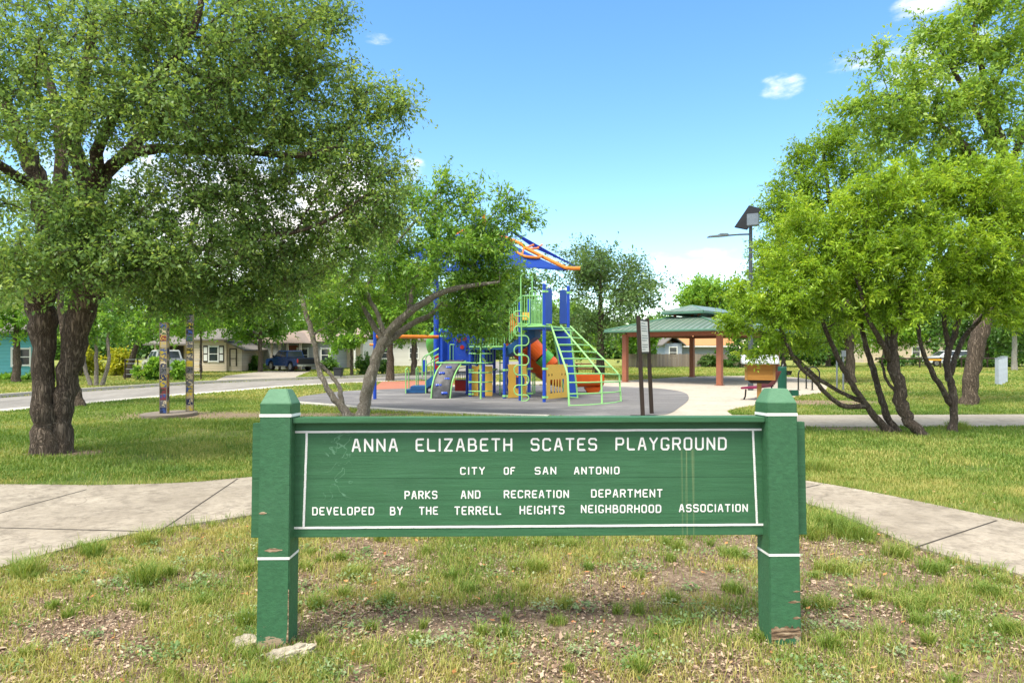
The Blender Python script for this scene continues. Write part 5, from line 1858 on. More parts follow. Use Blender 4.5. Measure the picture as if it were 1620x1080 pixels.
bars((zc(721, 601, 24.6), zc(737, 601, 24.6)), (zc(721, 588, 24.6), zc(737, 588, 24.6)), 7, 0.012, 'grey_metal', "shop_bars")
rounded_plate(688, 694, 562, 584, 25.3, 25.3, "side_panel", 'red_plastic', 2)

# curved rock wall
lr = bez([zc(682, 631, 22.5), zc(684, 609, 22.6), zc(690, 589, 22.9), zc(698, 576.5, 23.2), zc(707, 571, 23.5)], 6)
rr = bez([zc(712, 631, 22.5), zc(715, 607, 22.6), zc(721, 589, 22.9), zc(729, 576.5, 23.2), zc(737, 571, 23.5)], 6)
m = MB()
n_ = len(lr)
cols = 9
vs, fs = [], []
rg_ = random.Random(4)
for i in range(n_):
    for j in range(cols):
        u = 0.06 + 0.88 * j / (cols - 1)
        p = lr[i].lerp(rr[i], u)
        vs.append(p + Vector((0, 0.05 - 0.09 * math.sin(math.pi * u) + rg_.uniform(-0.02, 0.02), rg_.uniform(-0.01, 0.01))))
for i in range(n_ - 1):
    for j in range(cols - 1):
        a = i * cols + j
        fs.append((a, a + 1, a + cols + 1, a + cols))
m.add(vs, fs)
o = pp("rock_wall", m, 'rock_panel', smooth=True)
md = o.modifiers.new("thick", 'SOLIDIFY'); md.thickness = 0.04; md.offset = 1
for (x, y) in ((710, 582), (699, 591), (707, 600), (694, 610), (703, 622.5)):
    i = min(range(n_), key=lambda k: abs((HY - (lr[k].z - CH) * F / lr[k].y) - y))
    d = lr[i].y - 0.05
    c = zc(x, y, d)
    h = MB()
    for s in (-0.07, 0.0, 0.07):
        h.tube([c + Vector((s, 0.06, 0)), c + Vector((s * 0.9, -0.02, 0.02)), c + Vector((s * 0.8, -0.05, 0.0))], [0.055, 0.05, 0.02], 8)
    pp("climbing_hold", h, 'blue_metal', o)
pp("rock_wall_rail", MB().tube(lr, 0.026, 8), 'green_metal', o)
pp("rock_wall_rail", MB().tube(rr, 0.026, 8), 'green_metal', o)

# transfer steps and handrails
m = MB()
for (x0, x1, yt, yb) in ((641, 673, 617, 622), (649, 673, 611, 616.8)):
    a, b = zc(x0, yb, 25), zc(x1, yb, 25)
    top = CH - (yt - HY) * 25 / F
    m.prism([Vector((a.x, 25, 0.03 if yt > 615 else 0.16)), Vector((b.x, 25, 0.03 if yt > 615 else 0.16)), Vector((b.x, 25.9, 0.03 if yt > 615 else 0.16)), Vector((a.x, 25.9, 0.03 if yt > 615 else 0.16))], (0, 0, 0.13))
o = pp("transfer_step", m, 'deck_blue', bevel=0.012)
m = MB()
m.prism([zc(673, 616, 25.1), zc(691, 602, 24.8), zc(691, 588, 24.8), zc(673, 603, 25.1)], (0.1, 0.8, 0))
pp("transfer_stair", m, 'deck_blue', bevel=0.01)
m = MB()
for P in ([zc(642, 622, 24.9), zc(642, 584, 24.9), zc(644, 582, 24.95), zc(646.5, 585, 25.2), zc(647, 618, 25.4)],
          [zc(658.5, 612, 25.6), zc(658.5, 583, 25.6), zc(660, 581, 25.6), zc(661.5, 584, 25.7), zc(661.5, 611, 25.8)],
          [zc(673.5, 622, 24.9), zc(673.5, 566, 24.9), zc(676, 562, 24.8), zc(697, 550, 24.4)],
          [zc(668, 596, 25.2), zc(668, 568, 25.2), zc(672, 563, 25.1), zc(697, 549, 24.7)],
          [zc(682, 606, 25.0), zc(682, 570, 25.0), zc(685, 565, 24.9), zc(699, 557, 24.6)],
          [zc(674, 578, 24.9), zc(698, 564, 24.5)], [zc(686, 604, 24.9), zc(686, 565, 24.9)]):
    m.tube(P, 0.022, 8)
pp("hand_rail", m, 'green_metal')
rounded_plate(668, 675, 569, 588, 25.5, 25.5, "side_panel", 'blue_metal', 2)

# corrugated green spiral slide behind
m = MB()
P = bez([zc(706, 534, 26.4), zc(696, 534, 26.8), zc(688, 541, 27.4), zc(690, 553, 27.9), zc(699, 566, 27.6), zc(706, 582, 27.0), zc(704, 600, 26.6)], 9)
rs = [0.34 + (0.025 if k % 2 else 0) for k in range(len(P))]
m.tube(P, rs, 16)
pp("spiral_slide", m, 'lime_plastic', smooth=True)


# open orange chute, and the covered orange tube above it
def chute(path, w, h, name, mat):
    P = bez(path, 7)
    vs, fs = [], []
    prof = []
    k = 11
    for j in range(k):
        a = math.pi * j / (k - 1)
        prof.append((-math.cos(a) * w / 2, h * (1 - math.sin(a) ** 0.55)))
    prof2 = [(x * 1.1, z - 0.045) if 0 < i < k - 1 else (x * 1.12, z) for i, (x, z) in enumerate(prof)][::-1]
    ring = prof + prof2
    for i, p in enumerate(P):
        t_ = (P[min(i + 1, len(P) - 1)] - P[max(i - 1, 0)]).normalized()
        s_ = Vector((0, 0, 1)).cross(t_).normalized()
        u_ = t_.cross(s_)
        for x, z in ring:
            vs.append(p + s_ * x + u_ * z)
    n = len(ring)
    for i in range(len(P) - 1):
        for j in range(n):
            j2 = (j + 1) % n
            fs.append((i * n + j, i * n + j2, (i + 1) * n + j2, (i + 1) * n + j))
    fs.append(tuple(range(n))); fs.append(tuple((len(P) - 1) * n + j for j in range(n - 1, -1, -1)))
    m = MB().add(vs, fs)
    return pp(name, m, mat, smooth=False)


sl = chute([zc(800, 561, 24.9), zc(812, 562, 24.9), zc(824, 572, 24.9), zc(850, 594, 25.1), zc(872, 607, 25.2), zc(895, 611, 25.3), zc(920, 610, 25.4), zc(952, 609, 25.5)], 0.74, 0.42, "open_slide", 'orange_plastic')
m = MB()
c = zc(938, 612, 25.45)
m.add([c + Vector(q) for q in ((-0.36, -0.26, 0), (0.32, -0.26, 0.02), (0.32, 0.26, 0.02), (-0.36, 0.26, 0), (-0.16, -0.16, -0.3), (0.14, -0.16, -0.3), (0.14, 0.16, -0.3), (-0.16, 0.16, -0.3))],
      [(3, 2, 1, 0), (4, 5, 6, 7), (0, 1, 5, 4), (1, 2, 6, 5), (2, 3, 7, 6), (3, 0, 4, 7)])
pp("slide_foot", m, 'orange_plastic', sl, bevel=0.03)
a, b, c, e = zc(836, 540, 24.4), zc(857, 563, 24.3), zc(867, 572, 24.3), zc(876, 581, 24.2)
tb = pp("tube_slide", MB().tube([a, b], 0.31, 20), 'orange_plastic')
pp("tube_collar", MB().tube([b, b.lerp(c, 0.05), c], [0.33, 0.33, 0.32], 20), 'lime_plastic', tb)
pp("tube_end", MB().tube([c, e], 0.30, 20), 'orange_plastic', tb)
m = MB()
for (x, d, y) in ((843, 24.6, 590), (846, 24.9, 590)):
    g_ = zc(x, y, d)
    m.tube([Vector((g_.x, d, 0)), g_], 0.025, 8)
pp("slide_leg", m, 'green_metal', sl)

# fan-shaped net of bars
rails = []
for (xt, yt, dt), (xm, ym, dm), (xb, yb) in (((872, 515, 21.2), (898, 591, 19.9), (900.5, 643)), ((887, 515, 21.8), (951, 591, 20.4), (952.5, 640)), ((902, 516, 22.6), (979.5, 592, 21.6), (982.5, 635.5))):
    g_ = gp(xb, yb)
    tp_, md_ = zc(xt, yt, dt), zc(xm, ym, dm)
    rails.append((tp_, md_, g_))
m = MB()
for tp_, md_, g_ in rails:
    m.tube([tp_, tp_.lerp(md_, 0.94), md_.lerp(g_, 0.06), g_], 0.030, 10)
o = pp("net_climber", m, 'green_metal')
m = MB()


def on_rail(rl, s):
    tp_, md_, g_ = rl
    return tp_.lerp(md_, s) if s <= 1 else md_.lerp(g_, s - 1)


for s in (0.10, 0.26, 0.41, 0.555, 0.70, 0.85, 1.0, 1.27, 1.62, 1.97):
    P = [on_rail(r_, s) for r_ in rails]
    if s > 0.9:
        P = [P[0], P[0].lerp(P[1], 0.5) + Vector((0.04, -0.12, 0)), P[1], P[1].lerp(P[2], 0.5) + Vector((0.08, -0.06, 0)), P[2]]
    m.tube(P, 0.022, 8)
pp("rung", m, 'green_metal', o)
# leaning blue wall behind the net
m = MB()
q = [zc(874, 521, 22.9), zc(902, 521, 23.1), zc(914, 630, 22.7), zc(894, 628, 22.7)]
m.prism(q, (0, 0.06, 0))
o = pp("climbing_board", m, 'blue_metal')
m = MB()
m.tube([q[0], q[3]], 0.03, 8); m.tube([q[1], q[2]], 0.03, 8); m.tube([zc(879, 546, 22.85), zc(907, 546, 22.95)], 0.028, 8); m.tube([q[3] + Vector((0, -0.03, 0.02)), q[2] + Vector((0, -0.03, 0.02))], 0.028, 8)
pp("board_edge", m, 'green_metal', o)

# overhead beam to the lone pole
g_ = gp(593, 632)
d = g_.y
pp("beam_post", MB().tube([g_ - Vector((0, 0, .1)), Vector((g_.x, d, CH - (516 - HY) * d / F))], 0.058, 12), 'blue_metal')
pp("overhead_beam", MB().tube([zc(594, 532, d), zc(697, 533, 23.7)], 0.062, 12), 'orange_metal')
pp("beam_bracket", MB().tube([zc(585, 545, d), zc(594, 545, d)], 0.04, 8), 'orange_metal')

# ------------------------------------------------------------ shade canopy over the playset
canopy = empty("shade_canopy", (0.4, 24.5, 0), "blue fabric shade sails on a curved orange frame above the playset", "canopy")
fab = NT("blue_shade_cloth")
w_ = fab.n("ShaderNodeBsdfTranslucent"); w_.inputs[0].default_value = (0.01, 0.10, 0.62, 1)
b_ = fab.n("ShaderNodeBsdfPrincipled")
nz = fab.noise(30, 3, 0.5, fab.coord(scale=(4, 1, 1)))
fab.l(fab.mix(nz, (0.010, 0.075, 0.40), (0.016, 0.11, 0.55)), b_.inputs["Base Color"])
b_.inputs["Roughness"].default_value = 0.7
x_ = fab.n("ShaderNodeMixShader"); x_.inputs[0].default_value = 0.5
fab.l(b_.outputs[0], x_.inputs[1]); fab.l(w_.outputs[0], x_.inputs[2]); fab.l(x_.outputs[0], fab.out.inputs[0])
M['sail'] = fab.m


def sail(a, b, c, sag, name="sail"):
    """three-cornered fabric with hollow edges"""
    n = 14
    vs, idx = [], {}
    ctr = (a + b + c) / 3
    for i in range(n + 1):
        for j in range(n + 1 - i):
            u, v = i / n, j / n
            w = 1 - u - v
            p = a * w + b * u + c * v
            hollow = sag * (u * w * 4 * (1 - v) ** 6 + u * v * 4 * (1 - w) ** 6 + v * w * 4 * (1 - u) ** 6)
            p = p + (ctr - p) * min(0.5, hollow)
            p = p + Vector((0, 0, -0.25 * sag * 27 * u * v * w))
            idx[(i, j)] = len(vs)
            vs.append(p)
    fs = []
    for i in range(n):
        for j in range(n - i):
            fs.append((idx[(i, j)], idx[(i + 1, j)], idx[(i, j + 1)]))
            if j < n - i - 1:
                fs.append((idx[(i + 1, j)], idx[(i + 1, j + 1)], idx[(i, j + 1)]))
    o = MB().add(vs, fs).build(name, M['sail'], canopy, smooth=True)
    md = o.modifiers.new("thick", 'SOLIDIFY'); md.thickness = 0.012
    return o


APX = zc(762, 352, 25)
sail(APX, zc(898, 428, 24), zc(700, 430, 21.3), 0.22)
sail(zc(771, 342, 27), zc(918, 425, 24.6), zc(846, 393, 30.5), 0.10)
sail(APX, zc(705, 428, 21.4), zc(625, 405, 27), 0.2)
sail(zc(758, 352, 25.4), zc(632, 400, 27.5), zc(760, 398, 30), 0.15)
X = lambda u, v, d: zc(740 + u / 7.715, 320 + v / 7.715, d)
m = MB()
m.tube(bez([X(195, 150, 25), X(205, 290, 25), X(300, 355, 25), X(440, 425, 24.9), X(640, 505, 24.7), X(720, 565, 24.6), X(900, 655, 24.4), X(1190, 800, 24)], 5) + [X(1280, 808, 24), X(1370, 806, 24)], 0.07, 10)
main = m.build("frame_beam", M['orange_metal'], canopy)
MB().tube(bez([X(300, 400, 24.7), X(330, 470, 24.6), X(510, 560, 24.2), X(650, 640, 23.9), X(720, 665, 23.8), X(850, 675, 24.0), X(905, 655, 24.3)], 5), 0.05, 10).build("frame_rail", M['orange_metal'], canopy)
for P in ([X(455, 435, 24.9), X(432, 500, 24.4)], [X(685, 560, 24.6), X(660, 640, 23.9)], [X(695, 560, 24.6), X(805, 520, 26.0)], [X(735, 572, 24.6), X(850, 562, 25.6), X(905, 520, 26.6)], [X(310, 360, 25), X(290, 420, 24.7)]):
    MB().tube(P, 0.045, 10).build("strut", M['orange_metal'], canopy)
for (px, d, y) in ((756, 25.6, 372), (690, 25.4, 395)):
    q = zc(px, y, d)
    MB().tube([Vector((q.x, d, -0.1)), q], 0.10, 12).build("column", M['blue_metal'], canopy)
MB().tube(bez([zc(690, 395, 25.4), zc(720, 372, 25.3), zc(756, 358, 25.1), X(205, 290, 25)], 5), 0.07, 10).build("frame_beam", M['orange_metal'], canopy)

# ------------------------------------------------------------ pavilion
pav = empty("pavilion", (10.27, 35.25, 0), "open picnic pavilion with a two-tier green metal roof on terracotta steel posts", "pavilion")
pav.rotation_euler = (0, 0, R(-40))
hu, hv = 2.5, 3.95


def pv(name, mb, mat, parent=pav, **kw):
    return mb.build(name, M[mat], parent, local=True, **kw)


for sx in (-1, 1):
    for sy in (-1, 1):
        m = MB().box((sx * hu, sy * hv, 1.2), (0.25, 0.25, 2.5))
        p = pv("column", m, 'rust_post', bevel=0.012)
        pv("base_plate", MB().box((sx * hu, sy * hv, 0.025), (0.36, 0.36, 0.03)), 'rust_beam', p)
m = MB()
for s in (-1, 1):
    m.box((0, s * hv, 2.44), (2 * hu - 0.26, 0.16, 0.22))
    m.box((s * hu, 0, 2.44), (0.16, 2 * hv - 0.26, 0.22))
pv("beam", m, 'rust_beam')


def hip_roof(eu, ev, z0, iu, iv, z1, tag_, th=0.05):
    E = [(-eu, -ev), (eu, -ev), (eu, ev), (-eu, ev)]
    I = [(-iu, -iv), (iu, -iv), (iu, iv), (-iu, iv)]
    for k in range(4):
        k2 = (k + 1) % 4
        pts = [(E[k][0], E[k][1], z0), (E[k2][0], E[k2][1], z0), (I[k2][0], I[k2][1], z1), (I[k][0], I[k][1], z1)]
        if (Vector(pts[2]) - Vector(pts[3])).length < 1e-4:
            pts = pts[:3]
        f = pv("roof_panel", MB().add(pts, [tuple(range(len(pts)))]), 'tin_green' if k % 2 == 0 else 'tin_green_side')
        md = f.modifiers.new("thick", 'SOLIDIFY'); md.thickness = th; md.offset = -1
        # real standing seams
        m = MB()
        axis = 0 if k % 2 == 0 else 1
        e0, e1 = Vector(pts[0]), Vector(pts[1])
        half_e = (eu if axis == 0 else ev)
        half_i = (iu if axis == 0 else iv)
        n = int(2 * half_e / 0.3)
        for i in range(1, n):
            a = -half_e + 2 * half_e * i / n
            frac = 1.0 if abs(a) <= half_i else (half_e - abs(a)) / (half_e - half_i)
            if frac < 0.08:
                continue
            def pos(f_):
                zz = z0 + (z1 - z0) * f_
                if axis == 0:
                    s = -1 if k == 0 else 1
                    return Vector((a, s * (ev + (iv - ev) * f_), zz + 0.012))
                s = 1 if k == 1 else -1
                return Vector((s * (eu + (iu - eu) * f_), a, zz + 0.012))
            m.tube([pos(0.0), pos(frac * 0.985)], 0.018, 4)
        pv("standing_seam", m, 'tin_trim', f)
    m = MB()
    for k in range(4):
        a, b = Vector((*E[k], z0 + 0.02)), Vector((*I[k], z1 + 0.02))
        m.tube([a, b], 0.05, 6)
    for k in range(4):
        k2 = (k + 1) % 4
        a, b = Vector((*E[k], z0 - 0.04)), Vector((*E[k2], z0 - 0.04))
        m.tube([a, b], 0.06, 6)
    pv("roof_trim", m, 'tin_trim')


hip_roof(3.25, 4.75, 2.62, 0.72, 2.22, 3.34, "lower")
hip_roof(1.12, 2.62, 3.56, 0.02, 1.5, 3.92, "upper")
m = MB()
for sx in (-1, 1):
    for sy in (-1, 0, 1):
        m.box((sx * 0.66, sy * 2.1, 3.42), (0.12, 0.12, 0.32))
pv("cupola_post", m, 'rust_beam')
m = MB().box((0, 0, 2.565), (6.2, 9.2, 0.02))
pv("soffit", m, 'soffit')

# ------------------------------------------------------------ solar street light
lamp = empty("street_light", (zc(1187, 600, 27).x, 27, 0), "tall grey solar street light with tilted panel and arm lamp above the bushy trees", "street light")


def lp(name, mb, mat, parent=lamp, **kw):
    return mb.build(name, M[mat], parent, **kw)


lp("pole", MB().tube([zc(1187.5, 617, 27) * 1, Vector((zc(1187.5, 617, 27).x, 27, 3.5)), zc(1187.5, 352, 27)], [0.11, 0.085, 0.07], 14), 'pole_metal', smooth=False)
lp("battery_box", MB().box(zc(1191.5, 348, 26.72), (0.44, 0.34, 0.47), R(-28)), 'grey_metal', bevel=0.015)
bb = MB()
c0, c1, e1, e0 = zc(1162, 360, 27.5), zc(1182, 364, 27.15), zc(1204, 331, 27.6), zc(1185, 326, 28.1)
nrm = (c1 - c0).cross(e0 - c0).normalized()
bb.prism([c0, c1, e1, e0], nrm * 0.04 * (1 if nrm.z > 0 else -1))
lp("solar_panel", bb, 'solar')
lp("arm", MB().tube([zc(1187, 370.5, 27), zc(1170, 371, 27), zc(1150, 372.5, 27)], 0.035, 10), 'pole_metal')
m = MB()
h0, h1 = zc(1153, 372.5, 27), zc(1119, 374.8, 27)
t_ = (h1 - h0).normalized()
for i, (u, w, th) in enumerate(((0, 0.10, 0.10), (0.10, 0.22, 0.14), (0.45, 0.28, 0.15), (0.55, 0.26, 0.09), (0.95, 0.24, 0.07), (1.0, 0.16, 0.04))):
    c = h0.lerp(h1, u)
    m.v += [tuple(c + Vector((0, y * w / 2, z * th - 0.03))) for y, z in ((-1, 0), (1, 0), (1, 0.8), (-1, 0.8))]
for i in range(5):
    for j in range(4):
        j2 = (j + 1) % 4
        m.f.append((i * 4 + j, i * 4 + j2, i * 4 + 4 + j2, i * 4 + 4 + j))
m.f += [(0, 1, 2, 3), (23, 22, 21, 20)]
lp("lamp_head", m, 'grey_metal', bevel=0.01)

# ------------------------------------------------------------ information board on two brown posts
board = empty("notice_board", (3.45, 17.0, 0), "white notice board held by two tall leaning dark brown posts", "notice board")
b0, b1 = Vector((3.28, 16.5, -0.1)), Vector((3.66, 17.25, -0.1))
lean = Vector((-0.125, 0, 0))
for b, h in ((b0, 2.53), (b1, 2.50)):
    m = MB().prism([b + Vector((-.047, -.047, 0)), b + Vector((.047, -.047, 0)), b + Vector((.047, .047, 0)), b + Vector((-.047, .047, 0))], Vector((lean.x * h / 2.5, 0, h + 0.1)))
    m.build("post", M['brown_metal'], board, bevel=0.006)
a, b = b0 + Vector((0, 0, 0.1)), b1 + Vector((0, 0, 0.1))
dir_ = (b - a)
def bp(u, z, off=0.0):
    nrm = Vector((dir_.y, -dir_.x, 0)).normalized()
    return a + dir_ * u + Vector((lean.x * z / 2.5, 0, z)) + nrm * off
fr = MB().prism([bp(0.0, 1.58, -0.02), bp(1.0, 1.58, -0.02), bp(1.0, 2.46, -0.02), bp(0.0, 2.46, -0.02)], bp(0, 0, 0.02) - bp(0, 0, -0.02)).build("frame", M['brown_metal'], board, bevel=0.004)
nrm = Vector((dir_.y, -dir_.x, 0)).normalized()
MB().prism([bp(0.1, 1.63, 0.022), bp(0.9, 1.63, 0.022), bp(0.9, 2.41, 0.022), bp(0.1, 2.41, 0.022)], nrm * 0.008).build("sheet", M['white_paint'], fr)
m = MB()
for z, u1 in ((2.34, 0.62), (2.27, 0.8), (2.21, 0.75), (2.15, 0.82), (2.03, 0.78), (1.97, 0.82), (1.91, 0.7), (1.80, 0.8), (1.74, 0.76), (1.68, 0.5)):
    m.add([bp(0.17, z, 0.0315), bp(u1, z, 0.0315), bp(u1, z + 0.02, 0.0315), bp(0.17, z + 0.02, 0.0315)], [(0, 1, 2, 3)])
m.build("printed_lines", M['grey_metal'], fr)

# ------------------------------------------------------------ little library box
lib = empty("book_box", (6.0, 16, 0), "cedar book exchange box with a silver tin roof on a timber post", "book box")
lib.rotation_euler = (0, 0, R(-16))


def lb(name, mb, mat, parent=lib, **kw):
    return mb.build(name, M[mat], parent, local=True, **kw)


lb("post", MB().box((0, 0, 0.44), (0.10, 0.10, 1.0)), 'wood_post', bevel=0.005)
body = lb("box", MB().box((0, 0, 1.15), (0.62, 0.42, 0.39)), 'cedar', bevel=0.006)
m = MB()
for sx in (-1, 1):
    m.box((sx * 0.315, -0.212, 1.15), (0.06, 0.025, 0.39))
lb("corner_board", m, 'wood_post', body)
lb("shelf_bracket", MB().prism([(-0.29, -0.12, 0.953), (0.29, -0.12, 0.953), (0.20, -0.12, 0.875), (-0.20, -0.12, 0.875)], (0, 0.24, 0)), 'brown_metal')
m = MB()
m.prism([(-0.42, -0.36, 1.345), (-0.42, 0.0, 1.53), (-0.42, 0.36, 1.345), (-0.42, 0.36, 1.375), (-0.42, 0.0, 1.56), (-0.42, -0.36, 1.375)], (0.84, 0, 0))
lb("roof", m, 'tin_silver')
m = MB()
m.prism([(-0.30, -0.21, 1.346), (-0.30, 0.21, 1.346), (-0.30, 0, 1.50)], (0.02, 0, 0)); m.prism([(0.28, -0.21, 1.346), (0.28, 0.21, 1.346), (0.28, 0, 1.50)], (0.02, 0, 0))
lb("gable", m, 'wood_post')

# ------------------------------------------------------------ crimson bench
bench = empty("bench", (8.35, 22.3, 0), "crimson metal park bench standing behind the book box", "bench")
bench.rotation_euler = (0, 0, R(48))


def bn(name, mb, mat, parent=bench, **kw):
    return mb.build(name, M[mat], parent, local=True, **kw)


# long axis = local x, faces local +y (towards the left of the lawn)
m = MB().prism([(-0.75, 0.30, 0.44), (-0.75, 0.33, 0.40), (-0.75, 0.30, 0.37), (-0.75, -0.20, 0.40), (-0.75, -0.24, 0.44), (-0.75, -0.2, 0.46)], (1.5, 0, 0))
bn("seat", m, 'crimson', bevel=0.01)
m = MB().prism([(-0.75, -0.21, 0.46), (-0.75, -0.26, 0.47), (-0.75, -0.47, 0.90), (-0.75, -0.50, 0.95), (-0.75, -0.44, 0.95)], (1.5, 0, 0))
bn("backrest", m, 'crimson', bevel=0.01)
for sx in (-0.6, 0.6):
    m = MB()
    m.tube([(sx, 0.28, 0.0), (sx, 0.22, 0.12), (sx, 0.2, 0.36)], 0.028, 8)
    m.tube([(sx, -0.35, 0.0), (sx, -0.25, 0.15), (sx, -0.2, 0.4), (sx, -0.42, 0.85)], 0.028, 8)
    m.box((sx, 0.29, 0.012), (0.08, 0.16, 0.02))
    m.box((sx, -0.36, 0.012), (0.08, 0.16, 0.02))
    bn("leg", m, 'black_metal')

# ------------------------------------------------------------ drinking fountain
fx = zc(1237.5, 600, 24).x
ft = empty("drinking_fountain", (fx, 24, 0), "dark green cylindrical drinking fountain beside the crimson bench", "drinking fountain")


def fo(name, mb, mat, parent=ft, **kw):
    return mb.build(name, M[mat], parent, local=True, **kw)


fo("pedestal", MB().tube([(0, 0, 0), (0, 0, 1.02), (0, 0, 1.06)], [0.155, 0.155, 0.14], 22), 'bin_green')
fo("bowl", MB().tube([(0.16, -0.03, 0.80), (0.24, -0.03, 0.80), (0.24, -0.03, 0.91)], [0.05, 0.08, 0.11], 14), 'black_metal')
fo("spout", MB().tube([(0, -0.05, 1.06), (0, -0.05, 1.12), (0.03, -0.05, 1.14)], 0.018, 8), 'chrome')
fo("base_box", MB().box((0.38, -0.1, 0.11), (0.26, 0.26, 0.2)), 'bin_green', bevel=0.01)

# ------------------------------------------------------------ bike hoops
def hoop(px0, px1, by, label):
    a, b = gp(px0, by), gp(px1, by)
    c = (a + b) / 2
    e = empty("bike_hoop", c, label, "bike rack", "bike hoops on the concrete pad")
    w = (b - a).length / 2
    h = 0.93
    P = [Vector((-w, 0, -0.05)), Vector((-w, 0, h - w))] + [Vector((-w * math.cos(math.pi * k / 10), 0, h - w + w * math.sin(math.pi * k / 10))) for k in range(1, 10)] + [Vector((w, 0, h - w)), Vector((w, 0, -0.05))]
    MB().tube(P, 0.03, 10).build("hoop", M['black_metal'], e, local=True, smooth=False)
    m = MB()
    for s in (-1, 1):
        m.tube([(s * w, 0, 0.012), (s * w, 0, 0.026)], 0.07, 12)
    m.build("foot_plate", M['black_metal'], e, local=True)
    return e


hoop(1263, 1285, 617.3, "black arched bike hoop nearer the green drinking fountain")
hoop(1275.5, 1296.5, 615, "black arched bike hoop farther from the green drinking fountain, behind the first")
for px, by, ty, lab in ((1324, 617, 560, "thin grey pole on the lawn, nearer the bike hoops"), (1334, 617.5, 556, "thin grey pole with a small plate on top, farther from the bike hoops")):
    g_ = gp(px, by)
    e = empty("metal_pole", g_, lab, "pole", "thin poles by the bike hoops")
    h = CH - (ty - HY) * g_.y / F
    MB().tube([(0, 0, -0.05), (0, 0, h)], 0.035, 8).build("shaft", M['grey_metal'], e, local=True)
    if px > 1330:
        MB().box((0, -0.04, h - 0.08), (0.18, 0.02, 0.26)).build("plate", M['grey_metal'], e, local=True, bevel=0.004)
    else:
        MB().tube([(0, 0, h), (0, 0, h + 0.03)], 0.045, 8).build("cap", M['grey_metal'], e, local=True)
for px, by, ty, lab in ((1580, 608.5, 567, "blue-grey square post nearest of the row of three on the lawn"), (1584.5, 606.5, 565.5, "blue-grey square post in the middle of the row of three on the lawn"), (1588.5, 604.5, 564, "blue-grey square post farthest of the row of three on the lawn")):
    g_ = gp(px, by)
    e = empty("marker_post", g_, lab, "post", "row of blue-grey posts on the lawn")
    h = CH - (ty - HY) * g_.y / F
    MB().box((0, 0, h / 2), (0.19, 0.26, h)).build("shaft", M['slab_grey'], e, local=True, bevel=0.012)
    MB().box((0, 0, h + 0.012), (0.21, 0.28, 0.022)).build("cap", M['slab_grey'], e, local=True, bevel=0.004)
# picnic table behind the net
g_ = zc(926, 590, 42)
pt = empty("picnic_table", (g_.x, 42, 0), "brown picnic table on the lawn under the open-crowned oak", "picnic table")
MB().box((0, 0, 0.76), (1.6, 0.8, 0.06)).build("table_top", M['rust_beam'], pt, local=True, bevel=0.006)
for s in (-1, 1):
    MB().box((0, s * 0.65, 0.45), (1.6, 0.28, 0.05)).build("seat", M['rust_beam'], pt, local=True, bevel=0.006)
    m = MB()
    m.tube([(s * 0.55, -0.7, 0), (s * 0.55, -0.2, 0.73)], 0.04, 6); m.tube([(s * 0.55, 0.7, 0), (s * 0.55, 0.2, 0.73)], 0.04, 6); m.box((s * 0.55, 0, 0.39), (0.06, 1.5, 0.06))
    m.build("trestle", M['brown_metal'], pt, local=True)

# ------------------------------------------------------------ mosaic posts
slab_c = gp(268, 657.8)
m = MB()
ring = [(slab_c.x + math.cos(a * math.pi / 20) * 0.62, slab_c.y + math.sin(a * math.pi / 20) * 0.80, -0.04) for a in range(40)]
m.prism(ring, (0, 0, 0.12))
tag(m.build("concrete_slab", M['stained_concrete'], bevel=0.012), "low round concrete slab under the two mosaic posts", "slab")
for (px, by, ty, ry, lab) in ((257.5, 659, 511, 8, "shorter square post covered in painted mosaic tiles, nearer the twin-trunked tree"), (298, 655.2, 497, 20, "taller square post covered in painted mosaic tiles, farther from the twin-trunked tree")):
    g_ = gp(px, by)
    d = g_.y
    e = empty("mosaic_post", (g_.x, d + 0.08, 0.08), lab, "art post", "mosaic posts on the round slab")
    e.rotation_euler = (0, 0, R(ry))
    h = CH - (ty - HY) * d / F - 0.08
    MB().box((0, 0, h / 2), (0.165, 0.165, h)).build("shaft", M['mosaic'], e, local=True)
    MB().box((0, 0, h + 0.011), (0.18, 0.18, 0.02)).build("cap", M['stained_concrete'], e, local=True, bevel=0.004)
    m = MB()
    for sx in (-1, 1):
        for sy in (-1, 1):
            m.box((sx * 0.0825, sy * 0.0825, h / 2), (0.014, 0.014, h - 0.004))
    m.build("edge_strip", M['stained_concrete'], e, local=True)


# ------------------------------------------------------------ houses
def window(parent, x, z, w, h, y, shut=False, frame='white_paint'):
    m = MB()
    for dx in (-1, 1):
        m.box((x + dx * (w / 2), y - 0.03, z), (0.09, 0.06, h + 0.18))
    for dz in (-1, 0, 1):
        m.box((x, y - 0.03 + (0.006 if dz == 0 else 0), z + dz * h / 2), (w - 0.09, 0.06, 0.09 if dz else 0.05))
    f = m.build("window", M[frame], parent, local=True)
    MB().box((x, y - 0.012, z), (w - 0.08, 0.02, h - 0.02)).build("pane", M['glass_dark'], f, local=True)
    if shut:
        for dx in (-1, 1):
            s = MB().box((x + dx * (w / 2 + 0.24), y - 0.022, z), (0.36, 0.04, h + 0.14)).build("shutter", M['brown_metal'], f, local=True)
            m = MB()
            for dz in (-0.25, 0.25):
                m.box((x + dx * (w / 2 + 0.24), y - 0.046, z + dz * h), (0.26, 0.012, h * 0.42))
            m.build("shutter_board", M['white_paint'], f, local=True)
    return f


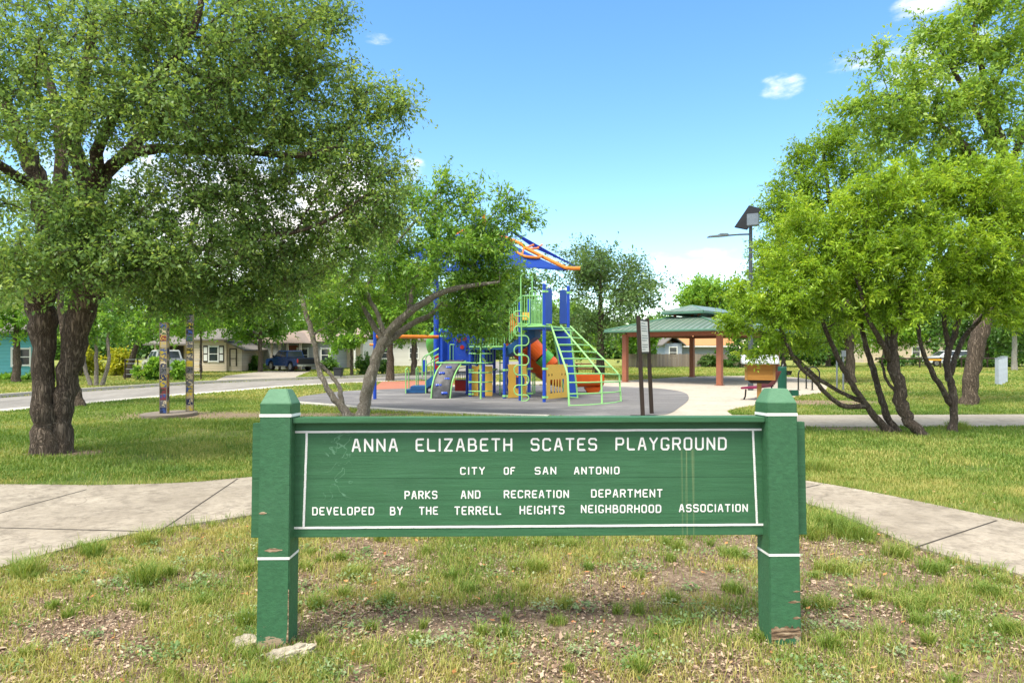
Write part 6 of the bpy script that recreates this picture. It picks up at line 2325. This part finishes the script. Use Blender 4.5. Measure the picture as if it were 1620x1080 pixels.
def gable_roof(parent, x0, x1, y0, y1, ze, zr, mat, along='x', over=0.4, th=0.12, name="roof"):
    if along == 'x':
        yc = (y0 + y1) / 2
        s = (zr - ze) / (yc - y0)
        a = [(x0 - over, y0 - over, ze - s * over), (x0 - over, yc, zr), (x0 - over, y1 + over, ze - s * over)]
        off = (x1 - x0 + 2 * over, 0, 0)
    else:
        xc = (x0 + x1) / 2
        s = (zr - ze) / (xc - x0)
        a = [(x0 - over, y0 - over, ze - s * over), (xc, y0 - over, zr), (x1 + over, y0 - over, ze - s * over)]
        off = (0, y1 - y0 + 2 * over, 0)
    top = [(p[0], p[1], p[2] + th) for p in a][::-1]
    return MB().prism(a + top, off).build(name, M[mat], parent, local=True)


def hip(parent, x0, x1, y0, y1, ze, zr, mat, over=0.45, name="roof"):
    x0, x1, y0, y1 = x0 - over, x1 + over, y0 - over, y1 + over
    r_ = min(x1 - x0, y1 - y0) / 2
    if x1 - x0 > y1 - y0:
        rd = [(x0 + r_, (y0 + y1) / 2, zr), (x1 - r_, (y0 + y1) / 2, zr)]
        f = [(0, 1, 5, 4), (1, 2, 5), (2, 3, 4, 5), (3, 0, 4), (3, 2, 1, 0)]
    else:
        rd = [((x0 + x1) / 2, y0 + r_, zr), ((x0 + x1) / 2, y1 - r_, zr)]
        f = [(0, 1, 4), (1, 2, 5, 4), (2, 3, 5), (3, 0, 4, 5), (3, 2, 1, 0)]
    return MB().add([(x0, y0, ze), (x1, y0, ze), (x1, y1, ze), (x0, y1, ze)] + rd, f).build(name, M[mat], parent, local=True)


def hx(px, d):
    return (px - CX) * d / F


# beige house
d = 50.0
bh = empty("beige_house", (hx(330, d), d, 0), "small beige clapboard house with shuttered window and a lean-to at its right end", "house")
ox = bh.location.x
x0, x1, x2 = hx(305, d) - ox, hx(358, d) - ox, hx(380, d) - ox
MB().box(((x0 + x1) / 2, 4.0, 1.1), (x1 - x0, 8.0, 2.6)).build("wall", M['siding_beige'], bh, local=True)
m = MB().prism([(x1 + 0.004, 0.3, -0.2), (x2, 0.3, -0.2), (x2, 0.3, 1.62), (x1 + 0.004, 0.3, 2.12)], (0, 7.4, 0))
m.build("lean_to", M['siding_beige'], bh, local=True)
m = MB().prism([(x1 - 0.1, -0.25, 2.25), (x2 + 0.4, -0.25, 1.56), (x2 + 0.4, -0.25, 1.66), (x1 - 0.1, -0.25, 2.37)], (0, 8.4, 0))
m.build("lean_to_roof", M['roof_grey'], bh, local=True)
gable_roof(bh, x0, x1, 0, 8.0, 2.40, 3.25, 'roof_grey', 'x', 0.35)
w = window(bh, hx(338, d) - ox, 1.33, 0.72, 1.12, 0.0, True)
m = MB()
xc = hx(366.5, d) - ox
for dx in (-0.24, 0.24):
    m.box((xc + dx, 0.27, 1.05), (0.07, 0.05, 1.3))
m.box((xc, 0.272, 1.72), (0.55, 0.05, 0.07)); m.box((xc, 0.272, 0.98), (0.41, 0.05, 0.05))
m.build("door_frame", M['brown_metal'], bh, local=True)
MB().box((xc, 0.288, 1.05), (0.42, 0.02, 1.26)).build("door", M['siding_beige'], bh, local=True)
xl = hx(222, d) - ox
MB().box(((xl + x0) / 2 - 0.002, 6.0, 1.1), (x0 - xl - 0.004, 6.0, 2.6)).build("wing", M['siding_beige'], bh, local=True)
m = MB().prism([(xl - 0.4, 1.0, 2.0), (xl - 0.4, 6.0, 2.75), (xl - 0.4, 6.0, 2.87), (xl - 0.4, 1.0, 2.12)], (x0 - xl + 0.2, 0, 0))
m.build("porch_roof", M['roof_grey'], bh, local=True)
for px in (232, 262, 290):
    MB().box((hx(px, d) - ox, 1.25, 1.0), (0.12, 0.12, 2.0)).build("porch_post", M['siding_beige'], bh, local=True)
for px in (248, 283):
    MB().box((hx(px, d) - ox, 2.97, 0.95), (1.1, 0.05, 2.0)).build("door", M['brown_metal'], bh, local=True)

# house behind the blue truck
d = 54.0
gh = empty("grey_house", (hx(470, d), d, 0), "pale grey bungalow with a brown hipped roof behind the blue pickup", "house")
ox = gh.location.x
a0, a1 = hx(396, d) - ox, hx(520, d) - ox
MB().box(((a0 + a1) / 2, 4.6, 1.1), (a1 - a0, 8.0, 2.6)).build("wall", M['siding_grey'], gh, local=True)
hip(gh, a0, a1, 0.6, 8.6, 2.32, 3.35, 'roof_pink', 0.35)
p0, p1 = hx(437, d) - ox, hx(487, d) - ox
hip(gh, p0, p1, -1.6, 4.0, 2.18, 3.15, 'roof_pink', 0.3, "porch_roof")
for px in (440, 452, 464, 484):
    MB().box((hx(px, d) - ox, -1.4, 1.05), (0.16, 0.16, 2.2)).build("porch_post", M['siding_beige'], gh, local=True)
window(gh, hx(403, d) - ox, 1.1, 0.8, 1.0, 0.6)
window(gh, hx(512, d) - ox, 1.2, 0.75, 1.1, 0.6)
window(gh, hx(475, d) - ox, 1.2, 0.9, 1.1, 0.6)
MB().box((hx(458, d) - ox, 0.58, 1.0), (0.95, 0.04, 2.0)).build("door", M['rust_beam'], gh, local=True)
# white house with garage beyond the bin
d = 58
wh = empty("white_house", (hx(545, d), d, 0), "white house with an open carport behind the grey wheeled bin", "house")
ox = wh.location.x
a0, a1 = hx(524, d) - ox, hx(566, d) - ox
MB().box(((a0 + a1) / 2, 5, 1.2), (a1 - a0, 6.0, 2.8)).build("wall", M['siding_white'], wh, local=True)
gable_roof(wh, a0, a1, 2, 8, 2.5, 3.6, 'roof_pink', 'x', 0.4)
MB().box(((a0 + a1) / 2, 0.4, 2.42), (a1 - a0, 3.0, 0.14)).build("carport_roof", M['white_wall'], wh, local=True)
for px in (526, 565):
    MB().box((hx(px, d) - ox, -0.9, 1.15), (0.14, 0.14, 2.4)).build("carport_post", M['white_wall'], wh, local=True)
MB().box((hx(545, d) - ox, 1.98, 1.0), (1.9, 0.05, 2.0)).build("garage_door", M['siding_beige'], wh, local=True)
# pale house far behind the steps
d = 66
ph = empty("pale_house", (hx(650, d), d, 0), "pale house glimpsed far off between the trunks behind the playset", "house")
MB().box((0, 3, 1.2), (9.0, 6, 2.8)).build("wall", M['siding_white'], ph, local=True)
hip(ph, -4.5, 4.5, 0, 6, 2.6, 3.8, 'roof_grey')
for x in (-2.5, 0.3, 2.8):
    window(ph, x, 1.3, 0.9, 1.1, 0.0)
# turquoise house
d = 38.0
th = empty("turquoise_house", (hx(57, d), d, 0), "turquoise clapboard house half hidden by the twin trunks", "house")
th.rotation_euler = (0, 0, R(36))
ox = th.location.x
a0, a1 = -9.0, 0.0
MB().box(((a0 + a1) / 2, 4, 1.3), (a1 - a0, 8, 3.0)).build("wall", M['siding_teal'], th, local=True)
gable_roof(th, a0, a1, 0, 8, 2.75, 4.3, 'roof_grey', 'x', 0.5)
window(th, -0.7, 1.25, 0.85, 0.95, 0.0)
f = window(th, -2.75, 1.45, 0.95, 1.15, 0.0, frame='wood_post')
MB().box((-2.75, -0.0245, 1.2), (0.8, 0.012, 0.55)).build("curtain", M['yellow_plastic'], f, local=True)
# blue-grey house behind the wooden fence
d = 68.0
vh = empty("blue_grey_house", (hx(1100, d), d, 0), "blue-grey house with an orange roof behind the wooden fence", "house")
ox = vh.location.x
a0, a1 = hx(1078, d) - ox, hx(1160, d) - ox
MB().box(((a0 + a1) / 2, 4, 0.95), (a1 - a0, 6, 2.3)).build("wall", M['siding_blue'], vh, local=True)
gable_roof(vh, a0, a1, 1, 7, 2.18, 3.35, 'roof_orange', 'x', 0.5)
MB().box(((a0 + a1) / 2, 0.42, 1.98), (a1 - a0 + 1.0, 0.06, 0.16)).build("fascia", M['white_wall'], vh, local=True)
b0_, b1_ = hx(1050, d) - ox, hx(1077, d) - ox
MB().box(((b0_ + b1_) / 2, 1.5, 1.05), (b1_ - b0_ - 0.01, 4, 2.5)).build("wing", M['siding_blue'], vh, local=True)
gable_roof(vh, b0_, b1_, -0.5, 3.5, 2.3, 3.0, 'roof_grey', 'y', 0.35, name="wing_roof")
window(vh, hx(1063, d) - ox, 1.35, 0.8, 1.1, -0.5)

# far right buildings behind the railing
d = 82
eh = empty("cream_house", (hx(1430, d), d, 0), "cream house glimpsed behind the railing and bushes on the right", "house")
MB().box((0, 3, 1.3), (10, 6, 3)).build("wall", M['siding_beige'], eh, local=True)
gable_roof(eh, -5, 5, 0, 6, 2.8, 4.2, 'roof_grey', 'x')
window(eh, -2, 1.4, 1.0, 1.2, 0.0)
window(eh, 1.5, 1.4, 1.0, 1.2, 0.0)

# ------------------------------------------------------------ fences, railing
fn = empty("wooden_fence", (hx(1085, 62), 62, 0), "weathered grey board fence behind the pavilion lawn", "fence")
L_ = hx(1190, 62) - hx(985, 62)
mid = hx(1087.5, 62) - fn.location.x
m = MB()
n_ = int(L_ / 0.15)
rg_ = random.Random(9)
for i in range(n_):
    h = 1.24 + rg_.uniform(-0.03, 0.03)
    m.box((mid - L_ / 2 + (i + 0.5) * L_ / n_, rg_.uniform(-0.008, 0.008), h / 2), (0.138, 0.02, h))
m.build("boards", M['fence_wood'], fn, local=True)
for k in range(7):
    MB().box((mid - L_ / 2 + k * L_ / 6, 0.09, 0.62), (0.1, 0.1, 1.25)).build("fence_post", M['fence_wood'], fn, local=True)
wf = empty("wire_fence", (hx(255, 36.5), 36.5, 0), "low wire fence with posts overgrown by vines in front of the white pickup", "fence")
m = MB()
for k in range(7):
    m = MB().tube([(-2 + k * 0.7, 0, 0), (-2 + k * 0.7, 0, 1.15)], 0.04, 6)
    m.build("fence_post", M['brown_metal'], wf, local=True)
m = MB()
for z in (0.3, 0.6, 0.9, 1.12):
    m.tube([(-2, 0, z), (2.2, 0, z)], 0.012, 4)
m.build("wire", M['grey_metal'], wf, local=True)
rl = empty("street_railing", (hx(1460, 60), 60, 0), "brown pipe railing along the far edge of the lawn before the white car", "railing")
ox = rl.location.x
MB().tube([(hx(1385, 60) - ox, 0, 0.84), (hx(1610, 60) - ox, 0, 0.84)], 0.07, 8).build("rail", M['brown_metal'], rl, local=True)
for px in (1395, 1455, 1488, 1521, 1562, 1605):
    MB().tube([(hx(px, 60) - ox, 0, -0.05), (hx(px, 60) - ox, 0, 0.95)], 0.07, 8).build("railing_post", M['brown_metal'], rl, local=True)
MB().box((hx(1477, 60) - ox, -0.08, 0.72), (1.35, 0.03, 0.14)).build("reflector_strip", M['amber'], rl, local=True)


# ------------------------------------------------------------ vehicles
def wheel(parent, x, y, r, w=0.24):
    s = 1 if y > 0 else -1
    t_ = MB().tube([(x, y - w / 2, r), (x, y - w / 2 + 0.02, r), (x, y + w / 2 - 0.02, r), (x, y + w / 2, r)], [r * 0.9, r, r, r * 0.9], 22).build("wheel", M['rubber_tyre'], parent, local=True)
    m = MB().tube([(x, y + s * (w / 2 - 0.01), r), (x, y + s * (w / 2 + 0.012), r)], r * 0.62, 18)
    for k in range(5):
        a = k * 2 * math.pi / 5
        m.box((x + math.cos(a) * r * 0.33, y + s * (w / 2 + 0.016), r + math.sin(a) * r * 0.33), (r * 0.16, 0.02, r * 0.16))
    m.build("rim", M['chrome'], t_, local=True)
    return t_


def greenhouse(parent, xa, xb, xc, xd, y0, y1, z0, z1, mat, name="cabin"):
    """cabin: xa/xd bottom ends, xb/xc top ends; y0 half-width at sill, y1 at roof; with inset window panes"""
    vs = [(xa, -y0, z0), (xd, -y0, z0), (xd, y0, z0), (xa, y0, z0), (xb, -y1, z1), (xc, -y1, z1), (xc, y1, z1), (xb, y1, z1)]
    o = MB().add(vs, [(3, 2, 1, 0), (4, 5, 6, 7), (0, 1, 5, 4), (1, 2, 6, 5), (2, 3, 7, 6), (3, 0, 4, 7)]).build(name, M[mat], parent, local=True, bevel=0.05, segs=3)

    def quad(A, B, Cc, D, u0, u1, v0, v1, out, nm="window"):
        A, B, Cc, D = map(Vector, (A, B, Cc, D))
        f = lambda u, v: (A.lerp(B, u)).lerp(D.lerp(Cc, u), v)
        pts = [f(u0, v0), f(u1, v0), f(u1, v1), f(u0, v1)]
        n_ = (pts[1] - pts[0]).cross(pts[3] - pts[0]).normalized()
        if n_.dot(Vector(out)) < 0:
            n_ = -n_
        MB().prism([p - n_ * 0.01 for p in pts], n_ * 0.016).build(nm, M['glass_dark'], parent, local=True)
    for s in (-1, 1):
        A, B, Cc, D = (xa, s * y0, z0), (xd, s * y0, z0), (xc, s * y1, z1), (xb, s * y1, z1)
        quad(A, B, Cc, D, 0.07, 0.47, 0.12, 0.84, (0, s, 0))
        quad(A, B, Cc, D, 0.53, 0.92, 0.12, 0.84, (0, s, 0))
    quad((xd, -y0, z0), (xd, y0, z0), (xc, y1, z1), (xc, -y1, z1), 0.08, 0.92, 0.1, 0.86, (1, 0, 0.2), "windscreen")
    quad((xa, -y0, z0), (xa, y0, z0), (xb, y1, z1), (xb, -y1, z1), 0.08, 0.92, 0.1, 0.86, (-1, 0, 0.2), "rear_window")
    return o


def pickup(loc, rz, sc, mat, label, tail='black_trim'):
    e = empty("pickup_truck", loc, label, "pickup truck")
    e.rotation_euler = (0, 0, rz)
    e.scale = (sc, sc, sc)
    W = 0.95
    prof = [(-2.75, 0.55), (-2.75, 1.15), (-1.0, 1.18), (-0.85, 1.22), (1.25, 1.22), (1.4, 1.18), (2.55, 1.05), (2.72, 0.9), (2.75, 0.5), (2.3, 0.42)]
    # wheel arches cut into the sill line
    for cx_ in (1.75, -1.65):
        prof += [(cx_ + 0.5 * math.cos(a), 0.42 + 0.5 * math.sin(a)) for a in [math.pi * k / 8 for k in range(0, 9)]]
    MB().prism([(x, -W, z) for x, z in prof], (0, 2 * W, 0)).build("body", M[mat], e, local=True, bevel=0.035)
    greenhouse(e, -0.95, -0.80, 0.75, 1.42, 0.90, 0.74, 1.19, 1.84, mat)
    m = MB().box((-1.9, 0, 1.175), (1.62, 1.6, 0.03))
    m.build("truck_bed", M['black_trim'], e, local=True)
    MB().box((-2.765, 0, 0.86), (0.03, 1.6, 0.5)).build("tailgate", M[tail], e, local=True, bevel=0.01)
    MB().box((-2.83, 0, 0.52), (0.16, 1.85, 0.2)).build("bumper", M['chrome'], e, local=True, bevel=0.03)
    MB().box((2.80, 0, 0.52), (0.16, 1.85, 0.24)).build("bumper", M['chrome'], e, local=True, bevel=0.03)
    MB().box((2.76, 0, 0.80), (0.03, 1.1, 0.25)).build("grille", M['black_trim'], e, local=True)
    for s in (-1, 1):
        MB().box((-2.77, s * 0.86, 0.92), (0.04, 0.14, 0.34)).build("tail_light", M['red_lamp'], e, local=True, bevel=0.01)
        MB().box((2.745, s * 0.74, 0.84), (0.06, 0.3, 0.2)).build("headlight", M['glass_dark'], e, local=True, bevel=0.02)
        MB().box((1.1, s * 1.03, 1.3), (0.14, 0.18, 0.2)).build("mirror", M['black_trim'], e, local=True, bevel=0.03)
        MB().box((0.05, s * 0.965, 0.45), (2.1, 0.1, 0.06)).build("running_board", M['chrome'], e, local=True)
        for hx_ in (0.35, -0.6):
            MB().box((hx_, s * 0.956, 1.05), (0.16, 0.03, 0.04)).build("handle", M['black_trim'], e, local=True)
        wheel(e, 1.75, s * 0.82, 0.40)
        wheel(e, -1.65, s * 0.82, 0.40)
    return e


pickup((hx(459, 51.5), 51.5, 0.02), R(138), 0.86, 'car_blue', "dark blue crew cab pickup parked on the grass before the grey bungalow")
pickup((hx(262, 42.5), 42.5, 0.02), R(132), 0.88, 'car_white', "white pickup parked behind the vine-covered wire fence by the beige house", 'car_white')


def suv(loc, rz, sc, mat, label):
    e = empty("parked_car", loc, label, "car")
    e.rotation_euler = (0, 0, rz)
    e.scale = (sc, sc, sc)
    W = 0.9
    prof = [(-2.3, 0.5), (-2.35, 1.0), (-2.2, 1.1), (1.0, 1.1), (1.3, 1.06), (2.15, 0.95), (2.3, 0.75), (2.3, 0.45), (2.0, 0.35)]
    for cx_ in (1.45, -1.4):
        prof += [(cx_ + 0.42 * math.cos(a), 0.35 + 0.44 * math.sin(a)) for a in [math.pi * k / 8 for k in range(0, 9)]]
    MB().prism([(x, -W, z) for x, z in prof], (0, 2 * W, 0)).build("body", M[mat], e, local=True, bevel=0.04)
    greenhouse(e, -2.2, -1.95, 0.3, 1.15, 0.86, 0.70, 1.08, 1.68, mat)
    for s in (-1, 1):
        MB().box((-2.33, s * 0.8, 1.0), (0.06, 0.14, 0.3)).build("tail_light", M['red_lamp'], e, local=True, bevel=0.01)
        MB().box((2.27, s * 0.7, 0.78), (0.08, 0.34, 0.16)).build("headlight", M['glass_dark'], e, local=True, bevel=0.02)
        MB().box((-0.2, s * 0.91, 0.55), (2.2, 0.03, 0.16)).build("side_moulding", M['grey_metal'], e, local=True)
        wheel(e, 1.45, s * 0.78, 0.35, 0.22)
        wheel(e, -1.4, s * 0.78, 0.35, 0.22)
    MB().tube([(-1.8, 0.6, 1.72), (0.1, 0.6, 1.72)], 0.02, 6).build("roof_rail", M['black_trim'], e, local=True)
    MB().tube([(-1.8, -0.6, 1.72), (0.1, -0.6, 1.72)], 0.02, 6).build("roof_rail", M['black_trim'], e, local=True)
    return e


suv((hx(1497, 64.5), 64.5, 0.02), R(176), 0.92, 'car_white', "white station wagon parked beyond the brown pipe railing")

g_ = gp(535.5, 598)
wb = empty("wheeled_bin", g_, "dark grey wheeled bin standing at the far edge of the street", "bin")
m = MB().add([(-.2, -.2, 0.05), (.2, -.2, 0.05), (.2, .22, 0.05), (-.2, .22, 0.05), (-.25, -.26, .56), (.25, -.26, .56), (.25, .28, .56), (-.25, .28, .56)], [(3, 2, 1, 0), (4, 5, 6, 7), (0, 1, 5, 4), (1, 2, 6, 5), (2, 3, 7, 6), (3, 0, 4, 7)])
m.build("body", M['wheelie'], wb, local=True, bevel=0.02)
MB().box((0, 0, 0.60), (0.54, 0.58, 0.05)).build("lid", M['wheelie'], wb, local=True, bevel=0.015)
for s in (-1, 1):
    MB().tube([(s * 0.18, 0.24, 0.07), (s * 0.26, 0.24, 0.07)], 0.07, 12).build("wheel", M['rubber_tyre'], wb, local=True)
# a second street-side tree whose slanting trunk shows behind the twin trunks
build_tree("leaning_street_tree", "tree with a slanting trunk mostly hidden behind the large twin-trunked tree", "tree", [
    ground_fix([tp(126, 643, 19.5, 8), tp(119, 610, 19.5, 6), tp(108, 560, 19.5, 5.5), tp(98, 500, 19.5, 5), tp(92, 430, 19.5, 4), tp(95, 360, 19.5, 2.5)]),
], [cl(70, 420, 19.5, 60, 40), cl(130, 400, 19.5, 60, 40), cl(190, 430, 19.8, 55, 36), cl(100, 340, 19.5, 60, 36), cl(250, 440, 20, 50, 26), cl(30, 440, 19.5, 50, 26), cl(200, 370, 19.8, 55, 30)],
    0.10, 'leaf_elm', 'bark_elm', leaves=60, spread=0.42, branch_from=0.5, seed=61, max_r=0.05)
